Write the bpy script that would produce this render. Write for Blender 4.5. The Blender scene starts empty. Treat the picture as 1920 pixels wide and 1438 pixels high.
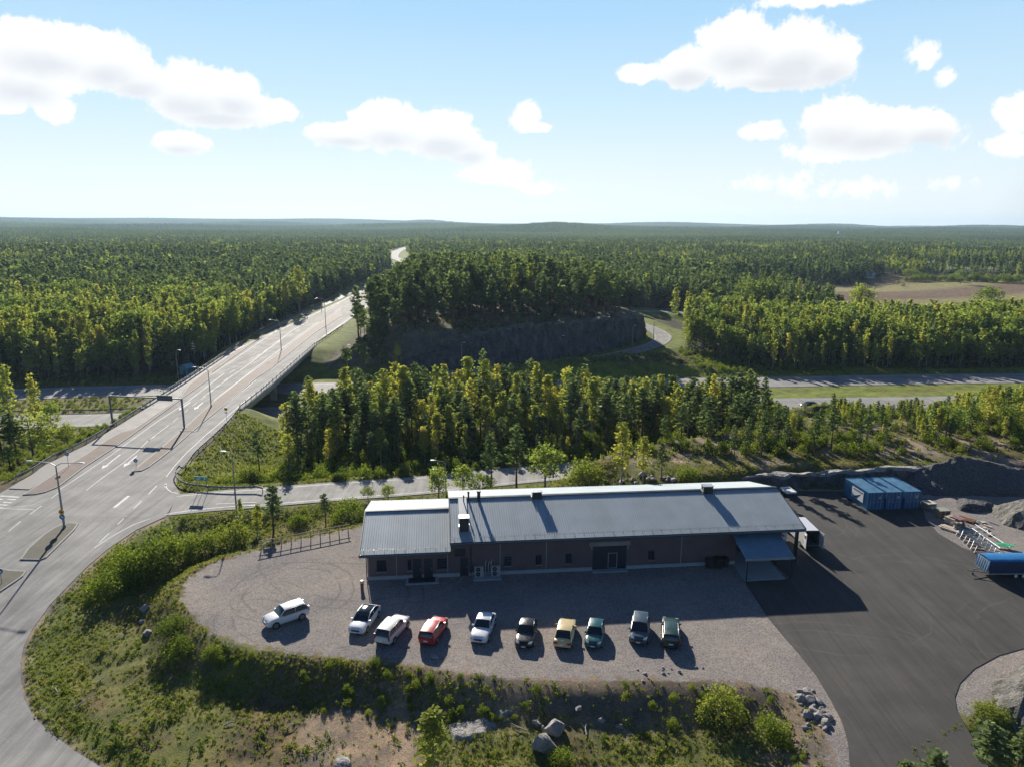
import bpy, bmesh, math, random
import numpy as np
from mathutils import Vector, Matrix
from mathutils.geometry import tessellate_polygon
HAZE_D = 6.5e-5

# ------------------------------------------------------------------ camera, sky, sun, exposure
SC = bpy.context.scene
COL = SC.collection
CAM_H, FPX = 39.5, 1331.0
PITCH, ROLL = math.radians(12.6), math.radians(0.36)
cam = bpy.data.cameras.new("camera")
cam.sensor_width = 36.0
cam.lens = FPX / 1920.0 * 36.0
cam.clip_start = 0.5
cam.clip_end = 60000
camo = bpy.data.objects.new("camera", cam)
COL.objects.link(camo)
camo.matrix_world = (Matrix.Translation((0, 0, CAM_H)) @ Matrix.Rotation(math.pi / 2 - PITCH, 4, 'X')
                     @ Matrix.Rotation(ROLL, 4, 'Z'))
SC.camera = camo
SUN_AZ, SUN_EL = math.radians(15.2), math.radians(23.3)      # left of +Y, above the horizon
SUN_DIR = Vector((-math.sin(SUN_AZ) * math.cos(SUN_EL), math.cos(SUN_AZ) * math.cos(SUN_EL), math.sin(SUN_EL)))
sun = bpy.data.lights.new("sun", 'SUN')
sun.energy = 5.0
sun.angle = math.radians(0.53)
sun.color = (1.0, 0.93, 0.82)
suno = bpy.data.objects.new("sun", sun)
COL.objects.link(suno)
suno.rotation_euler = SUN_DIR.to_track_quat('Z', 'Y').to_euler()
suno.location = (0, 0, 200)
SC.view_settings.view_transform = 'Standard'
SC.view_settings.look = 'None'
SC.view_settings.exposure = 0.74
SC.view_settings.gamma = 1.0
SC.cycles.max_bounces = 5
SC.cycles.diffuse_bounces = 2
SC.cycles.glossy_bounces = 3
SC.cycles.transmission_bounces = 3
SC.cycles.transparent_max_bounces = 4
SC.cycles.volume_bounces = 0
SC.cycles.use_denoising = True
SC.cycles.caustics_reflective = False
SC.cycles.caustics_refractive = False

# ------------------------------------------------------------------ the measured view (used to survey where things stand)
_f = np.array([0, math.cos(PITCH), -math.sin(PITCH)])
_r0 = np.array([1.0, 0, 0]); _u0 = np.cross(_r0, _f)
_r = _r0 * math.cos(ROLL) + _u0 * math.sin(ROLL)
_u = -_r0 * math.sin(ROLL) + _u0 * math.cos(ROLL)
def ray(px, py):
    return _f + _r * (px - 960) / FPX - _u * (py - 719) / FPX
def G(px, py, z=0.0):
    d = ray(px, py); t = (z - CAM_H) / d[2]
    return (float(d[0] * t), float(d[1] * t))
def GL(pts, z=0.0):
    return [G(a, b, z) for a, b in pts]
def project(x, y, z):
    c = x * _f[0] + y * _f[1] + (z - CAM_H) * _f[2]
    c = np.maximum(c, 0.1)
    return (960 + FPX * (x * _r[0] + y * _r[1] + (z - CAM_H) * _r[2]) / c,
            719 - FPX * (x * _u[0] + y * _u[1] + (z - CAM_H) * _u[2]) / c)
def zroad(y):
    return float(np.interp(y, [50, 55, 65, 75, 83, 94], [-2.5, -2.4, -2.1, -1.6, -1.3, -1.0]))
def R(px, py):
    z = -1.0
    for _ in range(12):
        p = G(px, py, z); z = zroad(p[1])
    return (p[0], p[1], z)

# ------------------------------------------------------------------ node helpers
def mat_new(name):
    m = bpy.data.materials.new(name); m.use_nodes = True
    nt = m.node_tree; nt.nodes.clear()
    return m, nt
class N:
    def __init__(s, nt): s.nt = nt
    def n(s, t, **k):
        nd = s.nt.nodes.new(t)
        for a, b in k.items(): setattr(nd, a, b)
        return nd
    def set(s, nd, i, v):
        if v is None: return
        if isinstance(v, (bpy.types.NodeSocket,)): s.nt.links.new(v, nd.inputs[i])
        else: nd.inputs[i].default_value = v
    def math(s, op, a, b=None, c=None, clamp=False):
        nd = s.n('ShaderNodeMath', operation=op); nd.use_clamp = clamp
        s.set(nd, 0, a); s.set(nd, 1, b)
        if c is not None: s.set(nd, 2, c)
        return nd.outputs[0]
    def vmath(s, op, a, b=None):
        nd = s.n('ShaderNodeVectorMath', operation=op); s.set(nd, 0, a); s.set(nd, 1, b)
        return nd.outputs['Value'] if op in ('DOT_PRODUCT', 'LENGTH', 'DISTANCE') else nd.outputs[0]
    def mix(s, f, a, b, mode='MIX'):
        nd = s.n('ShaderNodeMix', data_type='RGBA', blend_type=mode)
        s.set(nd, 0, f); s.set(nd, 6, a if not isinstance(a, tuple) else (*a[:3], 1)); s.set(nd, 7, b if not isinstance(b, tuple) else (*b[:3], 1))
        return nd.outputs[2]
    def noise(s, scale, vec=None, detail=3, rough=0.55, dist=0.0):
        nd = s.n('ShaderNodeTexNoise'); nd.inputs['Scale'].default_value = scale
        nd.inputs['Detail'].default_value = detail; nd.inputs['Roughness'].default_value = rough
        nd.inputs['Distortion'].default_value = dist
        if vec is not None: s.nt.links.new(vec, nd.inputs['Vector'])
        return nd.outputs[0]
    def ramp(s, f, stops):
        nd = s.n('ShaderNodeValToRGB'); s.set(nd, 0, f)
        e = nd.color_ramp.elements
        while len(e) < len(stops): e.new(0.5)
        for q, (p, c) in zip(e, stops):
            q.position = p; q.color = (*c, 1) if isinstance(c, tuple) else (c, c, c, 1)
        return nd.outputs[0]
    def rng(s, v, a, b, c=0.0, d=1.0):
        nd = s.n('ShaderNodeMapRange'); s.set(nd, 0, v)
        for i, x in enumerate((a, b, c, d)): s.set(nd, i + 1, x)
        return nd.outputs[0]
    def pos(s): return s.n('ShaderNodeNewGeometry').outputs['Position']
    def scaled(s, vec, sc):
        nd = s.n('ShaderNodeMapping'); nd.inputs['Scale'].default_value = sc
        s.nt.links.new(vec, nd.inputs['Vector']); return nd.outputs[0]
    def attr(s, name, kind='GEOMETRY', out='Fac'):
        nd = s.n('ShaderNodeAttribute', attribute_name=name, attribute_type=kind); return nd.outputs[out]
    def bump(s, h, strength, dist):
        nd = s.n('ShaderNodeBump'); nd.inputs['Strength'].default_value = strength; nd.inputs['Distance'].default_value = dist
        s.nt.links.new(h, nd.inputs['Height']); return nd.outputs[0]
    def out(s, sh, vol=False):
        o = s.n('ShaderNodeOutputMaterial'); s.nt.links.new(sh, o.inputs['Volume' if vol else 'Surface'])
    def bsdf(s, col, rough=0.8, metal=0.0, normal=None, spec=0.5, **k):
        nd = s.n('ShaderNodeBsdfPrincipled')
        s.set(nd, 'Base Color', col if not isinstance(col, tuple) else (*col[:3], 1))
        s.set(nd, 'Roughness', rough); s.set(nd, 'Metallic', metal); s.set(nd, 'Specular IOR Level', spec)
        if normal is not None: s.nt.links.new(normal, nd.inputs['Normal'])
        for a, b in k.items(): s.set(nd, a, b)
        return nd.outputs[0]

_mc = {}
def paint(name, col, rough=0.6, metal=0.0, var=0.15, vs=3.0, bump=0.0, spec=0.5, coat=0.0):
    """plain material with a worn, slightly uneven surface"""
    if name in _mc: return _mc[name]
    m, nt = mat_new(name); q = N(nt)
    tc = q.n('ShaderNodeTexCoord').outputs['Object']
    a = q.noise(vs, tc, 4, 0.6)
    c = q.mix(q.rng(a, 0.3, 0.7), tuple(x * (1 - var) for x in col), tuple(min(1, x * (1 + var)) for x in col))
    r = q.rng(a, 0.3, 0.7, max(0.02, rough - 0.06), min(1, rough + 0.08))
    nb = q.bump(q.noise(vs * 9, tc, 2), bump, 0.02) if bump else None
    k = {'Coat Weight': coat} if coat else {}
    q.out(q.bsdf(c, r, metal, nb, spec, **k))
    _mc[name] = m
    return m

# ------------------------------------------------------------------ sky: Nishita with thin haze near the horizon and fair-weather cumulus
W = bpy.data.worlds.new("World"); SC.world = W; W.use_nodes = True
wn = W.node_tree; wn.nodes.clear(); q = N(wn)
sky = q.n('ShaderNodeTexSky', sky_type='NISHITA')
sky.sun_disc = False
sky.sun_elevation = SUN_EL
sky.sun_rotation = -SUN_AZ
sky.altitude = 60; sky.air_density = 1.0; sky.dust_density = 0.15; sky.ozone_density = 3.0
vdir = q.vmath('NORMALIZE', q.n('ShaderNodeTexCoord').outputs['Generated'])
sep = q.n('ShaderNodeSeparateXYZ'); wn.links.new(vdir, sep.inputs[0])
el = q.math('ARCSINE', sep.outputs[2])                      # radians
az = q.math('ARCTAN2', sep.outputs[0], sep.outputs[1])      # clockwise from +Y
SKYS = 0.042
glow = q.math('POWER', q.math('MAXIMUM', q.vmath('DOT_PRODUCT', vdir, tuple(SUN_DIR)), 0.0), 3.0)
base = q.mix(1.0, sky.outputs[0], (SKYS * .80, SKYS * .95, SKYS * 1.2), 'MULTIPLY')
# pale, milky air on the sunward side of the sky, whitening towards the horizon
sideglow = q.rng(glow, 0.05, 0.24)
grad = q.ramp(q.rng(el, 0.0, 0.34), [(0.0, (0.60, 0.612, 0.608)), (0.2, (0.52, 0.585, 0.61)), (0.45, (0.385, 0.52, 0.605)), (0.75, (0.275, 0.44, 0.595)), (1.0, (0.23, 0.395, 0.575))])
base = q.mix(q.math('MULTIPLY', sideglow, q.rng(el, 0.28, 0.40, 0.94, 0.0)), base, grad)
def azel(px, py):
    d = ray(px, py); d = d / np.linalg.norm(d)
    return math.atan2(d[0], d[1]), math.asin(d[2])
CLOUDS = [  # px, py, rx, ry, strength
    (95, 95, 105, 50, 1.0), (40, 150, 80, 45, 1.0), (190, 115, 80, 50, 1.0), (20, 200, 32, 16, .9), (255, 150, 60, 38, .9),
    (100, 208, 36, 26, 1.0), (355, 175, 90, 52, 1.0), (435, 175, 60, 48, .9), (400, 208, 110, 32, 1.0), (500, 208, 70, 20, .8),
    (335, 270, 60, 24, 1.0), (730, 240, 90, 50, 1.0), (830, 255, 90, 46, 1.0), (650, 255, 90, 26, .9), (880, 280, 55, 36, .9), (930, 320, 90, 26, .55),
    (985, 218, 40, 36, 1.0), (1010, 240, 36, 14, .9), (1290, 130, 70, 38, 1.0), (1200, 137, 50, 18, .7), (1390, 85, 85, 62, 1.0),
    (1480, 98, 95, 62, 1.0), (1560, 115, 60, 50, 1.0), (1450, 140, 130, 34, 1.0), (1530, -6, 130, 18, .55),
    (1570, 235, 75, 58, 1.0), (1640, 245, 110, 48, 1.0), (1740, 245, 70, 38, .9), (1600, 280, 160, 24, .7), (1430, 245, 60, 24, .75), 
    (1910, 210, 44, 40, 1.0), (1900, 270, 50, 22, .7), (1730, 105, 26, 22, .4), (1775, 148, 20, 18, .4), (1430, 345, 120, 20, .22), (1640, 350, 130, 16, .2),
     (1020, 355, 40, 14, .4)]
nz1 = q.noise(11.0, vdir, 6, 0.66, 0.25); nz2 = q.noise(30.0, vdir, 7, 0.72, 0.35)
nz0 = q.noise(6.0, vdir, 4, 0.6)
wob = q.math('ADD', q.math('ADD', q.math('MULTIPLY', q.math('SUBTRACT', nz1, 0.5), 3.0), q.math('MULTIPLY', q.math('SUBTRACT', nz2, 0.5), 2.7)), q.math('MULTIPLY', q.math('SUBTRACT', nz0, 0.5), 1.2))
acc = None; under = None
aes = q.n('ShaderNodeCombineXYZ'); wn.links.new(az, aes.inputs[0]); wn.links.new(el, aes.inputs[1])
for px, py, rx, ry, st in CLOUDS:
    a0, e0 = azel(px, py); ra = rx / FPX * 0.86; re = ry / FPX * 0.88
    mp = q.n('ShaderNodeMapping', vector_type='POINT')
    wn.links.new(aes.outputs[0], mp.inputs['Vector'])
    mp.inputs['Scale'].default_value = (1 / ra, 1 / re, 1); mp.inputs['Location'].default_value = (-a0 / ra, -e0 / re, 0)
    ln = q.vmath('LENGTH', mp.outputs[0])
    v = q.math('MULTIPLY', q.math('SUBTRACT', 1.0, ln), st)      # 1 at core, 0 at rim
    acc = v if acc is None else q.math('SMOOTH_MAX', acc, v, 0.25)
    if rx > 45 and st > .8:
        mq = q.n('ShaderNodeMapping', vector_type='POINT'); wn.links.new(aes.outputs[0], mq.inputs['Vector'])
        mq.inputs['Scale'].default_value = (1 / ra, 1.6 / re, 1); mq.inputs['Location'].default_value = (-a0 / ra, -e0 * 1.6 / re + .75, 0)
        u_ = q.math('SUBTRACT', 1.0, q.vmath('LENGTH', mq.outputs[0])); under = u_ if under is None else q.math('MAXIMUM', under, u_)
dens = q.math('ADD', acc, q.math('MULTIPLY', wob, 0.42))
cm = q.n('ShaderNodeMapRange', interpolation_type='SMOOTHSTEP'); wn.links.new(dens, cm.inputs[0])
cm.inputs[1].default_value = -0.04; cm.inputs[2].default_value = 0.21; cm.inputs[3].default_value = 0; cm.inputs[4].default_value = 1
shade = q.noise(16.0, q.vmath('ADD', vdir, (0.0, 0.0, 0.012)), 4, 0.6)
ccol = q.mix(q.rng(q.math('ADD', q.math('MULTIPLY', under, 0.9), shade), 0.40, 1.25), (0.665, 0.658, 0.646), (0.49, 0.50, 0.52))
skyc = q.mix(q.math('MULTIPLY', cm.outputs[0], 0.93), base, ccol)
bg = q.n('ShaderNodeBackground'); wn.links.new(skyc, bg.inputs[0]); bg.inputs[1].default_value = 1.0
wo = q.n('ShaderNodeOutputWorld'); wn.links.new(bg.outputs[0], wo.inputs[0])

# ------------------------------------------------------------------ mesh helpers
def tag(o, label=None, cat=None, group=None, kind=None):
    if label: o['label'] = label
    if cat: o['category'] = cat
    if group: o['group'] = group
    if kind: o['kind'] = kind
    return o
def empty(name, loc, rz=0.0, label=None, cat=None, group=None):
    o = bpy.data.objects.new(name, None); COL.objects.link(o)
    o.location = loc; o.rotation_euler = (0, 0, rz); o.empty_display_size = 0.5
    return tag(o, label, cat, group)
class MB:
    """collects shapes and links them as one mesh object"""
    def __init__(s): s.v = []; s.f = []; s.m = []; s.sm = []
    def add(s, vs, fs, mi=0, smooth=False):
        b = len(s.v); s.v += [tuple(p) for p in vs]; s.f += [tuple(i + b for i in f) for f in fs]
        s.m += [mi] * len(fs); s.sm += [smooth] * len(fs); return s
    def box(s, c, d, rz=0.0, mi=0, M=None):
        x, y, z = (k / 2 for k in d)
        P = [(-x, -y, -z), (x, -y, -z), (x, y, -z), (-x, y, -z), (-x, -y, z), (x, -y, z), (x, y, z), (-x, y, z)]
        cr, sr = math.cos(rz), math.sin(rz)
        P = [(c[0] + a * cr - b * sr, c[1] + a * sr + b * cr, c[2] + e) for a, b, e in P]
        if M is not None: P = [tuple(M @ Vector(p)) for p in P]
        return s.add(P, [(0, 3, 2, 1), (4, 5, 6, 7), (0, 1, 5, 4), (1, 2, 6, 5), (2, 3, 7, 6), (3, 0, 4, 7)], mi)
    def hexa(s, P, mi=0):
        return s.add(P, [(0, 3, 2, 1), (4, 5, 6, 7), (0, 1, 5, 4), (1, 2, 6, 5), (2, 3, 7, 6), (3, 0, 4, 7)], mi)
    def tube(s, pts, r, n=8, mi=0, caps=True, smooth=True):
        pts = [Vector(p) for p in pts]; rs = r if isinstance(r, (list, tuple)) else [r] * len(pts)
        rings = []; vs = []
        for i, p in enumerate(pts):
            t = (pts[min(i + 1, len(pts) - 1)] - pts[max(i - 1, 0)]).normalized()
            a = t.orthogonal().normalized() if abs(t.z) < 0.99 else Vector((1, 0, 0))
            if abs(t.z) < 0.99: a = t.cross(Vector((0, 0, 1))).normalized()
            b = t.cross(a).normalized()
            rings.append(len(vs))
            for k in range(n):
                an = 2 * math.pi * k / n
                vs.append(p + (a * math.cos(an) + b * math.sin(an)) * rs[i])
        fs = []
        for i in range(len(pts) - 1):
            for k in range(n):
                k2 = (k + 1) % n
                fs.append((rings[i] + k, rings[i] + k2, rings[i + 1] + k2, rings[i + 1] + k))
        s.add(vs, fs, mi, smooth)
        if caps: s.add([vs[k] for k in range(n)], [tuple(range(n))[::-1]], mi); s.add([vs[rings[-1] + k] for k in range(n)], [tuple(range(n))], mi)
        return s
    def cyl(s, a, b, r, n=12, mi=0, smooth=True): return s.tube([a, b], r, n, mi, True, smooth)
    def prism(s, pts, z0, z1, mi=0, bottom=False):
        """pts 2D outline; z0,z1 floats or functions of (x,y)"""
        if sum(pts[i][0] * pts[(i + 1) % len(pts)][1] - pts[(i + 1) % len(pts)][0] * pts[i][1] for i in range(len(pts))) < 0: pts = pts[::-1]
        f0 = z0 if callable(z0) else (lambda x, y: z0); f1 = z1 if callable(z1) else (lambda x, y: z1)
        n = len(pts)
        top = [(x, y, f1(x, y)) for x, y in pts]; bot = [(x, y, f0(x, y)) for x, y in pts]
        tri = tessellate_polygon([[Vector((x, y, 0)) for x, y in pts]])
        def up(t):
            a, b, c = (pts[i] for i in t)
            return t if (b[0] - a[0]) * (c[1] - a[1]) - (c[0] - a[0]) * (b[1] - a[1]) > 0 else t[::-1]
        tri = [up(tuple(t)) for t in tri]
        s.add(top, tri, mi)
        s.add(bot + top, [(i, (i + 1) % n, n + (i + 1) % n, n + i) for i in range(n)], mi)
        if bottom: s.add(bot, [t[::-1] for t in tri], mi)
        return s
    def build(s, name, mats, parent=None, loc=None):
        me = bpy.data.meshes.new(name)
        me.from_pydata(s.v, [], s.f)
        for m in (mats if isinstance(mats, (list, tuple)) else [mats]): me.materials.append(m)
        me.polygons.foreach_set('material_index', s.m); me.polygons.foreach_set('use_smooth', s.sm)
        me.update()
        o = bpy.data.objects.new(name, me); COL.objects.link(o)
        if parent is not None: o.parent = parent
        if loc is not None: o.location = loc
        return o
def copy_tree(o, parent=None):
    c = o.copy(); COL.objects.link(c)
    if parent is not None: c.parent = parent; c.matrix_parent_inverse = o.matrix_parent_inverse
    for ch in list(o.children): copy_tree(ch, c)
    return c
def np_mesh(name, V, F, mats, midx=None, smooth=None, attrs=None):
    """fast mesh from numpy; F is (n,k) all same size or list of such arrays"""
    Fs = F if isinstance(F, list) else [F]
    Fs = [f for f in Fs if len(f)]
    me = bpy.data.meshes.new(name)
    nl = sum(f.size for f in Fs); npoly = sum(len(f) for f in Fs)
    me.vertices.add(len(V)); me.vertices.foreach_set('co', np.ascontiguousarray(V, dtype=np.float32).ravel())
    if npoly:
        me.loops.add(nl); me.polygons.add(npoly)
        me.loops.foreach_set('vertex_index', np.concatenate([f.ravel() for f in Fs]).astype(np.int32))
        tot = np.concatenate([np.full(len(f), f.shape[1]) for f in Fs]); st = np.concatenate([[0], np.cumsum(tot)[:-1]])
        me.polygons.foreach_set('loop_start', st.astype(np.int32)); me.polygons.foreach_set('loop_total', tot.astype(np.int32))
        if midx is not None: me.polygons.foreach_set('material_index', np.asarray(midx, dtype=np.int32))
        if smooth is not None: me.polygons.foreach_set('use_smooth', np.asarray(smooth, dtype=bool))
    for m in (mats if isinstance(mats, (list, tuple)) else [mats]): me.materials.append(m)
    for nm, (ty, dom, arr) in (attrs or {}).items():
        a = me.attributes.new(nm, ty, dom)
        if ty == 'FLOAT_COLOR': a.data.foreach_set('color', np.ascontiguousarray(arr, dtype=np.float32).ravel())
        elif ty == 'INT': a.data.foreach_set('value', np.asarray(arr, dtype=np.int32))
        else: a.data.foreach_set('value', np.asarray(arr, dtype=np.float32))
    me.update(calc_edges=True)
    return me

# ------------------------------------------------------------------ numeric noise and distances for the land
def _hash(ix, iy, s):
    n = (ix.astype(np.int64) * 374761393 + iy.astype(np.int64) * 668265263 + s * 974711) & 0x7fffffff
    n = ((n ^ (n >> 13)) * 1274126177) & 0x7fffffff
    return ((n ^ (n >> 16)) & 0xffff) / 65535.0
def vnoise(x, y, s=0):
    x0 = np.floor(x); y0 = np.floor(y); fx = x - x0; fy = y - y0
    fx = fx * fx * (3 - 2 * fx); fy = fy * fy * (3 - 2 * fy)
    a = _hash(x0, y0, s); b = _hash(x0 + 1, y0, s); c = _hash(x0, y0 + 1, s); d = _hash(x0 + 1, y0 + 1, s)
    return a + (b - a) * fx + (c - a) * fy + (a - b - c + d) * fx * fy
def fbm(x, y, sc, o=4, s=0):
    t = 0; a = 0.5; n = 0
    for i in range(o):
        t = t + a * vnoise(x / sc, y / sc, s + i * 17); n += a; a *= 0.5; sc *= 0.5
    return t / n
def sstep(a, b, x):
    t = np.clip((x - a) / (b - a), 0, 1); return t * t * (3 - 2 * t)
def inside(x, y, poly):
    r = np.zeros(np.shape(x), bool); n = len(poly)
    for i in range(n):
        x1, y1 = poly[i][:2]; x2, y2 = poly[(i + 1) % n][:2]
        if y1 == y2: continue
        c = ((y1 > y) != (y2 > y)) & (x < (x2 - x1) * (y - y1) / (y2 - y1) + x1)
        r ^= c
    return r
def segdist(x, y, a, b):
    dx, dy = b[0] - a[0], b[1] - a[1]; L = dx * dx + dy * dy + 1e-9
    t = np.clip(((x - a[0]) * dx + (y - a[1]) * dy) / L, 0, 1)
    return np.hypot(x - a[0] - t * dx, y - a[1] - t * dy), t
def polydist(x, y, poly):
    """0 inside, distance outside"""
    d = np.full(np.shape(x), 1e9)
    for i in range(len(poly)): d = np.minimum(d, segdist(x, y, poly[i], poly[(i + 1) % len(poly)])[0])
    return np.where(inside(x, y, poly), 0, d)
def linedist(x, y, line):
    d = np.full(np.shape(x), 1e9); z = np.zeros(np.shape(x))
    for i in range(len(line) - 1):
        dd, t = segdist(x, y, line[i], line[i + 1])
        zz = line[i][2] + (line[i + 1][2] - line[i][2]) * t
        z = np.where(dd < d, zz, z); d = np.minimum(d, dd)
    return d, z
def smooth_line(pts, step=4.0):
    """Catmull-Rom through pts"""
    P = [np.array(p, float) for p in pts]; P = [2 * P[0] - P[1]] + P + [2 * P[-1] - P[-2]]; out = []
    for i in range(1, len(P) - 2):
        n = max(2, int(np.linalg.norm(P[i + 1] - P[i]) / step))
        for k in range(n):
            t = k / n; a, b, c, d = P[i - 1], P[i], P[i + 1], P[i + 2]
            out.append(tuple(0.5 * (2 * b + (c - a) * t + (2 * a - 5 * b + 4 * c - d) * t * t + (3 * b - a - 3 * c + d) * t ** 3)))
    out.append(tuple(P[-2])); return out
# ------------------------------------------------------------------ plan of the place (metres, yard level = 0)
ROAD_R = [R(*p) for p in [(310, 968), (255, 993), (200, 1030), (165, 1060), (135, 1090), (92, 1135), (60, 1180), (44, 1212), (38, 1240), (39, 1275), (45, 1310), (62, 1340), (90, 1370), (140, 1407), (190, 1438), (262, 1475)]]
ROAD_R = [(-48.87, 93.74, -1.0)] + ROAD_R[1:] + [(-15.0, 38.0, -2.5), (-2.0, 30.0, -2.5), (14.0, 20.0, -2.5)]
BR_R = [(-53.37, 106.34), (-55.57, 112.03), (-56.86, 120.38), (-57.61, 128.96), (-59.02, 141.53), (-61.0, 153.0)]
BR_L = [(-81.7, 153.0), (-80.4, 140.23), (-79.25, 126.18), (-79.81, 114.79), (-78.83, 110.82), (-78.23, 102.24), (-92, 97), (-130, 94.5)]
JUNC = [(-130, 93.74), (-48.87, 93.74), (-50.86, 102.71)] + BR_R + BR_L
SPAN_R = [(-61.0, 153.0), (-62.37, 176.28), (-65.05, 207.7), (-67.8, 240.0)]
SPAN_L = [(-81.7, 153.0), (-83.9, 176.28), (-87.9, 207.7), (-92.0, 240.0)]
NR_R = [(-67.8, 240, -1), (-69, 282, -1), (-71.5, 340, -1), (-74.5, 400, -1.2), (-81, 500, -1.5), (-94, 640, -1.5), (-107, 760, -1.5), (-122, 825, -1.2), (-143, 898, -1), (-161, 1040, 0), (-168, 1160, 1), (-170, 1400, 2)]
NR_L = [(-92, 240, -1), (-91.5, 282, -1), (-92, 340, -1), (-93.5, 400, -1.2), (-97.5, 500, -1.5), (-105, 640, -1.5), (-119, 760, -1.5), (-134, 825, -1.2), (-156, 898, -1), (-174, 1040, 0), (-181, 1160, 1), (-183, 1400, 2)]
WALK = [(-94.5, 262, -1), (-95.6, 292, -1), (-96.3, 340, -1), (-97, 400, -1.2), (-101, 500, -1.5), (-108, 640, -1.5)]
MWS = lambda x: 0.0995 * x                                         # the motorway runs a little askew
def mw_near(x): return (168.8 + 5.6 + 0.1 * (x + 30) + 0.00008 * (x + 30) ** 2, )
MW_N = [(-420, 139, -7.5), (-200, 157, -7.5), (-112, 165.7, -7.5), (-96, 168.2, -7.5), (-30, 178.9, -7.5), (42, 183.2, -7.5), (78, 187.5, -7.5), (118, 190.5, -7.5), (200, 198, -7.5), (420, 219, -7.5)]
MW_F = [(-420, 166, -7.5), (-200, 185, -7.5), (-145, 191.8, -7.5), (-99, 199, -7.5), (24, 209.5, -7.5), (80, 214.8, -7.5), (130, 220.4, -7.5), (165, 223.3, -7.5), (250, 231, -7.5), (420, 247, -7.5)]
MW_NW, MW_FW = 6.3, 7.0
RAMP_C = [(-49.9, 98.2, -1), (-44.3, 99.9, -1), (-37.6, 101.7, -1.1), (-28, 105.5, -1.6), (-14, 110.8, -2.4), (0, 117.5, -3.2), (22, 128, -4.6), (48, 143, -5.8), (75, 159, -6.7), (98, 173, -7.3), (118, 183.0, -7.45)]
RAMP_W = 4.2
LOOP_C = [(-60, 211.5, -7.4), (-33, 217.5, -7.3), (-21.5, 223, -7.2), (2.5, 232.2, -7), (20.4, 240.4, -6.7), (34.6, 250.5, -6.2), (48, 262, -5.6), (58, 276, -5), (61.5, 289, -4.4), (60, 302, -3.7), (55, 318, -3.2), (51.5, 336, -3), (54, 352, -3), (60, 360, -3), (68, 361.5, -3), (82, 356, -3), (98, 341, -3.5), (112, 325, -4.5)]
LOOP_W = 3.6
YARD = GL([(655, 992), (600, 1003), (540, 1015), (485, 1032), (430, 1045), (385, 1062), (352, 1085), (340, 1110), (352, 1140), (375, 1165), (395, 1183), (425, 1200), (480, 1214), (600, 1228), (700, 1237), (800, 1250), (950, 1270), (1100, 1274), (1250, 1272), (1400, 1280), (1475, 1295), (1520, 1330), (1545, 1375), (1560, 1438), (1575, 1560), (1640, 1560), (1700, 1400)])
YARD += [(60, 64), (110, 64), (150, 90), (110, 108), (62, 103.5), (44, 103.5), (28, 98), (0, 94), (-15, 92)]
ASPH = GL([(1397, 1090), (1418, 1123), (1440, 1157), (1470, 1193), (1500, 1227), (1530, 1265), (1557, 1310), (1578, 1350), (1590, 1390), (1594, 1438), (1598, 1500), (1600, 1600), (1980, 1600), (1875, 1470), (1835, 1400), (1808, 1357), (1794, 1330), (1790, 1307), (1800, 1280), (1827, 1253), (1873, 1228), (1919, 1215)])
ASPH += [(60, 64.5), (100, 66), (100, 74), (66, 74.5), (60.3, 79.3), (57.2, 83.2), (56.6, 87.5), (57.7, 92.5), (59.9, 97.2), (59.9, 102.6), (50, 102.7), (43, 102.7), (35.0, 100.5), (33.4, 96.1), (33.3, 95.2)]
# building frame: front left wall corner and axis
BO = (-16.24, 73.91); BA = math.radians(6.0); bc, bs = math.cos(BA), math.sin(BA)
def B2(u, v): return (BO[0] + u * bc - v * bs, BO[1] + u * bs + v * bc)
ASPH = ASPH[:-2] + [B2(50.9, 14.9), B2(50.9, 2.0), B2(48.2, 2.0), B2(48.2, -4.0)]
KNOLL = [(-60, 221), (-46, 223.5), (-33, 226.5), (-18, 231), (-2, 238), (14, 245.5), (30, 256), (42, 267), (50, 277), (53, 287), (51, 300), (46, 314), (42, 332), (40, 352), (10, 375), (-30, 385), (-62, 380), (-60, 300), (-58, 250)]
FIELD_A = [(205, 385), (240, 400), (300, 400), (480, 500), (700, 560), (700, 700), (470, 660), (364, 690), (275, 600), (222, 625), (185, 612), (180, 500)]
FIELD_B = [(430, 760), (900, 700), (1000, 860), (615, 900), (490, 905)]
FIELD_C = [(1100, 1700), (2200, 1600), (2300, 2100), (1250, 2200)]
ROCKTOP = [(28, 104), (44, 106.5), (66, 106.5), (85, 112), (120, 115), (170, 120), (170, 134), (60, 136), (25, 126), (18, 112)]

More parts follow.
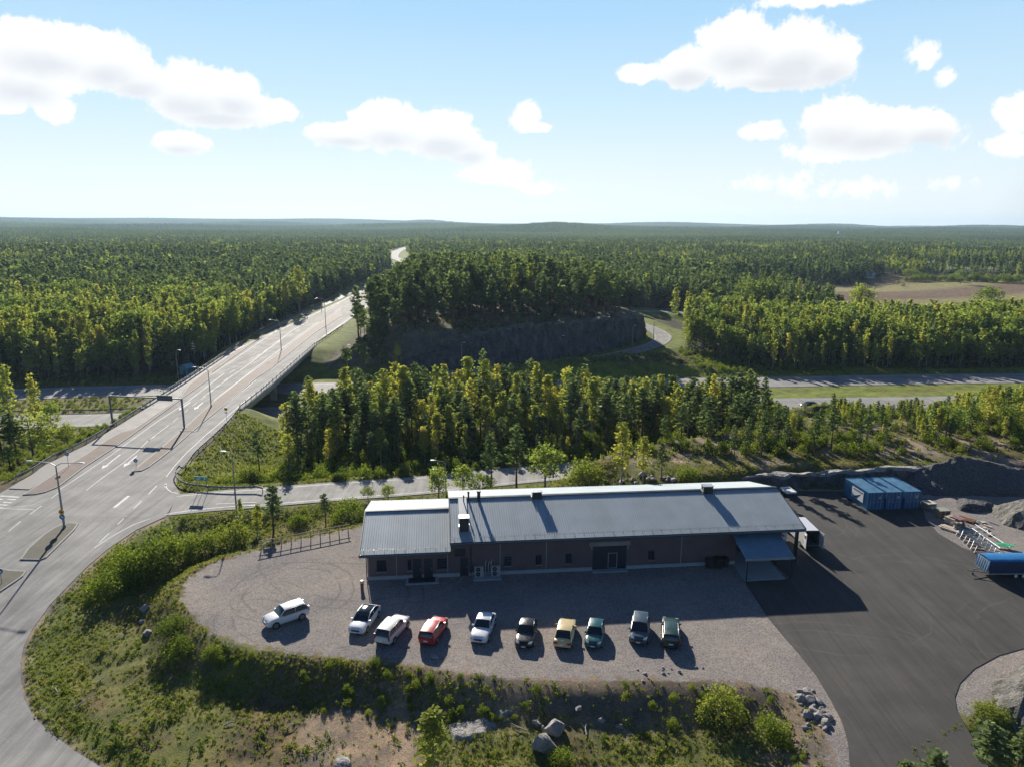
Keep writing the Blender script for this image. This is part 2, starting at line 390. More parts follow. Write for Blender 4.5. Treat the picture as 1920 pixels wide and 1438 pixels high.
CTRL = np.array([(-60, 30, -2.4), (-30, 30, -2.0), (0, 30, -1.8), (30, 30, -1.4), (-40, 48, -2.2), (-25, 50, -2.0), (-10, 50, -1.9), (5, 48, -1.7), (15, 48, -1.5), (22, 47, -1.2),
    (-36, 60, -2.2), (-40, 70, -2.0), (-43, 80, -1.9), (-40, 88, -1.9), (-30, 88, -2.0), (-20, 97, -2.2), (-35, 95, -1.9), (-5, 103, -2.2), (10, 105, -1.5), (25, 106, 0.8),
    (-40, 112, -3.2), (-30, 125, -4.8), (-45, 135, -5.5), (-10, 125, -4.6), (-10, 150, -6.6), (30, 150, -6.2), (10, 130, -5), (25, 135, -3), (45, 114, 2.4), (60, 118, 2.8), (90, 122, 2.5), (140, 128, 2),
    (45, 132, 0), (90, 150, -3), (60, 160, -6), (140, 165, -6), (200, 150, -2), (-100, 130, -5.5), (-95, 150, -7), (-140, 140, -6.5), (-110, 100, -3), (-150, 100, -4), (-300, 120, -5),
    (-200, 215, -7), (-120, 215, -7.2), (-120, 260, -5.5), (-200, 270, -5), (-130, 400, -3), (-300, 420, -1), (-300, 700, 4), (-100, 700, -1), (-600, 700, 6), (-60, 450, 0), (0, 450, 2), (0, 600, 0), (50, 800, 2),
    (0, 300, 6), (90, 240, -7), (150, 240, -7.2), (250, 250, -7), (120, 320, -7), (200, 330, -8), (350, 400, -9), (300, 600, -9), (500, 650, -9), (200, 700, -4), (100, 500, -3), (600, 900, -8),
    (100, 70, 0), (90, 40, -1), (60, 20, -1), (160, 100, 0), (-30, 0, -3), (80, -40, -2), (-120, 60, -4), (-150, 20, -4)])
HILLS = [(1048, 3000, 417.5, 190, 260), (300, 7000, 410.5, 900, 700), (620, 7600, 411.5, 600, 600), (800, 6600, 413.5, 380, 500), (60, 7400, 412, 700, 600), (1250, 7200, 418, 700, 600), (1560, 7000, 421, 500, 600), (1850, 6000, 423.5, 500, 600),
         (120, 2300, 427, 330, 260), (330, 3300, 422, 420, 300), (560, 2700, 430, 260, 250), (760, 3900, 421.5, 330, 300), (1330, 3300, 428, 420, 260), (1620, 2700, 434, 300, 220), (1800, 3800, 429, 500, 300), (900, 2100, 436, 240, 180), (-150, 2600, 424, 400, 300), (1500, 4800, 424.5, 500, 350), (500, 5000, 417, 600, 350)]
def hgt(x, y, rough=True):
    x = np.asarray(x, float); y = np.asarray(y, float)
    num = np.zeros(x.shape); den = np.zeros(x.shape)
    for cx, cy, cz in CTRL:
        w = 1.0 / (((x - cx) ** 2 + (y - cy) ** 2) + 9.0) ** 1.6
        num += w * cz; den += w
    h = num / den
    r = np.hypot(x, y)
    far = np.interp(r, [0, 600, 1000, 1600, 2400, 3500, 5000, 6500, 8500, 12000], [-3, -3, -1, -4, -4, 0, 5, 12, 30, 45])
    side = np.interp(x / np.maximum(y, 100), [-0.8, -0.2, 0.1, 0.7], [1.25, 1.1, 0.95, 0.6])
    hills = (fbm(x, y, 1900, 3, 5) - 0.5) * np.interp(r, [700, 1500, 4000, 9000], [0, 22, 80, 85]) * side
    wf = sstep(550, 1100, r)
    h = h * (1 - wf) + (far * np.where(r > 3000, 0.6 + 0.4 * side, 1) + hills) * wf
    for px_, y0, row, wx, wy in HILLS:
        d_ = ray(px_, row); x0 = d_[0] / d_[1] * y0; tg = CAM_H + d_[2] / d_[1] * y0 - 13
        g_ = np.exp(-((x - x0) / wx) ** 2 - ((y - y0) / wy) ** 2); h = h + g_ * np.maximum(tg - h, 0)
    if rough:
        h = h + (fbm(x, y, 9, 4, 11) - 0.5) * 1.3 * sstep(20, 60, r) + (fbm(x, y, 2.2, 3, 31) - 0.5) * 0.5 * (1 - sstep(200, 400, r))
    # wooded rock knoll with a blasted face towards the slip road
    d = polydist(x + (fbm(x, y, 7, 3, 3) - 0.5) * 4, y + (fbm(x, y, 6, 3, 4) - 0.5) * 4, KNOLL)
    ed = np.full(x.shape, 1e9)
    for i in range(len(KNOLL)): ed = np.minimum(ed, segdist(x, y, KNOLL[i], KNOLL[(i + 1) % len(KNOLL)])[0])
    ins = inside(x, y, KNOLL)
    top = np.interp(ed, [0, 4, 14, 50], [3.6, 5.0, 6.6, 9.5]) + (fbm(x, y, 16, 3, 9) - 0.5) * 2.4
    e1 = np.full(x.shape, 1e9); e2 = np.full(x.shape, 1e9); nk = len(KNOLL)
    for i in range(nk):
        dd_ = segdist(x, y, KNOLL[i], KNOLL[(i + 1) % nk])[0]
        if 1 <= i <= 12: e1 = np.minimum(e1, dd_)
        else: e2 = np.minimum(e2, dd_)
    h = np.where(ins, h + (top - h) * np.minimum(sstep(0, 3.2, e1), sstep(0, 15, e2)), h)
    # rock shelf behind the yard
    d = polydist(x, y, ROCKTOP)
    h = np.where(d < 12, h + (np.maximum(h, 2.3 + (fbm(x, y, 10, 3, 21) - 0.5) * 1.2) - h) * (1 - sstep(0, 12, d)), h)
    def flat(h, d, z, m, S): return h + (z - h) * (1 - sstep(m, m + S, d))
    d, z = linedist(x, y, LOOP_C); h = flat(h, d, z - 0.12, LOOP_W + 1.8, 6)
    nc = [((a[0] + b[0]) / 2, (a[1] + b[1]) / 2, a[2]) for a, b in zip(NR_L, NR_R)]
    nn = [(c[0], c[1], c[2]) for c in nc if c[1] >= 240]
    d, z = linedist(x, y, nn); hw = np.interp(y, [240, 500, 760, 1400], [12.3, 8.5, 6.5, 6.5])
    h = flat(h, np.maximum(d - hw, 0), z - 0.12 - np.where(y > 400, 0.25, 0), np.interp(y, [240, 500, 900], [2, 4, 7]), 14)
    d, z = linedist(x, y, WALK); h = flat(h, d, z - 0.1, 3.2, 7)
    d, z = linedist(x, y, RAMP_C); h = flat(h, d, z - 0.08, RAMP_W + 1.3, 5)
    zr = np.interp(y, [50, 55, 65, 75, 83, 94], [-2.5, -2.4, -2.1, -1.6, -1.3, -1.0])
    xe = np.interp(y, [p[1] for p in ROAD_R[::-1]], [p[0] for p in ROAD_R[::-1]])
    d = polydist(x, y, JUNC + []); h = flat(h, d, -1.07, 1.2, 9)
    d = np.where(y < 93.7, np.maximum(x - xe, 0), 1e3); h = flat(h, d, zr - 0.07, 1.0, 4)
    MID = [(a[0], (a[1] + b_) / 2, -7.75) for a, b_ in zip(MW_N, np.interp([p[0] for p in MW_N], [p[0] for p in MW_F], [p[1] for p in MW_F]))]
    d, z = linedist(x, y, MID); h = flat(h, d, z + (fbm(x, y, 5, 3, 83) - .5) * .3, 9, 4)
    for line, w in ((MW_N, MW_NW), (MW_F, MW_FW)):
        d, z = linedist(x, y, line); h = flat(h, d, z - 0.1, w + 1.6, 7)
    d = polydist(x, y, YARD)
    h = flat(h, d, -0.012 + (fbm(x, y, 6, 3, 77) - 0.5) * 0.05 * (polydist(x, y, ASPH) > 0.8) * (d < 30) - 0.03 * (polydist(x, y, ASPH) < 0.8), 0.3, 4.6)
    return h
def H1(x, y): return float(hgt(np.array([x]), np.array([y]))[0])
def onland(px, py, z0=0.0):
    """where a sight line meets the land"""
    z = z0
    for _ in range(14):
        p = G(px, py, z); z = 0.5 * z + 0.5 * H1(*p)
    return (p[0], p[1], z)

# ------------------------------------------------------------------ materials of the setting
def zone_noise(q, P, s): return q.noise(s, P, 4, 0.6)
def mat_ground():
    m, nt = mat_new('ground'); q = N(nt); P = q.pos()
    col = q.attr('col', out='Color'); gd = q.attr('gdist')
    n1 = q.noise(0.35, P, 5, 0.65); n2 = q.noise(2.2, P, 4, 0.65); n3 = q.noise(9.0, P, 3, 0.6); n4 = q.noise(26.0, P, 2, 0.6)
    grass = q.mix(q.rng(n1, 0.35, 0.65), q.mix(1.0, col, (0.62, 0.66, 0.7), 'MULTIPLY'), q.mix(1.0, col, (1.5, 1.35, 1.2), 'MULTIPLY'))
    grass = q.mix(q.rng(n2, 0.40, 0.70), grass, q.mix(1.0, grass, (1.55, 1.25, 1.1), 'MULTIPLY'))
    grass = q.mix(q.rng(n3, 0.35, 0.65), q.mix(1.0, grass, (0.55, 0.55, 0.55), 'MULTIPLY'), grass)
    grass = q.mix(q.rng(n4, 0.35, 0.65), q.mix(1.0, grass, (0.65, 0.62, 0.62), 'MULTIPLY'), q.mix(1.0, grass, (1.35, 1.35, 1.3), 'MULTIPLY'))
    # crushed stone
    vo = q.n('ShaderNodeTexVoronoi'); vo.inputs['Scale'].default_value = 10.0; nt.links.new(P, vo.inputs['Vector'])
    st = q.ramp(vo.outputs['Color'], [(0.1, (0.175, 0.160, 0.148)), (0.45, (0.295, 0.270, 0.250)), (0.8, (0.345, 0.32, 0.298)), (1.0, (0.47, 0.435, 0.40))])
    g1 = q.noise(0.12, P, 5, 0.6); g2 = q.noise(0.9, P, 5, 0.7)
    grav = q.mix(q.rng(g1, 0.35, 0.65), q.mix(1.0, st, (0.80, 0.80, 0.83), 'MULTIPLY'), q.mix(1.0, st, (1.12, 1.06, 1.0), 'MULTIPLY'))
    grav = q.mix(q.rng(g2, 0.3, 0.75), q.mix(1.0, grav, (0.82, 0.81, 0.8), 'MULTIPLY'), grav)
    # tyre tracks curling round the turning place
    tr = None
    for cx, cy, r0, wd, a in ((-24, 71.5, 5.2, .22, .5), (-24, 71.5, 6.7, .22, .5), (-20, 69, 9.0, .2, .4), (-20, 69, 10.6, .2, .4), (-27, 66, 3.6, .25, .35), (-27, 66, 5.0, .2, .3), (-16, 82, 12.5, .25, .4), (-16, 82, 14.2, .25, .4)):
        dd = q.vmath('DISTANCE', q.vmath('MULTIPLY', P, (1, 1, 0)), (cx, cy, 0))
        t = q.math('MULTIPLY', q.math('SUBTRACT', 1.0, q.math('DIVIDE', q.math('ABSOLUTE', q.math('SUBTRACT', q.math('ADD', dd, q.math('MULTIPLY', g1, 2.4)), r0 + 1.2)), wd), clamp=True), a)
        tr = t if tr is None else q.math('MAXIMUM', tr, t)
    tr = q.math('MULTIPLY', tr, q.rng(q.noise(0.25, P, 2), 0.36, 0.5))
    grav = q.mix(tr, grav, q.mix(1.0, grav, (0.42, 0.41, 0.41), 'MULTIPLY'))
    e = q.math('ADD', gd, q.math('MULTIPLY', q.math('SUBTRACT', q.noise(0.7, P, 5, 0.7), 0.5), 5.0))
    c = q.mix(q.rng(e, -0.25, 0.25), grav, grass)
    hb = q.math('ADD', q.math('MULTIPLY', n3, 0.5), q.math('MULTIPLY', vo.outputs['Distance'], 0.6))
    nb = q.bump(hb, 0.5, 0.08)
    q.out(q.bsdf(c, 0.95, 0, nb, 0.15)); return m
def mat_asphalt(name, c0, c1, rough, streak=None, spec=0.5, patch=0.5):
    m, nt = mat_new(name); q = N(nt); P = q.pos()
    f = q.noise(14, P, 3, 0.7); g = q.noise(0.22, P, 5, 0.6)
    c = q.mix(q.rng(g, 0.35, 0.65), c0, c1)
    if streak:
        a, sx, sy = streak
        mp = q.n('ShaderNodeMapping'); mp.inputs['Rotation'].default_value = (0, 0, a); mp.inputs['Scale'].default_value = (sx, sy, 1)
        nt.links.new(P, mp.inputs['Vector'])
        s1 = q.noise(1.0, mp.outputs[0], 5, 0.75)
        c = q.mix(q.rng(s1, 0.38, 0.62, 0, patch), c, q.mix(1.0, c, (1.7, 1.68, 1.64), 'MULTIPLY'))
        sp = q.n('ShaderNodeSeparateXYZ'); nt.links.new(mp.outputs[0], sp.inputs[0])
        w = q.math('ABSOLUTE', q.math('SUBTRACT', q.math('FRACT', q.math('MULTIPLY', sp.outputs[0], 0.36 / sx)), 0.5))
        c = q.mix(q.rng(q.math('SUBTRACT', 0.5, w), 0.0, 0.022, 0.45, 0), c, q.mix(1.0, c, (0.45, 0.45, 0.45), 'MULTIPLY'))
    if name == 'yard_asphalt':      # faint dusty tyre arcs, paving seams and a few stains
        tr = None
        for cx, cy, r0 in ((47, 70, 9.5), (47, 70, 11.2), (30, 48, 16), (30, 48, 17.7), (58, 58, 13), (58, 58, 14.6), (40, 92, 6), (40, 92, 7.6), (33, 72, 12)):
            dd = q.vmath('DISTANCE', q.vmath('MULTIPLY', P, (1, 1, 0)), (cx, cy, 0))
            t = q.math('SUBTRACT', 1.0, q.math('DIVIDE', q.math('ABSOLUTE', q.math('SUBTRACT', q.math('ADD', dd, q.math('MULTIPLY', g, 2.0)), r0 + 1.0)), .16), clamp=True)
            tr = t if tr is None else q.math('MAXIMUM', tr, t)
        tr = q.math('MULTIPLY', q.math('MULTIPLY', tr, .3), q.rng(q.noise(0.12, P, 2), 0.45, 0.6))
        c = q.mix(tr, c, (0.16, 0.15, 0.135))
        c = q.mix(q.rng(q.noise(0.5, P, 3, 0.5), 0.68, 0.74, 0, .5), c, (0.03, 0.03, 0.03))
        c = q.mix(q.rng(q.noise(1.7, P, 4, 0.8), 0.66, 0.8, 0, .6), c, (0.15, 0.14, 0.125))
    c = q.mix(q.rng(f, 0.35, 0.7), q.mix(1.0, c, (0.75, 0.75, 0.75), 'MULTIPLY'), q.mix(1.0, c, (1.15, 1.15, 1.15), 'MULTIPLY'))
    q.out(q.bsdf(c, rough, 0, q.bump(f, 0.35, 0.02), spec)); return m
M_GROUND = mat_ground()
M_YARD = mat_asphalt('yard_asphalt', (0.050, 0.047, 0.044), (0.070, 0.065, 0.060), 0.85, (0.42, 1.1, 0.05), 0.3, 0.5)
M_ROAD = mat_asphalt('road_asphalt', (0.195, 0.19, 0.182), (0.27, 0.263, 0.25), 0.88, (-0.06, 0.8, 0.04), 0.25, 0.75)
M_MWAY = mat_asphalt('motorway_asphalt', (0.215, 0.21, 0.20), (0.285, 0.275, 0.265), 0.85, (-1.47, 0.7, 0.03), 0.25, 0.5)
M_LINE = paint('road_paint', (0.52, 0.52, 0.50), 0.7, 0, 0.3, 0.8)
M_PAVE = paint('concrete_paving', (0.24, 0.225, 0.21), 0.8, 0, 0.15, 0.5)
M_KERB = paint('kerb_stone', (0.30, 0.29, 0.28), 0.8, 0, 0.2, 1.0)
M_CONC = paint('cast_concrete', (0.33, 0.33, 0.32), 0.85, 0, 0.15, 0.4)
def mat_pavers(name, a, b, c):
    m, nt = mat_new(name); q = N(nt); P = q.pos()
    br = q.n('ShaderNodeTexBrick'); br.inputs['Scale'].default_value = 2.2; nt.links.new(P, br.inputs['Vector'])
    for i, k in ((1, a), (2, b), (3, c)): br.inputs[i].default_value = (*k, 1)
    br.inputs['Mortar Size'].default_value = 0.03
    n = q.noise(0.6, P, 5, 0.7)
    cc = q.mix(q.rng(n, 0.35, 0.65), q.mix(1.0, br.outputs[0], (0.7, 0.68, 0.66), 'MULTIPLY'), br.outputs[0])
    q.out(q.bsdf(cc, 0.85, 0, q.bump(n, 0.2, 0.03))); return m
M_REDPAVE = mat_pavers('red_pavers', (0.23, 0.155, 0.125), (0.20, 0.145, 0.12), (0.14, 0.12, 0.1))
M_COBBLE = mat_pavers('weedy_cobbles', (0.15, 0.13, 0.10), (0.12, 0.115, 0.075), (0.06, 0.06, 0.035))
def mat_rock(name, cols, sc=0.5, strat=True, bump=0.9):
    m, nt = mat_new(name); q = N(nt); P = q.pos()
    n = q.noise(sc, q.scaled(P, (1, 1, 0.45) if strat else (1, 1, 1)), 7, 0.7)
    n2 = q.noise(sc * 7, P, 4, 0.65)
    c = q.ramp(n, [(0.32, cols[0]), (0.5, cols[1]), (0.68, cols[2])])
    c = q.mix(q.rng(n2, 0.35, 0.65), q.mix(1.0, c, (0.6, 0.6, 0.62), 'MULTIPLY'), c)
    vo = q.n('ShaderNodeTexVoronoi'); vo.inputs['Scale'].default_value = sc * 1.4; nt.links.new(P, vo.inputs['Vector'])
    q.out(q.bsdf(c, 0.85, 0, q.bump(q.math('ADD', n2, vo.outputs['Distance']), bump, 0.3))); return m
M_ROCKD = mat_rock('dark_rock', [(0.05, 0.052, 0.055), (0.11, 0.11, 0.112), (0.20, 0.195, 0.19)], 0.45)
M_ROCKL = mat_rock('pale_rock', [(0.24, 0.225, 0.21), (0.46, 0.43, 0.40), (0.66, 0.62, 0.57)], 1.2, False)
M_GRAVEL = mat_rock('crushed_stone', [(0.10, 0.10, 0.10), (0.17, 0.165, 0.16), (0.28, 0.27, 0.26)], 3.0, False)
M_GRAVELW = mat_rock('weedy_gravel', [(0.07, 0.08, 0.04), (0.20, 0.185, 0.16), (0.30, 0.28, 0.25)], 0.9, False)

# ------------------------------------------------------------------ the land: one sheet to the horizon
def axis(lo, hi, step, out, g):
    a = [lo]
    while a[-1] < hi: a.append(a[-1] + step)
    s = step
    while a[-1] < out: s *= g; a.append(a[-1] + s)
    return a
xs = axis(0, 100, 0.7, 12500, 1.065); xs = np.array([-v for v in xs[:0:-1]] + xs)
ys = axis(165, 330, 1.5, 13200, 1.032)
ys = np.array(list(np.arange(-200, 30, 6.0)) + list(np.arange(30, 165, 0.7)) + ys)
GX, GY = np.meshgrid(xs, ys)
GZ = hgt(GX, GY)
nx, ny = len(xs), len(ys)
def edge_sd(x, y, poly):
    ed = np.full(x.shape, 1e9)
    for i in range(len(poly)): ed = np.minimum(ed, segdist(x, y, poly[i], poly[(i + 1) % len(poly)])[0])
    return np.where(inside(x, y, poly), -ed, ed)
SDY = edge_sd(GX, GY, YARD)
Rr = np.hypot(GX, GY)
colr = np.empty(GX.shape + (3,)); A = lambda *c: np.array(c, float)
colr[:] = A(0.045, 0.05, 0.022)                                     # forest floor
def blend(w, c):
    global colr
    colr = colr * (1 - w[..., None]) + A(*c) * w[..., None]
n_a = fbm(GX, GY, 14, 4, 91); n_b = fbm(GX, GY, 5, 4, 93)
near = (GY < 112) & (Rr < 200)
blend(near * 1.0, (0.14, 0.17, 0.055))
blend(near * sstep(0.40, 0.60, n_a) * 0.8, (0.17, 0.145, 0.09))
blend(near * sstep(0.50, 0.66, n_b) * 0.6, (0.12, 0.095, 0.07))
gslope = (1 - sstep(2.5, 6.5, np.maximum(SDY, 0) + (n_b - .5) * 6)) * np.interp(GX, [-12, -4, 26, 40], [0, 1, 1, 0]) * (GY < 62)
blend(gslope * .85, (0.21, 0.185, 0.16))
dN, _ = linedist(GX, GY, MW_N); dF, _ = linedist(GX, GY, MW_F)
dR, _ = linedist(GX, GY, RAMP_C); dL, _ = linedist(GX, GY, LOOP_C)
verge = (1 - sstep(13, 17, np.minimum(dN, dF)))
blend(verge, (0.17, 0.24, 0.045)); blend(verge * sstep(0.5, 0.7, n_b) * 0.4, (0.15, 0.13, 0.06))
left_med = ((GX < -60) & (dN > 6) & (dF > 6)) * verge; blend(left_med * 0.7, (0.13, 0.11, 0.045))
blend((1 - sstep(7, 12, dR)) * 0.9, (0.11, 0.14, 0.035))
blend((1 - sstep(10, 16, dL)) * 1.0, (0.15, 0.21, 0.04))
dJ = polydist(GX, GY, JUNC)
blend((1 - sstep(9, 13, dJ)) * (GX > -62) * (GY > 106) * 0.9, (0.17, 0.23, 0.05))
blend((1 - sstep(1.2, 2.8, dJ + (n_b - .5) * 4)) * (GX > -62) * (GY > 118) * 0.8, (0.10, 0.085, 0.08))
dNR = np.abs(GX - np.interp(GY, [p[1] for p in NR_L], [(a[0] + b[0]) / 2 for a, b in zip(NR_L, NR_R)]))
blend((1 - sstep(17, 24, dNR)) * (GY > 225) * (GY < 1300), (0.15, 0.21, 0.045))
xe = np.interp(GY, [p[1] for p in ROAD_R[::-1]], [p[0] for p in ROAD_R[::-1]])
edge = (GY < 96) * (GX > xe - 1) * (1 - sstep(3, 6, GX - xe)); blend(edge * 0.85, (0.13, 0.19, 0.035))
blend(((GY < 96) * (1 - sstep(0.5, 1.3, np.abs(GX - xe - 0.2)))) * 0.9, (0.28, 0.26, 0.23))
ip = inside(GX, GY, GL([(560, 1360), (640, 1320), (760, 1320), (800, 1360), (790, 1438), (740, 1500), (560, 1500)], -3))
blend(ip * 0.85, (0.26, 0.23, 0.19))
kt = inside(GX, GY, KNOLL); blend(kt * 0.8, (0.10, 0.10, 0.06)); blend((kt * sstep(0.45, 0.6, n_b)) * 0.6, (0.22, 0.22, 0.20))
rt = polydist(GX, GY, ROCKTOP); blend((1 - sstep(0, 6, rt)) * 0.7, (0.12, 0.12, 0.045)); blend((1 - sstep(0, 4, rt)) * sstep(0.5, 0.62, n_b) * 0.8, (0.30, 0.27, 0.25))
for poly, c in ((FIELD_A, (0.165, 0.13, 0.095)), (FIELD_B, (0.14, 0.22, 0.05)), (FIELD_C, (0.30, 0.27, 0.16))):
    blend(inside(GX, GY, poly) * 1.0, c)
blend(inside(GX, GY, FIELD_A) * sstep(0.3, 0.9, np.sin((GX * 0.55 - GY) / 17) * 0.5 + 0.5) * 0.9, (0.27, 0.29, 0.13))
blend((inside(GX, GY, [(90, 345), (330, 345), (300, 430), (100, 430)])) * 0.8, (0.16, 0.22, 0.06))
blend(sstep(900, 1500, Rr) * 0.9 * ~inside(GX, GY, FIELD_C), (0.035, 0.05, 0.022))
# slope check: steep rock
gyz, gxz = np.gradient(GZ, ys, xs); slope = np.hypot(gyz, gxz)
blend(sstep(0.9, 1.4, slope) * (Rr < 500) * ((GY > 200) | (GX > 20)), (0.14, 0.135, 0.13))
idx = np.arange(nx * ny).reshape(ny, nx)
Fq = np.stack([idx[:-1, :-1], idx[:-1, 1:], idx[1:, 1:], idx[1:, :-1]], -1).reshape(-1, 4)
V = np.stack([GX.ravel(), GY.ravel(), GZ.ravel()], -1)
C4 = np.concatenate([colr.reshape(-1, 3), np.ones((nx * ny, 1))], 1)
fc = inside(V[Fq].mean(1)[:, 0], V[Fq].mean(1)[:, 1], YARD)
def sub(name, F):
    used = np.unique(F); re = np.zeros(len(V), np.int64); re[used] = np.arange(len(used))
    me = np_mesh(name, V[used], re[F], M_GROUND, smooth=np.ones(len(F)), attrs={'col': ('FLOAT_COLOR', 'POINT', C4[used]), 'gdist': ('FLOAT', 'POINT', np.clip(SDY.ravel()[used], -8, 8))})
    o = bpy.data.objects.new(name, me); COL.objects.link(o); return tag(o, kind='structure')
sub('ground', Fq[~fc]); sub('gravel_yard', Fq[fc])

# ------------------------------------------------------------------ roads
def strip(name, Lp, Rp, mat, sides=0.3):
    n = len(Lp); vs = list(Lp) + list(Rp) + [(p[0], p[1], p[2] - sides) for p in Lp] + [(p[0], p[1], p[2] - sides) for p in Rp]
    b = MB(); b.add(vs, [(i, n + i, n + i + 1, i + 1) for i in range(n - 1)] + [(i, i + 1, 2 * n + i + 1, 2 * n + i) for i in range(n - 1)] + [(n + i, 3 * n + i, 3 * n + i + 1, n + i + 1) for i in range(n - 1)])
    return tag(b.build(name, mat), kind='structure')
def offset(line, w):
    L = []
    for i, p in enumerate(line):
        a = line[max(i - 1, 0)]; b = line[min(i + 1, len(line) - 1)]
        dx, dy = b[0] - a[0], b[1] - a[1]; l = math.hypot(dx, dy)
        L.append((p[0] - dy / l * w, p[1] + dx / l * w, p[2]))
    return L
def centre(name, C, w, mat): C = smooth_line(C); return strip(name, offset(C, w), offset(C, -w), mat), C
jb = MB(); jb.prism(JUNC, -1.4, -1.0)
n = len(ROAD_R)
jb.add([(-130, p[1], p[2]) for p in ROAD_R] + list(ROAD_R) + [(p[0], p[1], p[2] - .4) for p in ROAD_R], [(i, i + 1, n + i + 1, n + i) for i in range(n - 1)] + [(n + i, n + i + 1, 2 * n + i + 1, 2 * n + i) for i in range(n - 1)])
tag(jb.build('junction_road', M_ROAD), kind='structure')
_, RC = centre('slip_road', [(-49.87, 98.22, -1)] + RAMP_C[1:], RAMP_W, M_ROAD)
_, MN = centre('motorway', MW_N, MW_NW, M_MWAY)
_, MF = centre('motorway', MW_F, MW_FW, M_MWAY)
_, LC = centre('loop_road', LOOP_C[2:], LOOP_W, M_ROAD)
NLs, NRs = smooth_line(NR_L, 12), smooth_line(NR_R, 12)
k = min(len(NLs), len(NRs)); 
def resamp(line, t):
    P = np.array(line); return [tuple(float(np.interp(tt, P[:, 1], P[:, c])) for c in range(3)) for tt in t]
T = list(np.arange(240, 1400, 8.0)); NLr, NRr = resamp(NLs, T), resamp(NRs, T)
strip('main_road', NLr, NRr, M_ROAD)
centre('footpath', WALK, 1.6, M_PAVE)
lines = MB()
def mark(C, w=0.12, z=0.006, dash=None, gap=None, off=0.0):
    C = offset(C, off) if off else C
    pts = [Vector(p) for p in C]; s = 0.0; on = []
    for i in range(len(pts) - 1):
        a, b = pts[i], pts[i + 1]; L = (b - a).length
        if L < 1e-4: continue
        t = (b - a) / L; nrm = Vector((-t.y, t.x, 0)).normalized() * w * .72
        k = 0.0
        while k < L - 1e-6:
            if dash:
                ph = (s + k) % (dash + gap); lit = ph < dash - 1e-6; stp = min((dash - ph) if lit else (dash + gap - ph), L - k)
            else: lit, stp = True, L - k
            stp = max(stp, 1e-3)
            if lit:
                p, r_ = a + t * k, a + t * (k + stp); zz = Vector((0, 0, z))
                lines.add([p - nrm + zz, r_ - nrm + zz, r_ + nrm + zz, p + nrm + zz], [(0, 1, 2, 3)])
            k += stp
        s += L
def Rpx(*pts): return [(lambda p: (p[0], p[1], p[2]))(R(*p)) for p in pts]
for C, w in ((MN, MW_NW), (MF, MW_FW)):
    mark(C, .12, .006, None, None, w - 1.6); mark(C, .12, .006, None, None, -(w - 1.6)); mark(C, .1, .006, 3, 9, 0.4)
mark(RC, .1, .006, None, None, 3.3); mark(RC[3:], .1, .006, None, None, -3.3)
mark(LC, .1, .006, None, None, 2.7); mark(LC, .1, .006, None, None, -2.7)
# junction and bridge markings surveyed from the photograph: pixel outlines turned into places on the carriageway
def px4(*p): return [(x / 3.994, 700 + y / 3.994) for x, y in p]
def mk(p, w=.1, **k): mark(Rpx(*p), w, **k)
mk(px4((430, 880), (640, 740), (840, 605), (1010, 480), (1200, 345), (1400, 215), (1640, 30), (1680, 0)), .11)
mk(px4((385, 935), (440, 890)), .1)
mk(px4((645, 875), (760, 785), (900, 685), (1020, 590), (1110, 500)), .1)
mk(px4((1110, 502), (1262, 388)), .1); mk(px4((1295, 360), (1335, 330)), .09); mk(px4((1110, 502), (1160, 470)), .1)
for a in (((1385, 288), (1408, 270)), ((1440, 243), (1475, 218)), ((1505, 193), (1538, 170)), ((1565, 148), (1598, 125)), ((1628, 102), (1655, 82)), ((1680, 60), (1705, 42)), ((1730, 22), (1757, 5))): mk(px4(*a), .09)
mk(px4((1180, 655), (1290, 565), (1420, 455), (1560, 335), (1700, 225), (1917, 50)), .08)
mk(px4((1245, 775), (1300, 700), (1400, 590), (1530, 470), (1660, 360), (1800, 235), (1917, 135)), .09)
for a in (((65, 1180), (155, 1105)), ((222, 1053), (312, 988)), ((1000, 1010), (1060, 953)), ((880, 1130), (947, 1065)), ((742, 1265), (818, 1193)), ((1113, 902), (1175, 838))): mk(px4(*a), .11)
mk(px4((855, 1003), (965, 915)), .32)
mk(px4((708, 1303), (860, 1205), (1000, 1130), (1150, 1075), (1310, 1040), (1500, 1015), (1700, 997), (1917, 982)), .12)
mk(px4((0, 915), (145, 925)), .3); mk(px4((0, 1008), (255, 1018)), .12); mk(px4((50, 1000), (150, 995), (270, 980)), .1)
for a in (((-60, 935), (20, 940)), ((55, 940), (118, 943)), ((-60, 955), (0, 960)), ((25, 962), (85, 966)), ((-20, 980), (55, 984)), ((-60, 1000), (25, 1002))): mk(px4(*a), .28)
mk(px4((1235, 850), (1240, 835), (1247, 822)), .1); mk(px4((1235, 825), (1250, 860), (1280, 885), (1330, 897)), .1)
mk(px4((1617, 975), (1917, 962)), .1)
def arrow(tail, head, s=1.0):
    a, b = (Vector(R(*p)) for p in px4(tail, head)); t = (b - a).normalized(); nn_ = Vector((-t.y, t.x, 0)); z = Vector((0, 0, .009))
    L = (b - a).length
    lines.add([a - nn_ * .14 + z, b - t * 1.9 - nn_ * .14 + z, b - t * 1.9 + nn_ * .14 + z, a + nn_ * .14 + z], [(0, 1, 2, 3)])
    lines.add([b - t * 1.9 - nn_ * .55 * s + z, b + z, b - t * 1.9 + nn_ * .55 * s + z], [(0, 1, 2)])
arrow((900, 608), (760, 715)); arrow((1025, 615), (925, 700)); arrow((1520, 218), (1455, 270)); arrow((1425, 215), (1340, 275))
def q1(*p): return [(x / 2.995, 380 + y / 2.995) for x, y in p]
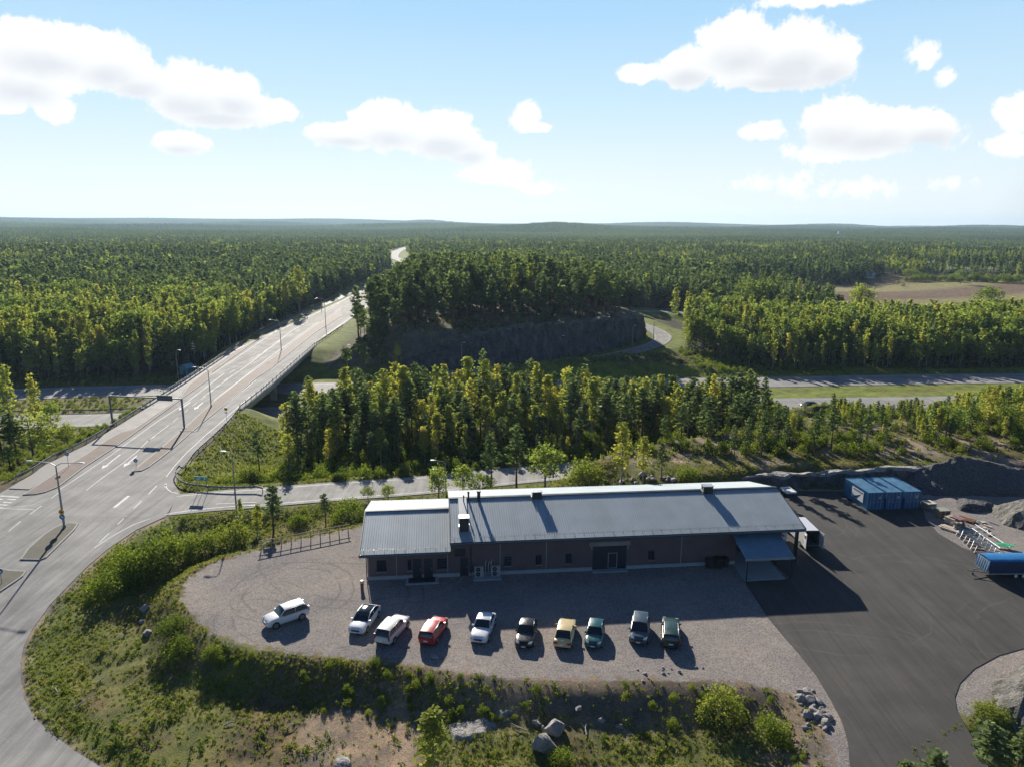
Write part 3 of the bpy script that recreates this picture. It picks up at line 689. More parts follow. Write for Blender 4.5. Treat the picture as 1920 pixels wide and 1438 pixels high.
for a in (((1290, 955), (1320, 938)), ((1340, 948), (1360, 935)), ((1258, 1000), (1280, 985)), ((1300, 975), (1320, 960)), ((1215, 1035), (1245, 1015)), ((1400, 890), (1420, 878)), ((1440, 865), (1460, 850)), ((1480, 838), (1500, 825)), ((1560, 785), (1580, 773)), ((1620, 750), (1645, 735)), ((1660, 725), (1680, 712))): mk(q1(*a), .1)
mk(q1((1000, 1090), (1250, 925), (1450, 790), (1700, 620), (1917, 500)), .1)
mk(q1((1140, 1090), (1400, 905), (1640, 720), (1917, 560)), .1); mk(q1((1200, 1110), (1500, 880), (1760, 690), (1917, 590)), .1)
mark([(p[0] + 1.2, p[1], p[2]) for p in NLr[2:]], .12); mark([(p[0] - 1.2, p[1], p[2]) for p in NRr[2:]], .12)
tag(lines.build('road_markings', M_LINE), kind='structure')

# raised paving, kerbs and islands
def island(name, outline, mat, h=0.13, kerb=0.25, kmat=M_KERB):
    pts = [(p[0], p[1]) for p in outline]; zf = lambda x, y: zroad(y)
    b = MB(); b.prism(pts, lambda x, y: zf(x, y) - .05, lambda x, y: zf(x, y) + h, 1)
    c = Vector((sum(p[0] for p in pts) / len(pts), sum(p[1] for p in pts) / len(pts)))
    L = [(p[0], p[1], 0) for p in pts]; ar = sum(L[i][0] * L[(i + 1) % len(L)][1] - L[(i + 1) % len(L)][0] * L[i][1] for i in range(len(L)))
    inn = []
    m_ = len(L)
    for i in range(m_):
        a, p, d = L[i - 1], L[i], L[(i + 1) % m_]; dx, dy = d[0] - a[0], d[1] - a[1]; l = math.hypot(dx, dy) or 1
        s = 1 if ar > 0 else -1
        inn.append((p[0] - dy / l * kerb * s, p[1] + dx / l * kerb * s))
    b.prism(inn, lambda x, y: zf(x, y) + h, lambda x, y: zf(x, y) + h + .012, 0)
    return tag(b.build(name, [mat, kmat]), kind='structure')
island('traffic_island', Rpx(*px4((150, 1395), (205, 1315), (330, 1205), (400, 1160), (460, 1133), (530, 1118), (592, 1125), (560, 1172), (430, 1300), (350, 1378), (300, 1398))), M_COBBLE)
island('traffic_island', Rpx((-40, 1060), (20, 1069), (50, 1071), (44, 1080), (27, 1092), (0, 1110), (-50, 1128)), M_COBBLE)
island('traffic_island', Rpx((-30, 1085), (-60, 1120), (-90, 1100)), M_COBBLE)
med = px4((985, 738), (1030, 700), (1130, 620), (1250, 520), (1380, 410), (1500, 300), (1640, 180), (1780, 70), (1860, 10)) + q1((1550, 860), (1640, 790), (1760, 700), (1917, 600))
med += q1((1917, 640), (1780, 725), (1640, 835), (1520, 935)) + px4((1917, 40), (1800, 140), (1680, 240), (1520, 370), (1420, 455), (1300, 560), (1200, 640), (1120, 700), (1060, 730))
island('central_reservation', Rpx(*med), M_REDPAVE)
br = px4((170, 911), (270, 905), (340, 890), (440, 850), (640, 700), (840, 570), (1010, 450), (1200, 310), (1400, 165), (1560, 50)) + q1((1190, 955), (1400, 805), (1470, 760))
br += q1((1462, 764), (1330, 830), (1150, 955), (1060, 1025)) + px4((1340, 190), (1250, 250), (1130, 330), (1000, 420), (900, 445), (800, 500), (640, 610), (490, 700), (420, 745), (300, 825))
island('brick_strip', Rpx(*br), M_REDPAVE)
# light concrete footway along the left side of the bridge
wl = [(-78.4, 104), (-79.0, 110.8), (-79.9, 114.8), (-79.45, 126.2), (-80.6, 140.2), (-81.8, 153), (-84.0, 176.3), (-88.0, 207.7), (-92.0, 239.9)]
wr = [R(*p)[:2] for p in (q1((1455, 768), (1330, 834), (1150, 958), (1060, 1028)) + px4((1336, 194), (1250, 254), (1130, 334), (1000, 424), (900, 449), (800, 504), (640, 614), (490, 704), (420, 749), (300, 829), (230, 870)))]
wr = [(x - .15, y) for x, y in wr]
fw = MB(); fw.prism([(x + .35, y) for x, y in wl] + [(wr[0][0], 239.9)] + wr, -1.05, -0.9); tag(fw.build('footway', M_PAVE), kind='structure')
# ------------------------------------------------------------------ bridge over the motorway
M_STEEL = paint('galvanised_steel', (0.20, 0.22, 0.235), 0.6, 0.4, 0.15, 2)
M_STEELP = paint('grey_pole', (0.30, 0.31, 0.31), 0.5, 0.4, 0.12, 1)
M_DARK = paint('dark_metal', (0.035, 0.038, 0.042), 0.5, 0.2, 0.2, 2)
M_WHITE = paint('white_paint', (0.75, 0.75, 0.73), 0.5, 0, 0.06, 2)
M_BRDECK = paint('bridge_concrete', (0.26, 0.25, 0.24), 0.85, 0, 0.2, 0.3)
br_o = empty('road_bridge', (-73, 196, -1), 0, 'concrete road bridge carrying the wide road over the motorway', 'bridge')
I = Matrix.Translation((73, -196, 1))
def loc_mb(b, root):
    L = root.location; c, s_ = math.cos(-root.rotation_euler.z), math.sin(-root.rotation_euler.z)
    out = []
    for x, y, z in b.v:
        x, y, z = x - L.x, y - L.y, z - L.z; out.append((x * c - y * s_, x * s_ + y * c, z))
    b.v = out; return b
def part(b, name, mat, root): return loc_mb(b, root).build(name, mat, root)
SO = SPAN_R + SPAN_L[::-1]
b = MB(); b.prism([(x + (.9 if (x, y) in SPAN_R else -.9), y) for x, y in SO], -2.25, -1.12, 0, True); part(b, 'deck', M_BRDECK, br_o)
b = MB(); b.prism(SO, -1.12, -1.0); part(b, 'carriageway', M_ROAD, br_o)
def edge_beam(pts, sgn):
    b = MB(); b.prism([(x + sgn * .05, y) for x, y in pts] + [(x + sgn * .95, y) for x, y in pts[::-1]], -1.75, -0.86, 0, True); part(b, 'edge_beam', M_CONC, br_o)
edge_beam(SPAN_R, 1); edge_beam(SPAN_L, -1)
for yy, dx in ((187.5, 0), (157.5, 1.2), (222, -2.6)):
    for k in (0.08, 0.36, 0.64, 0.92):
        xr = np.interp(yy, [p[1] for p in SPAN_R], [p[0] for p in SPAN_R]); xl = np.interp(yy, [p[1] for p in SPAN_L], [p[0] for p in SPAN_L])
        b = MB(); b.box((xl + (xr - xl) * k, yy + (k - .5) * 2, -4.9), (1.6 if yy == 187.5 else 1.2, 0.9, 5.5), 0.1); part(b, 'pier', M_CONC, br_o)
for yy, zz in ((152.6, 0), (238.5, 0)):
    xr = np.interp(yy, [p[1] for p in SPAN_R], [p[0] for p in SPAN_R]); xl = np.interp(yy, [p[1] for p in SPAN_L], [p[0] for p in SPAN_L])
    b = MB(); b.box(((xl + xr) / 2, yy, -4.4), (xr - xl + 1.6, 1.2, 4.1)); part(b, 'abutment', M_CONC, br_o)
def add_posts(pl, h, root, parent):
    me = None
    for p in pl[:99]:
        if me is None: o_ = MB().box((0, 0, h / 2 - .1), (.1, .1, h + .2)).build('post', M_STEEL, parent); me = o_.data
        else: o_ = bpy.data.objects.new('post', me); COL.objects.link(o_); o_.parent = parent
        o_.location = (p[0] - root.location.x, p[1] - root.location.y, p[2] - root.location.z)
def rail_mb(line, h=1.0, rails=(1.0, .62, .3), step=2.0, r=.045, beam=None):
    """posts and rails following a line of (x,y,z)"""
    posts, rl = [], MB()
    P = smooth_line(line, 2.0) if len(line) > 2 else line
    acc_, last = 0, None
    for i, p in enumerate(P):
        if last is None or math.dist(p[:2], last[:2]) >= step: posts.append(p); last = p
    for zz in rails: rl.tube([(p[0], p[1], p[2] + zz) for p in P], r, 5)
    if beam:
        O_ = offset(P, beam[0]); vs = []
        prof = [(0, .0), (.05, .05), (.0, .12), (.0, .18), (.05, .25), (0, .31)]
        nrm = [((o[0] - p[0]) / beam[0], (o[1] - p[1]) / beam[0]) for o, p in zip(O_, P)]
        for p, nn_, o in zip(P, nrm, O_):
            for a_, z_ in prof: vs.append((o[0] + nn_[0] * a_ * 1.0, o[1] + nn_[1] * a_, p[2] + beam[1] + z_))
            for a_, z_ in prof[::-1]: vs.append((o[0] + nn_[0] * (a_ - .02), o[1] + nn_[1] * (a_ - .02), p[2] + beam[1] + z_))
        m_ = 2 * len(prof)
        rl.add(vs, [(i * m_ + k, i * m_ + (k + 1) % m_, (i + 1) * m_ + (k + 1) % m_, (i + 1) * m_ + k) for i in range(len(P) - 1) for k in range(m_)])
    return posts, rl
for pts, sgn in ((SPAN_R, 1), (SPAN_L, -1)):
    po, ra = rail_mb([(x + sgn * .5, y, -.86) for x, y in pts], 1.15, (1.15, .8, .5, .2), 2.2, .035, (sgn * .12, .45))
    o = part(ra, 'railing', M_STEEL, br_o); add_posts(po, 1.15, br_o, o)
def guardrail(line, label, group='steel guardrails along the roads', step=3.2, side=.1, h=.78, extra=()):
    o = empty('guardrail', line[0], 0, label, 'guardrail', group)
    po, ra = rail_mb(line, h, extra, step, .03, (side, h - .31))
    part(ra, 'beam', M_STEEL, o); add_posts(po, h, o, o)
    return o
c_ = [R(*p) for p in px4((1917, 872), (1760, 878), (1560, 870), (1400, 850), (1335, 810), (1318, 765), (1345, 720))]
c_ = [(-38.5, 103.6, -1.05)] + c_
guardrail(c_ + [(-54.6, 112.3, -1), (-56.3, 120.4, -1), (-57.1, 129, -1), (-58.5, 141.5, -1), (-60.4, 152.5, -1)], 'curved steel guardrail wrapping the grassy corner between the bridge road and the slip road')
guardrail([(-82.4, 152.5, -1), (-81.1, 140.2, -1), (-80.0, 126.2, -1), (-80.4, 118, -1), (-79.6, 112, -1), (-79.7, 108, -1)], 'steel guardrail on posts edging the footway left of the bridge approach')
guardrail([(-93, 240.5, -1), (-95.2, 258, -1), (-96.8, 275, -1), (-98, 300, -1), (-98.5, 330, -1)], 'steel guardrail along the footpath beyond the far end of the bridge')
guardrail([(-67.2, 240.5, -1), (-67.6, 262, -1), (-68.4, 285, -1)], 'short steel guardrail right of the road beyond the bridge')
guardrail([(x, y + MW_NW + 1.2, z) for x, y, z in MW_N[1:5]], 'long steel guardrail along the motorway median left of and under the bridge')
guardrail([(x, y + LOOP_W + 1.4, z) for x, y, z in [(54, 353, -3), (60, 361, -3), (68, 362.5, -3), (83, 356.5, -3), (98, 342, -3.5)]], 'guardrail on the far bend of the loop road by the wood')

# ------------------------------------------------------------------ street lamps
def top_height(foot, z, tpx):
    """height of a mast from the row of its top"""
    lo, hi = 0.5, 40
    for _ in range(30):
        m_ = (lo + hi) / 2
        if project(foot[0], foot[1], z + m_)[1] > tpx: lo = m_
        else: hi = m_
    return lo
def lamp(x, y, z, h, arms, label, group='street lamps on tall grey poles', r=.11):
    o = empty('street_lamp', (x, y, z), 0, label, 'street lamp', group)
    b = MB(); b.tube([(0, 0, -.3), (0, 0, h * .5), (0, 0, h - .3)], [r * 1.25, r, r * .6], 8); b.tube([(0, 0, 0), (0, 0, .5)], r * 1.7, 8); b.build('pole', M_STEELP, o)
    for ax, ay, rise in arms:
        b = MB(); b.tube([(0, 0, h - .32), (ax * .25, ay * .25, h - .05 + rise * .6), (ax, ay, h + rise)], [.06, .05, .04], 6); a = b.build('arm', M_STEELP, o)
        l = math.hypot(ax, ay); ux, uy = ax / l, ay / l; b = MB()
        for k, (s0, w0, z0) in enumerate(((0, .07, .05), (.25, .16, .09), (.6, .17, .08), (.8, .08, .03))):
            pass
        P = []
        for s0, w0, t0, b0 in ((-.1, .06, .05, -.04), (.25, .15, .09, -.06), (.65, .15, .07, -.06), (.85, .07, .02, -.04)):
            cx, cy = ax + ux * s0, ay + uy * s0
            P += [(cx - uy * w0, cy + ux * w0, h + rise + b0), (cx + uy * w0, cy - ux * w0, h + rise + b0), (cx + uy * w0 * .7, cy - ux * w0 * .7, h + rise + t0), (cx - uy * w0 * .7, cy + ux * w0 * .7, h + rise + t0)]
        b.add(P, [(i * 4 + k, i * 4 + (k + 1) % 4, i * 4 + 4 + (k + 1) % 4, i * 4 + 4 + k) for i in range(3) for k in range(4)] + [(3, 2, 1, 0), (12, 13, 14, 15)])
        b.build('lamp_head', M_WHITE, a)
    return o
def lamp_px(foot, top, z, arms, label, **k):
    z = R(*foot)[2] if z is None else z
    p = G(foot[0], foot[1], z); return lamp(p[0], p[1], z, top_height(p, z, top), arms, label, **k)
lampA = lamp_px((121, 990), 869, None, [(-3.3, .3, .25), (3.3, -.3, .25)], 'two-armed street lamp on the weedy traffic island, with two round signs', r=.13)
lamp_px((396, 762), 692, -.87, [(-2.8, .2, .35)], 'street lamp on the red central strip of the bridge, just past the sign gantry')
lamp_px((527.5, 657), 602, -.87, [(-2.8, .2, .3)], 'street lamp on the red central strip near the far end of the bridge')
lamp_px((611, 614), 561, -.9, [(-2.8, .2, .3)], 'street lamp in the roadway strip just beyond the bridge, before the trees')
lamp_px((603, 583), 562, -1, [(-2.4, .2, .3)], 'slim street lamp among trees left of the road beyond the bridge')
lamp_px((445, 974), 848, -1.4, [(-.9, .1, .1)], 'street lamp standing on the near verge of the slip road opposite the guardrail end')
lamp_px((836, 924), 866, -2.2, [(-1.6, .2, .2), (-1.3, .2, -1.3)], 'street lamp rising behind the left end of the hall roof')
lamp_px((335.6, 719), 657, -7.2, [(.5, 0, .05)], 'street lamp by the small turquoise hut beyond the left motorway')
for ft, tp, z, t in (((651.7, 706), 647, -7, 'leftmost street lamp below the dark rock face, by the pines'), ((866, 691), 643, -7, 'street lamp in front of the left part of the dark rock face'), ((1051, 675), 630, -7, 'street lamp in front of the middle of the dark rock face'),
                   ((1185, 664), 611, -5.8, 'street lamp at the right end of the dark rock face'), ((1225, 637), 602, -4.8, 'street lamp on the inside of the loop road bend'), ((1080, 849), 805, -5, 'street lamp among the young trees in front of the motorway')):
    lamp_px(ft, tp, z, [(.5, .1, .05)], t)

# ------------------------------------------------------------------ signs
M_SBLUE = paint('sign_blue', (0.02, 0.16, 0.42), 0.4, 0, .05, 1); M_SYEL = paint('sign_yellow', (0.75, 0.45, 0.03), 0.4, 0, .08, 1)
M_SWHITE = paint('sign_white', (0.8, 0.8, 0.8), 0.4, 0, .03, 1); M_SGREEN = paint('sign_green', (0.01, 0.30, 0.26), 0.4, 0, .06, 1); M_SBACK = paint('sign_back', (0.10, 0.13, 0.15), 0.5, .3, .1, 1)
M_BLACK = paint('black_print', (0.02, 0.02, 0.02), 0.5, 0, 0, 1)
def disc(b, c, r, th=.03, mi=0, n=20):
    b.cyl((c[0], c[1] + th / 2, c[2]), (c[0], c[1] - th / 2, c[2]), r, n, mi, False)
def arrow_mb(c, s, ang):
    """flat arrow facing -Y"""
    b = MB(); P = [(-.10, -.55), (.10, -.55), (.10, .1), (.32, .1), (0, .6), (-.32, .1), (-.10, .1)]
    ca, sa = math.cos(ang), math.sin(ang); v = [(c[0] + (x * ca - z * sa) * s, c[1], c[2] + (x * sa + z * ca) * s) for x, z in P]
    b.add(v, [tuple(range(7))]); b.add([(x, y + .006, z) for x, y, z in v], [tuple(range(7))[::-1]]); return b
def round_sign(foot, z, h, kind, label, rz=0.0):
    o = empty('road_sign', (*foot, z), rz, label, 'road sign', 'small round road signs')
    b = MB(); b.cyl((0, 0, -.2), (0, 0, h + .3), .035, 8); b.build('post', M_STEELP, o)
    b = MB(); disc(b, (0, -.05, h), .34); s_ = b.build('disc', M_SBLUE if kind == 'blue' else M_SYEL, o)
    b = MB(); disc(b, (0, -.03, h), .36, .02); b.build('rim', M_SWHITE, s_)
    if kind == 'blue': arrow_mb((0, -.075, h), .45, math.radians(-135)).build('arrow', M_SWHITE, s_)
    else:
        b = MB(); b.box((0, -.07, h), (.36, .01, .1)); b.box((0, -.07, h + .02), (.1, .012, .3)); b.build('black_symbol', M_BLACK, s_)
        b = MB(); b.box((0, -.05, h - .75), (.62, .02, .26), 0, 0); p_ = b.build('plate', M_SWHITE, o)
        b = MB(); b.box((0, -.065, h - .81), (.6, .012, .12)); b.build('blue_band', M_SBLUE, p_)
    return o
round_sign(R(129, 876.5)[:2], -.87, 2.3, 'blue', 'round blue arrow sign on the brick strip left of the bridge approach')
round_sign(R(256, 877)[:2], -.87, 1.2, 'blue', 'round blue arrow sign at the near tip of the red central strip')
round_sign(R(425.5, 790)[:2], -1, 2.7, 'yellow', 'yellow round sign above a small plate at the right edge of the bridge')
round_sign(R(4, 1094)[:2], R(4, 1094)[2] + .13, 1.5, 'blue', 'round blue arrow sign on the small island at the left edge')
for dz, m_, t in ((2.45, M_SYEL, 0), (1.75, M_SBLUE, 1)):
    b = MB(); disc(b, (0, -.18, dz), .38); s_ = b.build('sign_disc', m_, lampA); b = MB()
    if t: arrow_mb((0, -.2, dz), .5, math.radians(-135)).build('arrow', M_SWHITE, s_)
    else: b.box((0, -.2, dz), (.4, .01, .1)); b.box((.05, -.2, dz), (.1, .012, .34)); b.build('black_symbol', M_BLACK, s_)
# green direction sign on three posts
p0, p1 = G(368, 925, -1.05), G(390, 926, -1.05)
o = empty('direction_sign', (*p0, -1.05), math.atan2(p1[1] - p0[1], p1[0] - p0[0]), 'green direction sign on three thin posts inside the curved guardrail', 'road sign')
L = math.dist(p0, p1); hh = top_height(p0, -1.05, 892.5)
for k in (.12, .5, .93): b = MB(); b.cyl((L * k, .05, -.2), (L * k, .05, hh - .05), .04, 6); b.build('post', M_STEELP, o)
b = MB(); b.box((L * .5, 0, hh - .3), (L * 1.08, .04, .62)); s_ = b.build('panel', M_SGREEN, o)
b = MB(); b.box((L * .3, -.026, hh - .2), (L * .42, .008, .08)); b.box((L * .3, -.026, hh - .42), (L * .3, .008, .08)); b.add([(L * .78, -.027, hh - .1), (L * .78, -.027, hh - .5), (L * .95, -.027, hh - .3)], [(0, 1, 2)]); b.build('white_text', M_SWHITE, s_).__setitem__('kind', 'stuff')
# portal gantry
gl, gr = G(211.6, 797.6, -1.1), R(345.8, 803.7)[:2]
o = empty('sign_gantry', (*gl, -1.0), math.atan2(gr[1] - gl[1], gr[0] - gl[0]), 'grey portal gantry spanning the lanes with one dark sign panel', 'gantry')
L = math.dist(gl, gr); hg = top_height(gr, -1.0, 747)
for k in (0, L):
    b = MB(); b.box((k, 0, hg / 2), (.28, .28, hg)); b.box((k, 0, .12), (.7, .5, .24)); b.build('post', M_STEEL, o)
b = MB(); b.box((L / 2, 0, hg - .12), (L + .28, .2, .24)); b.build('beam', M_STEEL, o)
b = MB(); b.box((L * .78, -.22, hg), (3.3, .12, 1.15)); b.box((L * .78, -.13, hg + .35), (3.1, .1, .08)); b.box((L * .78, -.13, hg - .35), (3.1, .1, .08)); b.build('sign_panel', M_SBACK, o)

# ------------------------------------------------------------------ the long brick hall
hall = empty('brick_hall', (*BO, 0), BA, 'long low brick hall with a grey ribbed metal roof and a lower left wing', 'hall')
def mat_brick():
    m, nt = mat_new('brown_brick'); q = N(nt); tc = q.n('ShaderNodeTexCoord').outputs['Object']
    sp = q.n('ShaderNodeSeparateXYZ'); nt.links.new(tc, sp.inputs[0]); cb = q.n('ShaderNodeCombineXYZ')
    nt.links.new(q.math('ADD', sp.outputs[0], sp.outputs[1]), cb.inputs[0]); nt.links.new(sp.outputs[2], cb.inputs[1])
    br = q.n('ShaderNodeTexBrick'); nt.links.new(cb.outputs[0], br.inputs['Vector']); br.inputs['Scale'].default_value = 3.3
    br.inputs[1].default_value = (0.129, 0.090, 0.088, 1); br.inputs[2].default_value = (0.156, 0.111, 0.108, 1); br.inputs[3].default_value = (0.162, 0.149, 0.162, 1); br.inputs['Mortar Size'].default_value = .018
    n = q.noise(.6, tc, 4); c = q.mix(q.rng(n, .35, .65), q.mix(1.0, br.outputs[0], (.85, .85, .87), 'MULTIPLY'), br.outputs[0])
    q.out(q.bsdf(c, .9, 0, q.bump(br.outputs['Fac'], -.3, .01), .2)); return m
def mat_ribbed(name, col, along=0, rough=.42):
    m, nt = mat_new(name); q = N(nt); tc = q.n('ShaderNodeTexCoord').outputs['Object']
    sp = q.n('ShaderNodeSeparateXYZ'); nt.links.new(tc, sp.inputs[0])
    n = q.noise(.35, tc, 4); sheet = q.math('FRACT', q.math('MULTIPLY', sp.outputs[along], 1 / 1.1))
    seam = q.rng(q.math('ABSOLUTE', q.math('SUBTRACT', sheet, .5)), .485, .5, 0, .35)
    wn_ = q.n('ShaderNodeTexWhiteNoise', noise_dimensions='1D'); nt.links.new(q.math('FLOOR', q.math('MULTIPLY', sp.outputs[along], 1 / 1.1)), wn_.inputs['W'])
    c = q.mix(q.rng(n, .3, .7), tuple(x * .9 for x in col), tuple(x * 1.1 for x in col))
    c = q.mix(q.rng(wn_.outputs[0], 0, 1, 0, .12), c, (.1, .12, .13)); c = q.mix(q.math('MULTIPLY', seam, .6), c, (.05, .06, .07))
    q.out(q.bsdf(c, .62, .05, None, .25)); return m
M_BRICK = mat_brick(); M_ROOF = mat_ribbed('ribbed_roof_sheet', (.36, .42, .45))
M_TRIM = paint('dark_blue_trim', (0.035, 0.06, 0.085), .45, .2, .1, 1); M_PLINTH = paint('plinth_concrete', (.34, .37, .38), .85, 0, .12, .7)
M_GLASS = paint('dark_glass', (0.015, 0.02, 0.028), .08, 0, .1, 1, 0, .8); M_DOOR = paint('dark_door', (0.022, 0.03, 0.042), .4, .1, .15, 1)
M_ZINC = paint('light_zinc', (.45, .47, .48), .4, .6, .1, 1); M_GUTTER = paint('gutter_steel', (.12, .17, .20), .35, .4, .1, 1)
def hb(): return MB()
U1, UR, VB = 9.6, 51.0, 15.0          # wing end, right end, back wall
RU = 43.3                              # recessed bay begins
EW, ER, RV = 3.45, 4.45, 7.1           # wing eave, main eave, ridge position
RW, RM = 5.45, 6.75
b = hb()
def wallbox(u0, u1, v0, v1, z0, z1, mi=0): b.box(((u0 + u1) / 2, (v0 + v1) / 2, (z0 + z1) / 2), (u1 - u0, v1 - v0, z1 - z0), 0, mi)
# front wall pieces leave the openings free
OPEN = [(1.0, 2.15, .95, 2.4), (4.48, 4.95, .95, 2.35), (5.1, 6.08, 0, 2.36), (6.37, 7.33, 0, 2.35), (7.83, 8.97, .92, 2.3), (9.85, 11.1, 2.45, 3.4), (10.5, 11.4, 0, 2.3), (15.55, 16.4, 1.0, 2.18), (19.2, 19.95, 1.0, 2.22), (22.7, 23.5, .97, 2.24), (25.95, 29.95, 0, 3.0), (32.6, 33.4, .95, 2.2)]
us = sorted({0.0, RU, U1} | {o_[0] for o_ in OPEN} | {o_[1] for o_ in OPEN})
for a_, c2 in zip(us[:-1], us[1:]):
    m_ = (a_ + c2) / 2; top = 3.5 if m_ < U1 else 4.5
    holes = sorted((o_[2], o_[3]) for o_ in OPEN if o_[0] <= m_ <= o_[1]); z = 0.42 if not (holes and holes[0][0] == 0) else 0
    for z0, z1 in holes:
        if z0 > z: wallbox(a_, c2, 0, .3, z, z0)
        z = z1
    wallbox(a_, c2, 0, .3, z, top)
wallbox(0, .3, .3, VB, .42, 3.5); wallbox(0, U1, VB - .3, VB, .42, 3.5); wallbox(U1, UR, VB - .3, VB, .42, 4.5); wallbox(UR - .3, UR, 3.2, VB - .3, .42, 4.5); wallbox(RU, UR - .3, 3.2, 3.5, .42, 4.5); wallbox(RU - .3, RU, .3, 3.2, .42, 4.5); wallbox(U1, U1 + .3, .3, VB - .3, 3.0, 4.5)
def gable(u, zE, zR, v0, v1, th):
    s_ = [(u, v0, zE), (u, v1, zE), (u, RV, zR - .25)]; t_ = [(u + th, y, z) for _, y, z in s_]
    b.add(s_ + t_, [(0, 2, 1), (3, 4, 5), (0, 1, 4, 3), (1, 2, 5, 4), (2, 0, 3, 5)])
gable(0, 3.5, RW - .1, 0, VB, .3); gable(U1 + .02, 4.5, RM - .05, 0, VB, .3); gable(UR - .32, 4.5, RM - .05, 0.3, VB, .3)
b.build('wall', M_BRICK, hall)
b = hb()
pu = [0, 5.05, 6.1, 6.35, 7.35, 10.45, 11.45, 25.9, 30.0, RU]
for a_, c2 in ((0, 5.05), (6.13, 6.32), (7.38, 10.45), (11.45, 25.9), (30.0, RU)): wallbox(a_, c2, -.06, .3, -.1, .42)
wallbox(-.06, 0, -.06, VB + .06, -.1, .42); wallbox(RU, UR + .05, 3.14, 3.5, -.1, 1.1); wallbox(UR, UR + .06, 3.2, VB + .06, -.1, .42); wallbox(0, UR, VB, VB + .06, -.1, .42)
b.build('plinth', M_PLINTH, hall)
b = hb()      # pale joints between the wall panels
for u_, t_ in ((3.25, 3.42), (9.05, 3.42), (15.08, 4.3), (20.45, 4.3), (36.6, 4.3), (.12, 3.42)): b.box((u_, -.012, (.42 + t_) / 2), (.06, .03, t_ - .42))
b.build('panel_joints', M_PLINTH, hall)['kind'] = 'stuff'
def roof(u0, u1, v0, v1, zE, zR, name):
    """corrugated sheets as real ribs"""
    b = hb(); step = .27; n_ = int((u1 - u0) / step); vs = []; fs = []
    us_ = []
    for i in range(n_ + 1):
        a_ = u0 + (u1 - u0) * i / n_
        us_ += [(a_, 0), (min(u1, a_ + step * .62), 0), (min(u1, a_ + step * .72), .028), (min(u1, a_ + step * .9), .028)] if i < n_ else [(u1, 0)]
    nr = len(us_)
    for (vv, zz) in ((v0, zE), (RV, zR), (v1, zE)):
        for a_, dz in us_: vs.append((a_, vv, zz + dz))
    for k in range(2): fs += [(k * nr + i, k * nr + i + 1, (k + 1) * nr + i + 1, (k + 1) * nr + i) for i in range(nr - 1)]
    b.add(vs, fs)
    for va, za, vc, zc in ((v0, zE, RV, zR), (v1, zE, RV, zR)):       # underside
        P = [(u0, va, za - .14), (u1, va, za - .14), (u1, vc, zc - .14), (u0, vc, zc - .14)]; b.add(P, [(0, 3, 2, 1)] if va < vc else [(0, 1, 2, 3)])
    r_ = b.build(name, M_ROOF, hall)
    b = hb()
    for s_, va in ((1, v0), (-1, v1)):
        b.box(((u0 + u1) / 2, va - s_ * .02, zE - .14), (u1 - u0 + .1, .05, .34))
    for uu in (u0 - .03, u1 + .03):
        for va in (v0, v1):
            P = [(uu - .05, va, zE - .22), (uu + .05, va, zE - .22), (uu + .05, RV, zR - .22), (uu - .05, RV, zR - .22), (uu - .05, va, zE + .07), (uu + .05, va, zE + .07), (uu + .05, RV, zR + .07), (uu - .05, RV, zR + .07)]
            b.hexa(P)
    b.build('fascia', M_TRIM, r_)
    b = hb(); b.hexa([(u0, RV - .28, zR - .02), (u1, RV - .28, zR - .02), (u1, RV, zR + .03), (u0, RV, zR + .03), (u0, RV - .28, zR + .06), (u1, RV - .28, zR + .06), (u1, RV, zR + .12), (u0, RV, zR + .12)])
    b.hexa([(u0, RV, zR + .03), (u1, RV, zR + .03), (u1, RV + .28, zR - .02), (u0, RV + .28, zR - .02), (u0, RV, zR + .12), (u1, RV, zR + .12), (u1, RV + .28, zR + .06), (u0, RV + .28, zR + .06)])
    b.build('ridge_cap', M_TRIM, r_)
    b = hb(); b.tube([(u0 + .02, v0 - .13, zE - .1), (u1 - .02, v0 - .13, zE - .1)], .075, 8); b.build('gutter', M_GUTTER, r_)
    b = hb(); sl = (zR - zE) / (RV - v0)
    for vv in (v0 + .55, v0 + .62): b.tube([(u0 + .1, vv, zE + sl * (vv - v0) + .14 + (vv - v0 - .55)), (u1 - .1, vv, zE + sl * (vv - v0) + .14 + (vv - v0 - .55))], .02, 5)
    k_ = u0 + .4
    while k_ < u1: b.box((k_, v0 + .58, zE + sl * .58 + .1), (.04, .1, .22)); k_ += 1.15
    b.build('snow_guard', M_ZINC, r_)
    return sl
roof(-.75, 9.35, -.8, 15.2, EW, RW, 'wing_roof'); SL = roof(9.4, UR + .35, -.9, 15.2, ER + .12, RM, 'main_roof')
def roofz(v): return ER + .12 + SL * (v + .9) if v < RV else RM - (v - RV) * (RM - ER - .12) / (15.2 - RV)
# windows and doors
def window(u0, u1, z0, z1, bars=0, name='window'):
    b = hb(); fr = .06
    for a_, c2, e, f_ in ((u0, u1, z0, z0 + fr), (u0, u1, z1 - fr, z1), (u0, u0 + fr, z0 + fr, z1 - fr), (u1 - fr, u1, z0 + fr, z1 - fr)): b.box(((a_ + c2) / 2, .1, (e + f_) / 2), (c2 - a_, .08, f_ - e))
    for k in range(bars): zz = z0 + (z1 - z0) * (k + 1) / (bars + 1); b.box(((u0 + u1) / 2, .1, zz), (u1 - u0 - 2 * fr, .05, .05))
    o_ = b.build(name, M_TRIM, hall)
    b = hb(); b.box(((u0 + u1) / 2, .16, (z0 + z1) / 2), (u1 - u0 - .1, .03, z1 - z0 - .1)); b.build('pane', M_GLASS, o_)
    if z0 > .3: b = hb(); b.box(((u0 + u1) / 2, -.05, z0 - .03), (u1 - u0 + .1, .14, .05)); b.build('sill', M_ZINC, o_)
    return o_
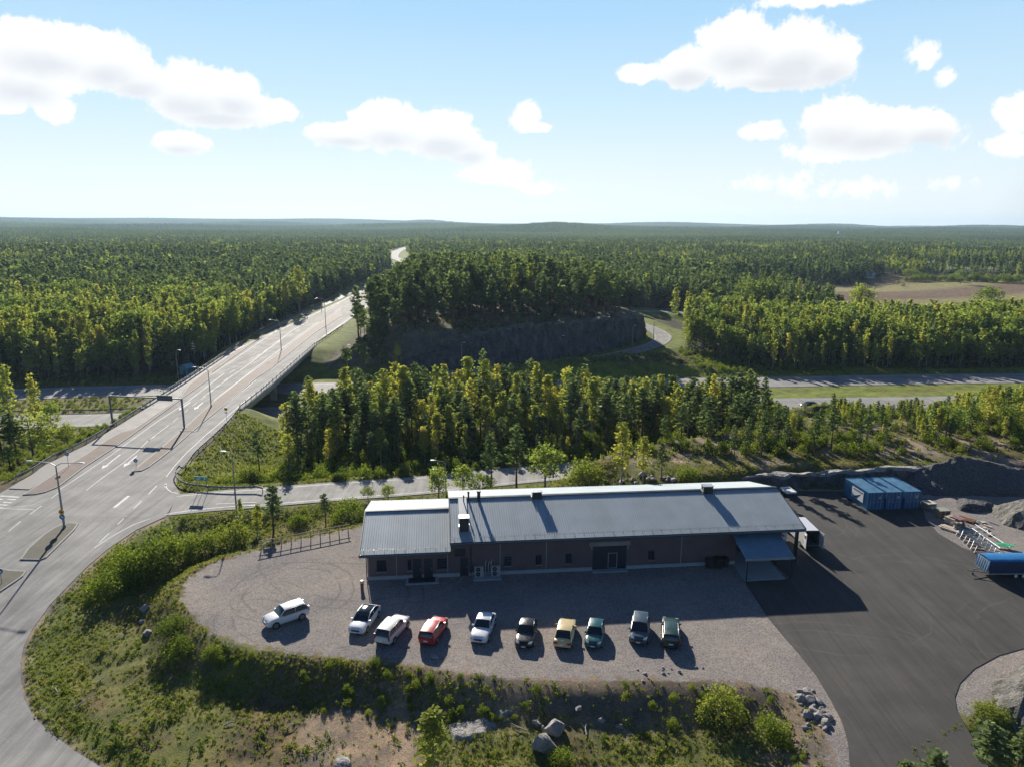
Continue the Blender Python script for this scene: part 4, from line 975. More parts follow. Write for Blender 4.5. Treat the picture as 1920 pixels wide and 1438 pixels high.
window(1.0, 2.15, .95, 2.4); window(4.48, 4.95, .95, 2.35); window(7.83, 8.97, .92, 2.3, 3); window(15.55, 16.4, 1.0, 2.18, 4); window(19.2, 19.95, 1.0, 2.22); window(22.7, 23.5, .97, 2.24); window(32.6, 33.4, .95, 2.2)
for u0, u1, z1, bars in ((5.1, 6.08, 2.36, 4), (6.37, 7.33, 2.35, 5), (10.5, 11.4, 2.3, 6)):
    b = hb(); b.box(((u0 + u1) / 2, .12, z1 / 2), (u1 - u0, .07, z1)); d_ = b.build('door', M_DOOR, hall)
    b = hb()
    for k in range(bars): b.box(((u0 + u1) / 2, .075, .35 + (z1 - .6) * k / max(1, bars - 1)), (u1 - u0 - .12, .03, .05))
    b.build('battens', M_TRIM, d_)['kind'] = 'stuff'; b = hb(); b.box((u1 - .12, .05, 1.05), (.03, .05, .25)); b.build('handle', M_ZINC, d_)
b = hb(); b.box((10.47, .12, 2.92), (1.25, .08, .95)); lo = b.build('louvre', M_DARK, hall)
b = hb()
for k in range(7): b.box((10.47, .06, 2.52 + k * .13), (1.2, .05, .03))
b.build('slats', M_DOOR, lo)
# big sectional door with a wicket door
b = hb(); b.box((27.95, .14, 1.5), (4.0, .08, 3.0)); gd_ = b.build('garage_door', M_DOOR, hall)
b = hb()
for k in range(1, 6): b.box((27.95, .095, k * .5), (3.96, .02, .025))
b.build('panel_seams', M_TRIM, gd_)
b = hb(); wx0, wx1 = 27.8, 28.9
for a_, c2, e, f_ in ((wx0, wx1, .14, .2), (wx0, wx1, 2.02, 2.08), (wx0, wx0 + .06, .2, 2.02), (wx1 - .06, wx1, .2, 2.02)): b.box(((a_ + c2) / 2, .075, (e + f_) / 2), (c2 - a_, .05, f_ - e))
wk = b.build('wicket_door_frame', M_ZINC, gd_); b = hb(); b.box((27.92, .08, 1.05), (.03, .06, .2)); b.build('handle', M_ZINC, wk)
b = hb(); b.box((27.95, -.02, 3.28), (4.9, .1, .5)); b.box((25.8, -.03, 3.1), (.16, .12, 1.0)); b.box((30.1, -.03, 3.1), (.16, .12, 1.0)); b.build('lintel', M_BRDECK, hall)
b = hb(); b.box((27.95, -.35, .03), (4.2, .7, .12)); b.build('threshold', M_PLINTH, hall)
# downpipes
for u_, zt in ((-.1, 3.35), (11.7, 4.3), (50.95, 4.3)):
    b = hb(); b.tube([(u_, -.75 if u_ < 12 else -.75, zt), (u_, -.1, zt - .35), (u_, -.1, .15), (u_, -.3, .05)], .055, 8); b.build('downpipe', M_TRIM, hall)
b = hb(); b.box((51.0 - .15, .1, 2.2), (.3, .25, 4.4)); b.box((48.6, .1, 2.25), (.2, .2, 4.4)); b.box((46.9, -.3, 4.3), (7.4, .12, .25)); b.build('corner_post', M_TRIM, hall)
# loading bay: doors in the recess and a sign board
b = hb(); b.box((45.2, 3.1, 1.35), (2.2, .1, 2.5)); b.box((45.2, 3.03, 1.3), (1.1, .04, .5), 0, 1); b.build('bay_door', [M_DOOR, M_ZINC], hall)
b = hb(); b.box((49.6, 1.62, 3.05), (1.7, .06, 2.0)); b.box((49.6, 1.64, 4.1), (1.9, .08, .08)); sb = b.build('sign_board', M_SWHITE, hall)
b = hb(); b.box((49.75, 1.58, 2.75), (.5, .02, .2)); b.box((49.65, 1.575, 2.9), (.2, .02, .3)); b.box((50.0, 1.578, 2.6), (.3, .02, .14)); b.build('red_logo', paint('red_print', (.5, .03, .03), .5), sb)
b = hb(); b.box((49.6, 1.58, 3.72), (1.4, .02, .14)); b.build('blue_text', M_SBLUE, sb)
for k in (48.8, 50.4): b = hb(); b.cyl((k, 1.7, 0), (k, 1.7, 4.1), .05, 6); b.build('bracket', M_ZINC, sb)
# lean-to canopy
b = hb(); cu0, cu1 = 42.6, 48.4; cz0, cz1, cv0, cv1 = 2.75, 4.05, -4.35, -.1
n_ = 42; vs = []
for vv, zz in ((cv0, cz0), (cv1, cz1)):
    for i in range(n_ + 1): vs.append((cu0 + (cu1 - cu0) * i / n_, vv, zz + (.04 if i % 2 else 0)))
b.add(vs, [(i, i + 1, n_ + 2 + i, n_ + 1 + i) for i in range(n_)]); b.add([(cu0, cv0, cz0 - .08), (cu1, cv0, cz0 - .08), (cu1, cv1, cz1 - .08), (cu0, cv1, cz1 - .08)], [(0, 3, 2, 1)])
cr_ = b.build('canopy_roof', paint('canopy_sheet', (.16, .26, .33), .4, .3, .1, 1), hall)
b = hb(); b.box(((cu0 + cu1) / 2, cv0 - .03, cz0 - .06), (cu1 - cu0 + .1, .06, .22)); b.box((cu0 - .04, (cv0 + cv1) / 2, (cz0 + cz1) / 2 - .02), (.06, .1, .1)); b.build('canopy_fascia', M_ZINC, cr_)
for u_ in (cu0 + .3, cu1 - .2): b = hb(); b.box((u_, cv0 + .15, cz0 / 2 - .05), (.12, .12, cz0 - .1)); b.build('canopy_post', M_TRIM, cr_)
b = hb(); b.box(((cu0 + cu1) / 2 + .1, cv0 + .25, cz0 - .2), (cu1 - cu0 - .2, .1, .16)); b.build('canopy_beam', M_TRIM, cr_)
b = hb(); b.prism([(42.7, -4.2), (47.6, -4.2), (47.9, 3.0), (43.4, 3.0)], -.05, .07); b.build('loading_slab', M_PLINTH, hall)
# entrance steps and dark door mat
b = hb(); b.prism([(4.3, -1.55), (8.0, -1.5), (8.0, -.08), (4.3, -.08)], -.05, .1); st_ = b.build('entrance_slab', M_PLINTH, hall); b = hb(); b.box((6.1, -.75, .125), (3.0, 1.1, .05)); b.build('doormat', M_DARK, st_)
# things on the roof
def chimney(u, v, w, d, h, parts):
    zb = roofz(v - d / 2) - .1
    b = hb(); b.box((u, v, zb + h / 2), (w, d, h)); o_ = b.build('vent_housing', M_DARK, hall)
    b = hb(); b.box((u, v, zb + h + .03), (w + .16, d + .16, .06)); b.build('housing_cap', M_ZINC, o_)
    b = hb(); b.box((u - w / 2 - .12, v, zb + .25), (.1, d + .1, .5)); b.build('flashing', M_ZINC, o_)
chimney(20.2, 6.75, 1.15, .9, 1.02, 0); chimney(42.0, 6.7, 1.2, .9, 1.05, 0)
b = hb(); b.box((11.0, 1.3, roofz(1.3) + .75), (1.05, .9, 1.6)); o_ = b.build('vent_housing', M_DARK, hall); b = hb(); b.box((11.0, 1.3, roofz(1.3) + 1.58), (1.2, 1.05, .06)); b.box((10.42, 1.15, roofz(1.1) + .3), (.12, .8, .7)); b.box((11.58, 1.15, roofz(1.1) + .3), (.12, .8, .7)); b.build('housing_cap', M_ZINC, o_)
b = hb(); zz = roofz(1.8) + .1
b.hexa([(10.5, 1.9, roofz(1.9) - .05), (11.5, 1.9, roofz(1.9) - .05), (11.5, 6.9, roofz(6.9) - .05), (10.5, 6.9, roofz(6.9) - .05), (10.5, 1.9, roofz(1.9) + .14), (11.5, 1.9, roofz(1.9) + .14), (11.5, 6.9, roofz(6.9) + .14), (10.5, 6.9, roofz(6.9) + .14)]); b.build('flue_cover', paint('pale_sheet', (.55, .56, .56), .5, .2, .1, 1), hall)
for u_, v_, r_, h_ in ((11.15, 6.1, .07, .8), (11.75, 6.5, .11, 1.0), (13.0, 6.4, .2, 1.1)):
    b = hb(); b.tube([(u_, v_, roofz(v_) - .1), (u_, v_, roofz(v_) + h_)], r_, 10); b.tube([(u_, v_, roofz(v_) + h_), (u_, v_, roofz(v_) + h_ + .2)], r_ * 1.3, 10); b.build('flue_pipe', M_DARK, hall)
# heat pumps by the wall
def W2(u, v, z=0.0): p = B2(u, v); return (p[0], p[1], z)
b = MB(); b.prism([W2(11.9, -1.35)[:2], W2(15.15, -1.35)[:2], W2(15.15, -.1)[:2], W2(11.9, -.1)[:2]], -.05, .1); tag(b.build('concrete_pad', M_PLINTH), 'pale concrete pad under the two heat pumps', 'pad')
M_HP = paint('heat_pump_case', (.35, .36, .36), .5, .1, .08, 1)
def heat_pump(u, v, lab):
    o_ = empty('heat_pump', W2(u, v, .1), BA, lab, 'heat pump', 'heat pumps by the brick wall'); b = MB(); b.box((0, 0, .68), (1.05, .4, 1.25)); b.box((-.4, 0, .04), (.08, .4, .1)); b.box((.4, 0, .04), (.08, .4, .1)); b.build('case', M_HP, o_)
    for z_ in (.4, .98): b = MB(); b.cyl((-.1, -.205, z_), (-.1, -.24, z_), .26, 16); f_ = b.build('fan_grille', M_DARK, o_); b = MB(); b.cyl((-.1, -.241, z_), (-.1, -.25, z_), .06, 8); b.build('fan_hub', M_HP, f_)
heat_pump(12.6, -.5, 'left one of the two twin-fan heat pumps on the concrete pad'); heat_pump(14.5, -.5, 'right one of the two twin-fan heat pumps on the concrete pad')
o_ = empty('pipe_manifold', W2(13.6, -.3, 1.2), BA, 'insulated silver pipes between the two heat pumps', 'pipes')
for k, z_ in ((-.25, .75), (.1, .55), (.4, .8)): b = MB(); b.tube([(k, 0, -1.1), (k, 0, z_ * .6), (k + .15, .1, z_), (k + .15, .28, z_)], .06, 6); b.build('pipe', M_ZINC, o_)
# bins by the wall near the bay
M_BIN = paint('black_plastic', (.02, .02, .022), .5, 0, .2, 2)
def bin_(u, v, lab, w=.75, h=1.1):
    o_ = empty('waste_bin', W2(u, v), BA + .1, lab, 'bin', 'dark waste bins by the loading bay'); b = MB(); a_, d_ = w / 2, w / 2
    b.hexa([(-a_ * .8, -d_ * .8, .1), (a_ * .8, -d_ * .8, .1), (a_ * .8, d_ * .8, .1), (-a_ * .8, d_ * .8, .1), (-a_, -d_, h), (a_, -d_, h), (a_, d_, h), (-a_, d_, h)]); b.build('body', M_BIN, o_)
    b = MB(); b.hexa([(-a_ - .03, -d_ - .03, h), (a_ + .03, -d_ - .03, h), (a_ + .03, d_ + .05, h), (-a_ - .03, d_ + .05, h), (-a_, -d_, h + .05), (a_, -d_, h + .05), (a_, d_, h + .14), (-a_, d_, h + .14)]); b.build('lid', M_BIN, o_)
    for k in (-1, 1): b = MB(); b.cyl((k * a_ * .7 - .04, d_ * .8, .1), (k * a_ * .7 + .04, d_ * .8, .1), .1, 8); b.build('wheel', M_BIN, o_)
bin_(39.9, -.7, 'left dark waste bin by the wall before the loading bay'); bin_(40.85, -.8, 'middle dark waste bin by the wall before the loading bay', .85, 1.2); bin_(41.8, -.65, 'right dark waste bin by the wall before the loading bay')
# pale barrel-like post at the hall's left corner
p = G(679, 1103); o_ = empty('ash_bin', (p[0], p[1], 0), 0, 'small round pale-topped post bin at the left corner of the hall', 'bin'); b = MB(); b.tube([(0, 0, 0), (0, 0, .75)], [.18, .2], 12); b.build('body', paint('rusty_brown', (.16, .09, .06), .7), o_); b = MB(); b.tube([(0, 0, .75), (0, 0, .95), (0, 0, 1.0)], [.24, .24, .16], 12); b.build('lid', paint('cream_lid', (.75, .66, .55), .5), o_)
# wooden rail fence at the yard's far edge
f0, f1 = G(490, 1030), G(653, 998); M_WOOD = paint('weathered_wood', (.42, .33, .23), .8, 0, .25, 2)
o_ = empty('wooden_fence', (*f0, -.05), math.atan2(f1[1] - f0[1], f1[0] - f0[0]), 'unpainted wooden rail fence at the far left edge of the gravel yard', 'fence'); L = math.dist(f0, f1)
for k in range(10): b = MB(); b.box((L * k / 9, 0, .55), (.1, .1, 1.3)); b.build('post', M_WOOD, o_)
for z_, hgt_ in ((1.22, .12), (.72, .1)): b = MB(); b.box((L / 2, -.07, z_), (L + .5, .04, hgt_)); b.build('rail', M_WOOD, o_)
# yard asphalt sheet
b = MB(); b.prism(ASPH, -.06, .006); tag(b.build('asphalt_yard', M_YARD), kind='structure')
ORD = [a + b_ for a in ('', 'twenty-', 'thirty-') for b_ in 'first second third fourth fifth sixth seventh eighth ninth'.split()]
ORD = 'first second third fourth fifth sixth seventh eighth ninth tenth eleventh twelfth thirteenth fourteenth fifteenth sixteenth seventeenth eighteenth nineteenth twentieth'.split() + ['twenty-' + w for w in ORD[:9]] + ['thirtieth'] + ['thirty-' + w for w in ORD[:9]] + ['fortieth'] + ['forty-' + w for w in ORD[:9]] + ['fiftieth'] + ['fifty-' + w for w in ORD[:9]] + ['sixtieth'] + ['sixty-' + w for w in ORD[:9]]
# ------------------------------------------------------------------ cars
def car_paint(name, col, rough=.28, metal=.0):
    m, nt = mat_new(name); q = N(nt); tc = q.n('ShaderNodeTexCoord').outputs['Object']
    d = q.noise(2.0, tc, 3); c = q.mix(q.rng(d, .45, .75, 0, .03), col, (.3, .27, .23))
    q.out(q.bsdf(c, q.rng(d, .3, .7, rough, rough + .12), metal, None, .5, **{'Coat Weight': .7 if sum(col) > .6 else .3, 'Coat Roughness': .05})); return m
M_TYRE = paint('tyre_rubber', (.018, .018, .018), .85); M_RIM = paint('alloy_rim', (.42, .42, .43), .35, .7, .1, 4); M_CARBLK = paint('black_trim', (.02, .02, .022), .55)
M_HEAD = paint('headlight_glass', (.55, .58, .6), .12, 0, .05, 5, 0, .8); M_TAIL = paint('tail_light_red', (.30, .012, .012), .2); M_PLATE = paint('number_plate', (.75, .76, .78), .5); M_CGLASS = paint('car_glass', (.008, .012, .014), .05, 0, .05, 2, 0, .9)
M_PBLUE = paint('plate_blue', (.02, .1, .45), .5)
def interp(x, pts): return float(np.interp(x, [p[0] for p in pts], [p[1] for p in pts]))
def car(name_lab, pos, head, L, Wd, Hh, col, kind, z=0.0, metal=0.0, glassroof=False, cat='car', group='cars parked in a row on the gravel', dark_rim=False, roofcol=None, plate=True):
    """kind: sedan, hatch, wagon, suv, mpv; x runs forward, origin at the ground under the middle"""
    o = empty('parked_car', (pos[0], pos[1], z), head, name_lab, cat, group)
    hL = L / 2; w = Wd / 2
    mp_ = car_paint('car_paint', col, .25, metal)
    tall = kind in ('suv', 'mpv'); zb = .27 if tall else .19; belt = Hh * (.635 if tall else .64)
    # stations: x (fraction of L from rear), deck height, half width
    hood0 = {'sedan': .66, 'coupe': .66, 'ev': .74, 'hatch': .70, 'wagon': .70, 'suv': .70, 'mpv': .77}[kind]   # windscreen foot
    rfr = {'sedan': .52, 'coupe': .50, 'ev': .54, 'hatch': .54, 'wagon': .56, 'suv': .57, 'mpv': .58}[kind]
    rrr = {'sedan': .27, 'coupe': .27, 'ev': .26, 'hatch': .14, 'wagon': .06, 'suv': .09, 'mpv': .09}[kind]
    rgl = {'sedan': .13, 'coupe': .12, 'ev': .07, 'hatch': .03, 'wagon': .015, 'suv': .02, 'mpv': .02}[kind]
    deck = [(0, belt * .80), (.02, belt * .93), (.06, belt * 1.0), (rgl + .02, belt * 1.015), (hood0, belt * 1.0), (.86, belt * .93), (.95, belt * .84), (.985, belt * .70), (1, belt * .58)]
    wid = [(0, .80), (.02, .90), (.08, .965), (.25, 1), (.75, 1), (.9, .965), (.965, .88), (.99, .77), (1, .70)]
    bot = [(0, zb + .18), (.03, zb + .06), (.1, zb), (.9, zb), (.97, zb + .04), (1, zb + .16)]
    xs_ = [0, .008, .022, .05, .09, .13, .18, .24, .3, .4, .5, .6, .68, .74, .8, .86, .91, .945, .97, .987, .996, 1]
    b = MB(); vs = []
    for f_ in xs_:
        x = (f_ - .5) * L; d_ = interp(f_, deck); ww = w * interp(f_, wid); bo = interp(f_, bot)
        sh = bo + (d_ - bo) * .62
        sec = [(0, bo), (ww * .86, bo), (ww * .97, bo + .07), (ww, bo + (sh - bo) * .55), (ww * .995, sh), (ww * .965, d_ - .055), (ww * .90, d_ - .012), (ww * .6, d_ + .022), (0, d_ + .035)]
        vs += [(x, y_, z_) for y_, z_ in sec] + [(x, -y_, z_) for y_, z_ in sec[-2:0:-1]]
    n_ = 16
    b.add(vs, [(i * n_ + k, i * n_ + (k + 1) % n_, (i + 1) * n_ + (k + 1) % n_, (i + 1) * n_ + k) for i in range(len(xs_) - 1) for k in range(n_)], 0, True)
    b.add(vs[:n_], [tuple(range(n_))[::-1]]); b.add(vs[-n_:], [tuple(range(n_))])
    body = b.build('body', mp_, o)
    # greenhouse: glass shell, painted roof skin and pillars
    X = lambda f_: (f_ - .5) * L
    st = [(rgl, 0, .86), (rgl + (rrr - rgl) * .5, .62 if kind in ('sedan', 'coupe', 'ev') else .6, .87), (rrr, .94, .87), (rrr + .04, .985, .875), ((rrr + rfr) / 2, 1.0, .885), (rfr - .02, .98, .885), (rfr, .94, .885), (rfr + (hood0 - rfr) * .5, .54, .89), (hood0, 0, .88)]
    if kind in ('wagon', 'suv', 'mpv', 'hatch'): st[1] = (rgl + (rrr - rgl) * .45, .55, .87)
    gv = []
    for f_, k, wb in st:
        x = X(f_); zt = belt + (Hh - belt) * k; yb = w * wb; inset = .30 * k * (Hh - belt)
        yt = yb - inset * (.62 if tall else .72)
        gv += [(x, yb, belt - .03), (x, (yb + yt) / 2 + .012, (belt + zt) / 2 - .015 * k), (x, yt, zt - .035 * k), (x, yt * .86, zt), (x, 0, zt + .022 * k), (x, -yt * .86, zt), (x, -yt, zt - .035 * k), (x, -(yb + yt) / 2 - .012, (belt + zt) / 2 - .015 * k), (x, -yb, belt - .03)]
    b = MB(); m_ = 9
    b.add(gv, [(i * m_ + k, i * m_ + k + 1, (i + 1) * m_ + k + 1, (i + 1) * m_ + k) for i in range(len(st) - 1) for k in range(m_ - 1)], 0, True)
    gh = b.build('windows', M_CGLASS, o)
    r0, r1 = (2, 6)
    def gp(i, k, up=.014): p_ = gv[i * m_ + k]; s_ = 1 + .012; return (p_[0], p_[1] * s_, p_[2] + up)
    if not glassroof:
        b = MB(); P = [gp(i, k) for i in range(r0, r1 + 1) for k in range(2, 7)]
        b.add(P, [(i * 5 + k, i * 5 + k + 1, i * 5 + 6 + k, i * 5 + 5 + k) for i in range(r1 - r0) for k in range(4)], 0, True); b.build('roof', roofcol or mp_, o)
    else:
        b = MB()
        for s_ in (2, 6):
            for i in range(r0, r1): a_, c2 = gp(i, s_), gp(i + 1, s_); q_ = 1 if s_ == 2 else -1; b.hexa([(a_[0], a_[1], a_[2] - .03), (c2[0], c2[1], c2[2] - .03), (c2[0], c2[1] - q_ * .07, c2[2] - .02), (a_[0], a_[1] - q_ * .07, a_[2] - .02), a_, c2, (c2[0], c2[1] - q_ * .07, c2[2] + .012), (a_[0], a_[1] - q_ * .07, a_[2] + .012)])
        b.build('roof_rail', mp_, o)
    for s_ in (1, -1):      # pillars
        b = MB()
        def pil(i0, t0, i1, t1, ww_, dx=.05):
            ks = (0, 1, 2) if s_ == 1 else (8, 7, 6)
            A_ = [Vector(gv[i0 * m_ + k]) for k in ks]; B_ = [Vector(gv[i1 * m_ + k]) for k in ks]
            return A_, B_
        def bar(p, q_, r_=.035): b.tube([p, q_], r_, 5, 0, True)
        k0, k2 = (0, 2) if s_ == 1 else (8, 6); k1 = 1 if s_ == 1 else 7
        g_ = lambda i, k: gv[i * m_ + k]
        b.tube([g_(8, k0), g_(7, k2), g_(6, k2)], .038, 5); b.tube([g_(0, k0), g_(1, k2), g_(2, k2)], .055 if kind != 'wagon' else .06, 5)
        bx = lambda i, t: tuple(g_(i, k0)[c] * (1 - t) + g_(i, k2)[c] * t for c in range(3))
        b.tube([bx(4, 0), g_(4, k1), bx(4, 1)], .03, 5, 0)
        b.tube([g_(2, k2), g_(4, k2), g_(6, k2)], .03, 5)
        b.build('pillars', mp_, o)
        b = MB(); b.hexa([(X(hood0) - .28, s_ * w * .9, belt + .02), (X(hood0) - .12, s_ * w * .9, belt + .02), (X(hood0) - .12, s_ * w * 1.16, belt + .04), (X(hood0) - .28, s_ * w * 1.16, belt + .04), (X(hood0) - .28, s_ * w * .92, belt + .14), (X(hood0) - .14, s_ * w * .92, belt + .14), (X(hood0) - .16, s_ * w * 1.14, belt + .16), (X(hood0) - .28, s_ * w * 1.14, belt + .16)]); b.build('wing_mirror', mp_, o)
        b = MB(); xh = X(.955); b.hexa([(X(.90), s_ * w * .93, belt * .80), (X(.975), s_ * w * .80, belt * .70), (X(.985), s_ * w * .45, belt * .70), (X(.95), s_ * w * .50, belt * .84), (X(.90), s_ * w * .925, belt * .93), (X(.965), s_ * w * .82, belt * .83), (X(.975), s_ * w * .48, belt * .83), (X(.94), s_ * w * .55, belt * .89)]); b.build('headlight', M_HEAD, o)
        b = MB()
        if kind in ('wagon', 'suv'): b.box((X(.012), s_ * w * .80, belt * .98), (.09, .16, belt * .52))
        else: b.hexa([(X(-.002), s_ * w * .82, belt * .68), (X(.03), s_ * w * .94, belt * .68), (X(.03), s_ * w * .5, belt * .70), (X(-.002), s_ * w * .45, belt * .70), (X(.0), s_ * w * .80, belt * .87), (X(.035), s_ * w * .93, belt * .90), (X(.03), s_ * w * .5, belt * .9), (X(.002), s_ * w * .45, belt * .87)])
        b.build('tail_light', M_TAIL, o)
    wr_ = .345 if tall else (.29 if L < 4.1 else .32); 
    for fx in (.195, .805):
        for s_ in (1, -1):
            b = MB(); b.cyl((X(fx), s_ * (w * .985), wr_ + .03), (X(fx), s_ * (w * 1.0 + .004), wr_ + .03), wr_ * 1.17, 20); b.build('wheel_arch', M_CARBLK, o)
            b = MB(); b.cyl((X(fx), s_ * (w - .2), wr_), (X(fx), s_ * (w + .02), wr_), wr_, 20); wh = b.build('wheel', M_TYRE, o)
            b = MB(); b.cyl((X(fx), s_ * (w + .01), wr_), (X(fx), s_ * (w + .03), wr_), wr_ * .2, 8)
            for k in range(5): an = k * 2 * math.pi / 5; b.hexa([(X(fx) + math.cos(an + e) * r_, s_ * (w + y_), wr_ + math.sin(an + e) * r_) for y_ in (.012, .032) for e, r_ in ((-.35, wr_ * .15), (-.2, wr_ * .62), (.2, wr_ * .62), (.35, wr_ * .15))])
            b.tube([(X(fx) + math.cos(t_) * wr_ * .62, s_ * (w + .022), wr_ + math.sin(t_) * wr_ * .62) for t_ in np.linspace(0, 2 * math.pi, 17)], .02, 4, 0, False)
            b.build('rim', M_RIM if not dark_rim else M_STEELP, wh)
    b = MB(); b.box((X(.996), 0, belt * .62), (.05, w * .9, belt * .16)); b.box((X(.985), 0, zb + .16), (.07, w * 1.25, .12)); b.build('grille', M_CARBLK, o)
    b = MB(); b.box((X(.004), 0, zb + .1), (.06, w * 1.4, .12)); b.build('rear_bumper_trim', M_CARBLK, o)
    if plate:
        for xx, zz in ((X(1) + .02, belt * .45), (X(0) - .012, belt * .62)):
            b = MB(); b.box((xx, 0, zz), (.02, .44, .115)); pl_ = b.build('number_plate', M_PLATE, o)
            b = MB(); b.box((xx + (.006 if xx > 0 else -.006), .2 * (1 if xx > 0 else -1), zz), (.02, .04, .11)); b.build('blue_strip', M_PBLUE, pl_)
    if kind in ('wagon', 'suv') and not glassroof:
        for s_ in (1, -1): b = MB(); yt = abs(gv[4 * m_ + 2][1]) * .97; b.tube([(X(rrr + .04), s_ * yt, Hh + .0), (X(rrr + .07), s_ * yt, Hh + .05), (X(rfr - .06), s_ * yt, Hh + .05), (X(rfr - .03), s_ * yt, Hh)], .016, 5); b.build('roof_bar', M_CARBLK if kind == 'suv' else M_RIM, o)
    b = MB(); b.tube([(X(hood0) + .02, -w * .5, belt + .03), (X(hood0) - .1, -w * .02, belt + .09)], .012, 4); b.tube([(X(hood0) + .02, w * .05, belt + .03), (X(hood0) - .1, w * .55, belt + .09)], .012, 4); b.build('wiper', M_CARBLK, o)
    return o
def place(fpx, rpx, Wd, toward, shift=0.0):
    """from the two wheels seen on the right-hand side: centre and heading; toward = front points at the camera"""
    a, c2 = G(*fpx, .15), G(*rpx, .15); d = Vector((c2[0] - a[0], c2[1] - a[1])).normalized(); n_ = Vector((-d.y, d.x))
    m_ = Vector(((a[0] + c2[0]) / 2, (a[1] + c2[1]) / 2)) + n_ * (Wd / 2 - .06) + d * shift
    ang = math.atan2(d.y, d.x) + (math.pi if toward else 0); return (m_.x, m_.y), ang
for lab, fp, rp, tw, L, Wd, Hh, col, kind, k in (
    ('white compact SUV parked alone at an angle on the open gravel', (517.5, 1176), (566.5, 1159), 1, 4.42, 1.86, 1.65, (.66, .68, .69), 'suv', {}),
    ('white electric saloon with an all-glass dark roof, sun glinting on it', (688, 1183), (709.8, 1153), 1, 4.69, 1.85, 1.44, (.64, .67, .70), 'ev', {'glassroof': True}),
    ('pearl white crossover parked nose to the hall, showing its rear window', (740.4, 1202), (762.7, 1176), 0, 4.65, 1.85, 1.66, (.62, .62, .60), 'suv', {}),
    ('bright red estate car parked nose to the hall', (819, 1203), (837, 1175), 0, 4.35, 1.75, 1.48, (.42, .012, .015), 'wagon', {}),
    ('white saloon with a painted white roof facing the camera', (916, 1199), (928, 1168), 1, 4.77, 1.82, 1.45, (.66, .68, .70), 'sedan', {}),
    ('black saloon facing the camera', (999, 1212), (1006.6, 1175), 1, 4.53, 1.80, 1.42, (.0035, .004, .005), 'sedan', {'glassroof': False}),
    ('cream yellow saloon seen from behind', (1072, 1210), (1079, 1177.5), 0, 4.58, 1.80, 1.43, (.60, .47, .22), 'coupe', {}),
    ('small teal green hatchback facing the camera', (1128, 1211), (1132.6, 1182), 1, 3.95, 1.68, 1.43, (.012, .10, .105), 'hatch', {}),
    ('dark blue-grey people carrier facing the camera', (1214, 1205), (1217, 1173), 1, 4.25, 1.80, 1.60, (.055, .085, .11), 'mpv', {}),
    ('dark green estate car seen from behind, rightmost in the row', (1274, 1207), (1272.5, 1177), 0, 4.70, 1.76, 1.48, (.012, .045, .035), 'wagon', {})):
    ps, an = place(fp, rp, Wd, tw)
    k.setdefault('metal', 0)
    car(lab, ps, an, L, Wd, Hh, col, kind, **k)
pm = G(1514, 762, -7.5); c_ = car('dark car driving on the near motorway carriageway, half behind pines', (pm[0], pm[1] - .5), .1 + math.pi, 4.4, 1.8, 1.45, (.015, .02, .035), 'hatch', -7.49, group=None); c_.name = 'moving_car'

# ------------------------------------------------------------------ white van behind the hall's right corner
v_ = empty('white_van', (37.55, 85.4, 0), math.radians(90) + .03, 'white high-roofed van with its rear doors open beside the hall', 'van')
M_VAN = car_paint('van_white', (.72, .73, .74)); M_VANIN = paint('van_lining', (.14, .15, .15), .8)
b = MB(); hw = 1.0
sec = lambda hw_, z1_: [(-hw_, .45), (-hw_ - .02, 1.2), (-hw_ + .05, z1_ - .25), (-hw_ + .2, z1_), (hw_ - .2, z1_), (hw_ - .05, z1_ - .25), (hw_ + .02, 1.2), (hw_, .45)]
st = [(-2.9, hw, 2.55), (1.2, hw, 2.58), (1.5, hw - .03, 2.45), (2.2, hw - .08, 1.5), (2.85, hw - .12, 1.15), (2.95, hw - .2, .8)]
vs = []
for x, h_, z_ in st:
    for y_, zz in sec(h_, z_):
        vs.append((x, y_, zz if zz < 1.3 or z_ > 2 else min(zz, z_)))
n_ = 8; b.add(vs, [(i * n_ + k, (i + 1) * n_ + k, (i + 1) * n_ + (k + 1) % n_, i * n_ + (k + 1) % n_) for i in range(len(st) - 1) for k in range(n_)]); b.add(vs[-n_:], [tuple(range(n_))]); b.build('body', M_VAN, v_)
b = MB(); iw = hw - .1
for c, d in (((-.8, 0, .52), (4.1, 2 * iw, .06)), ((-.8, 0, 2.4), (4.1, 2 * iw - .2, .05)), ((-.8, iw, 1.45), (4.1, .04, 1.8)), ((-.8, -iw, 1.45), (4.1, .04, 1.8)), ((1.25, -.45, 1.2), (.05, 1.0, 1.4))): b.box(c, d)
b.build('cargo_lining', M_VANIN, v_)
b = MB(); b.hexa([(2.15, -.8, 1.5), (2.15, .8, 1.5), (1.55, .75, 2.38), (1.55, -.75, 2.38), (2.2, -.8, 1.53), (2.2, .8, 1.53), (1.6, .75, 2.41), (1.6, -.75, 2.41)]); b.build('windscreen', M_CGLASS, v_)
for s_ in (1, -1):
    b = MB(); b.box((-3.35, s_ * 1.03, 1.45), (.92, .06, 1.95), s_ * -.12); b.box((-3.35, s_ * 1.065, 1.95), (.6, .02, .5), s_ * -.12, 1); b.build('rear_door', [M_VAN, M_CGLASS], v_)
    b = MB(); b.box((-2.93, s_ * .93, .95), (.04, .14, .5)); b.build('tail_light', M_TAIL, v_)
    for x_ in (-1.9, 2.0): b = MB(); b.cyl((x_, s_ * .75, .34), (x_, s_ * 1.03, .34), .34, 18); wh = b.build('wheel', M_TYRE, v_); b = MB(); b.cyl((x_, s_ * 1.03, .34), (x_, s_ * 1.045, .34), .2, 12); b.build('rim', M_RIM, wh)
    b = MB(); b.box((1.75, s_ * 1.15, 1.55), (.12, .2, .35)); b.build('wing_mirror', M_CARBLK, v_)
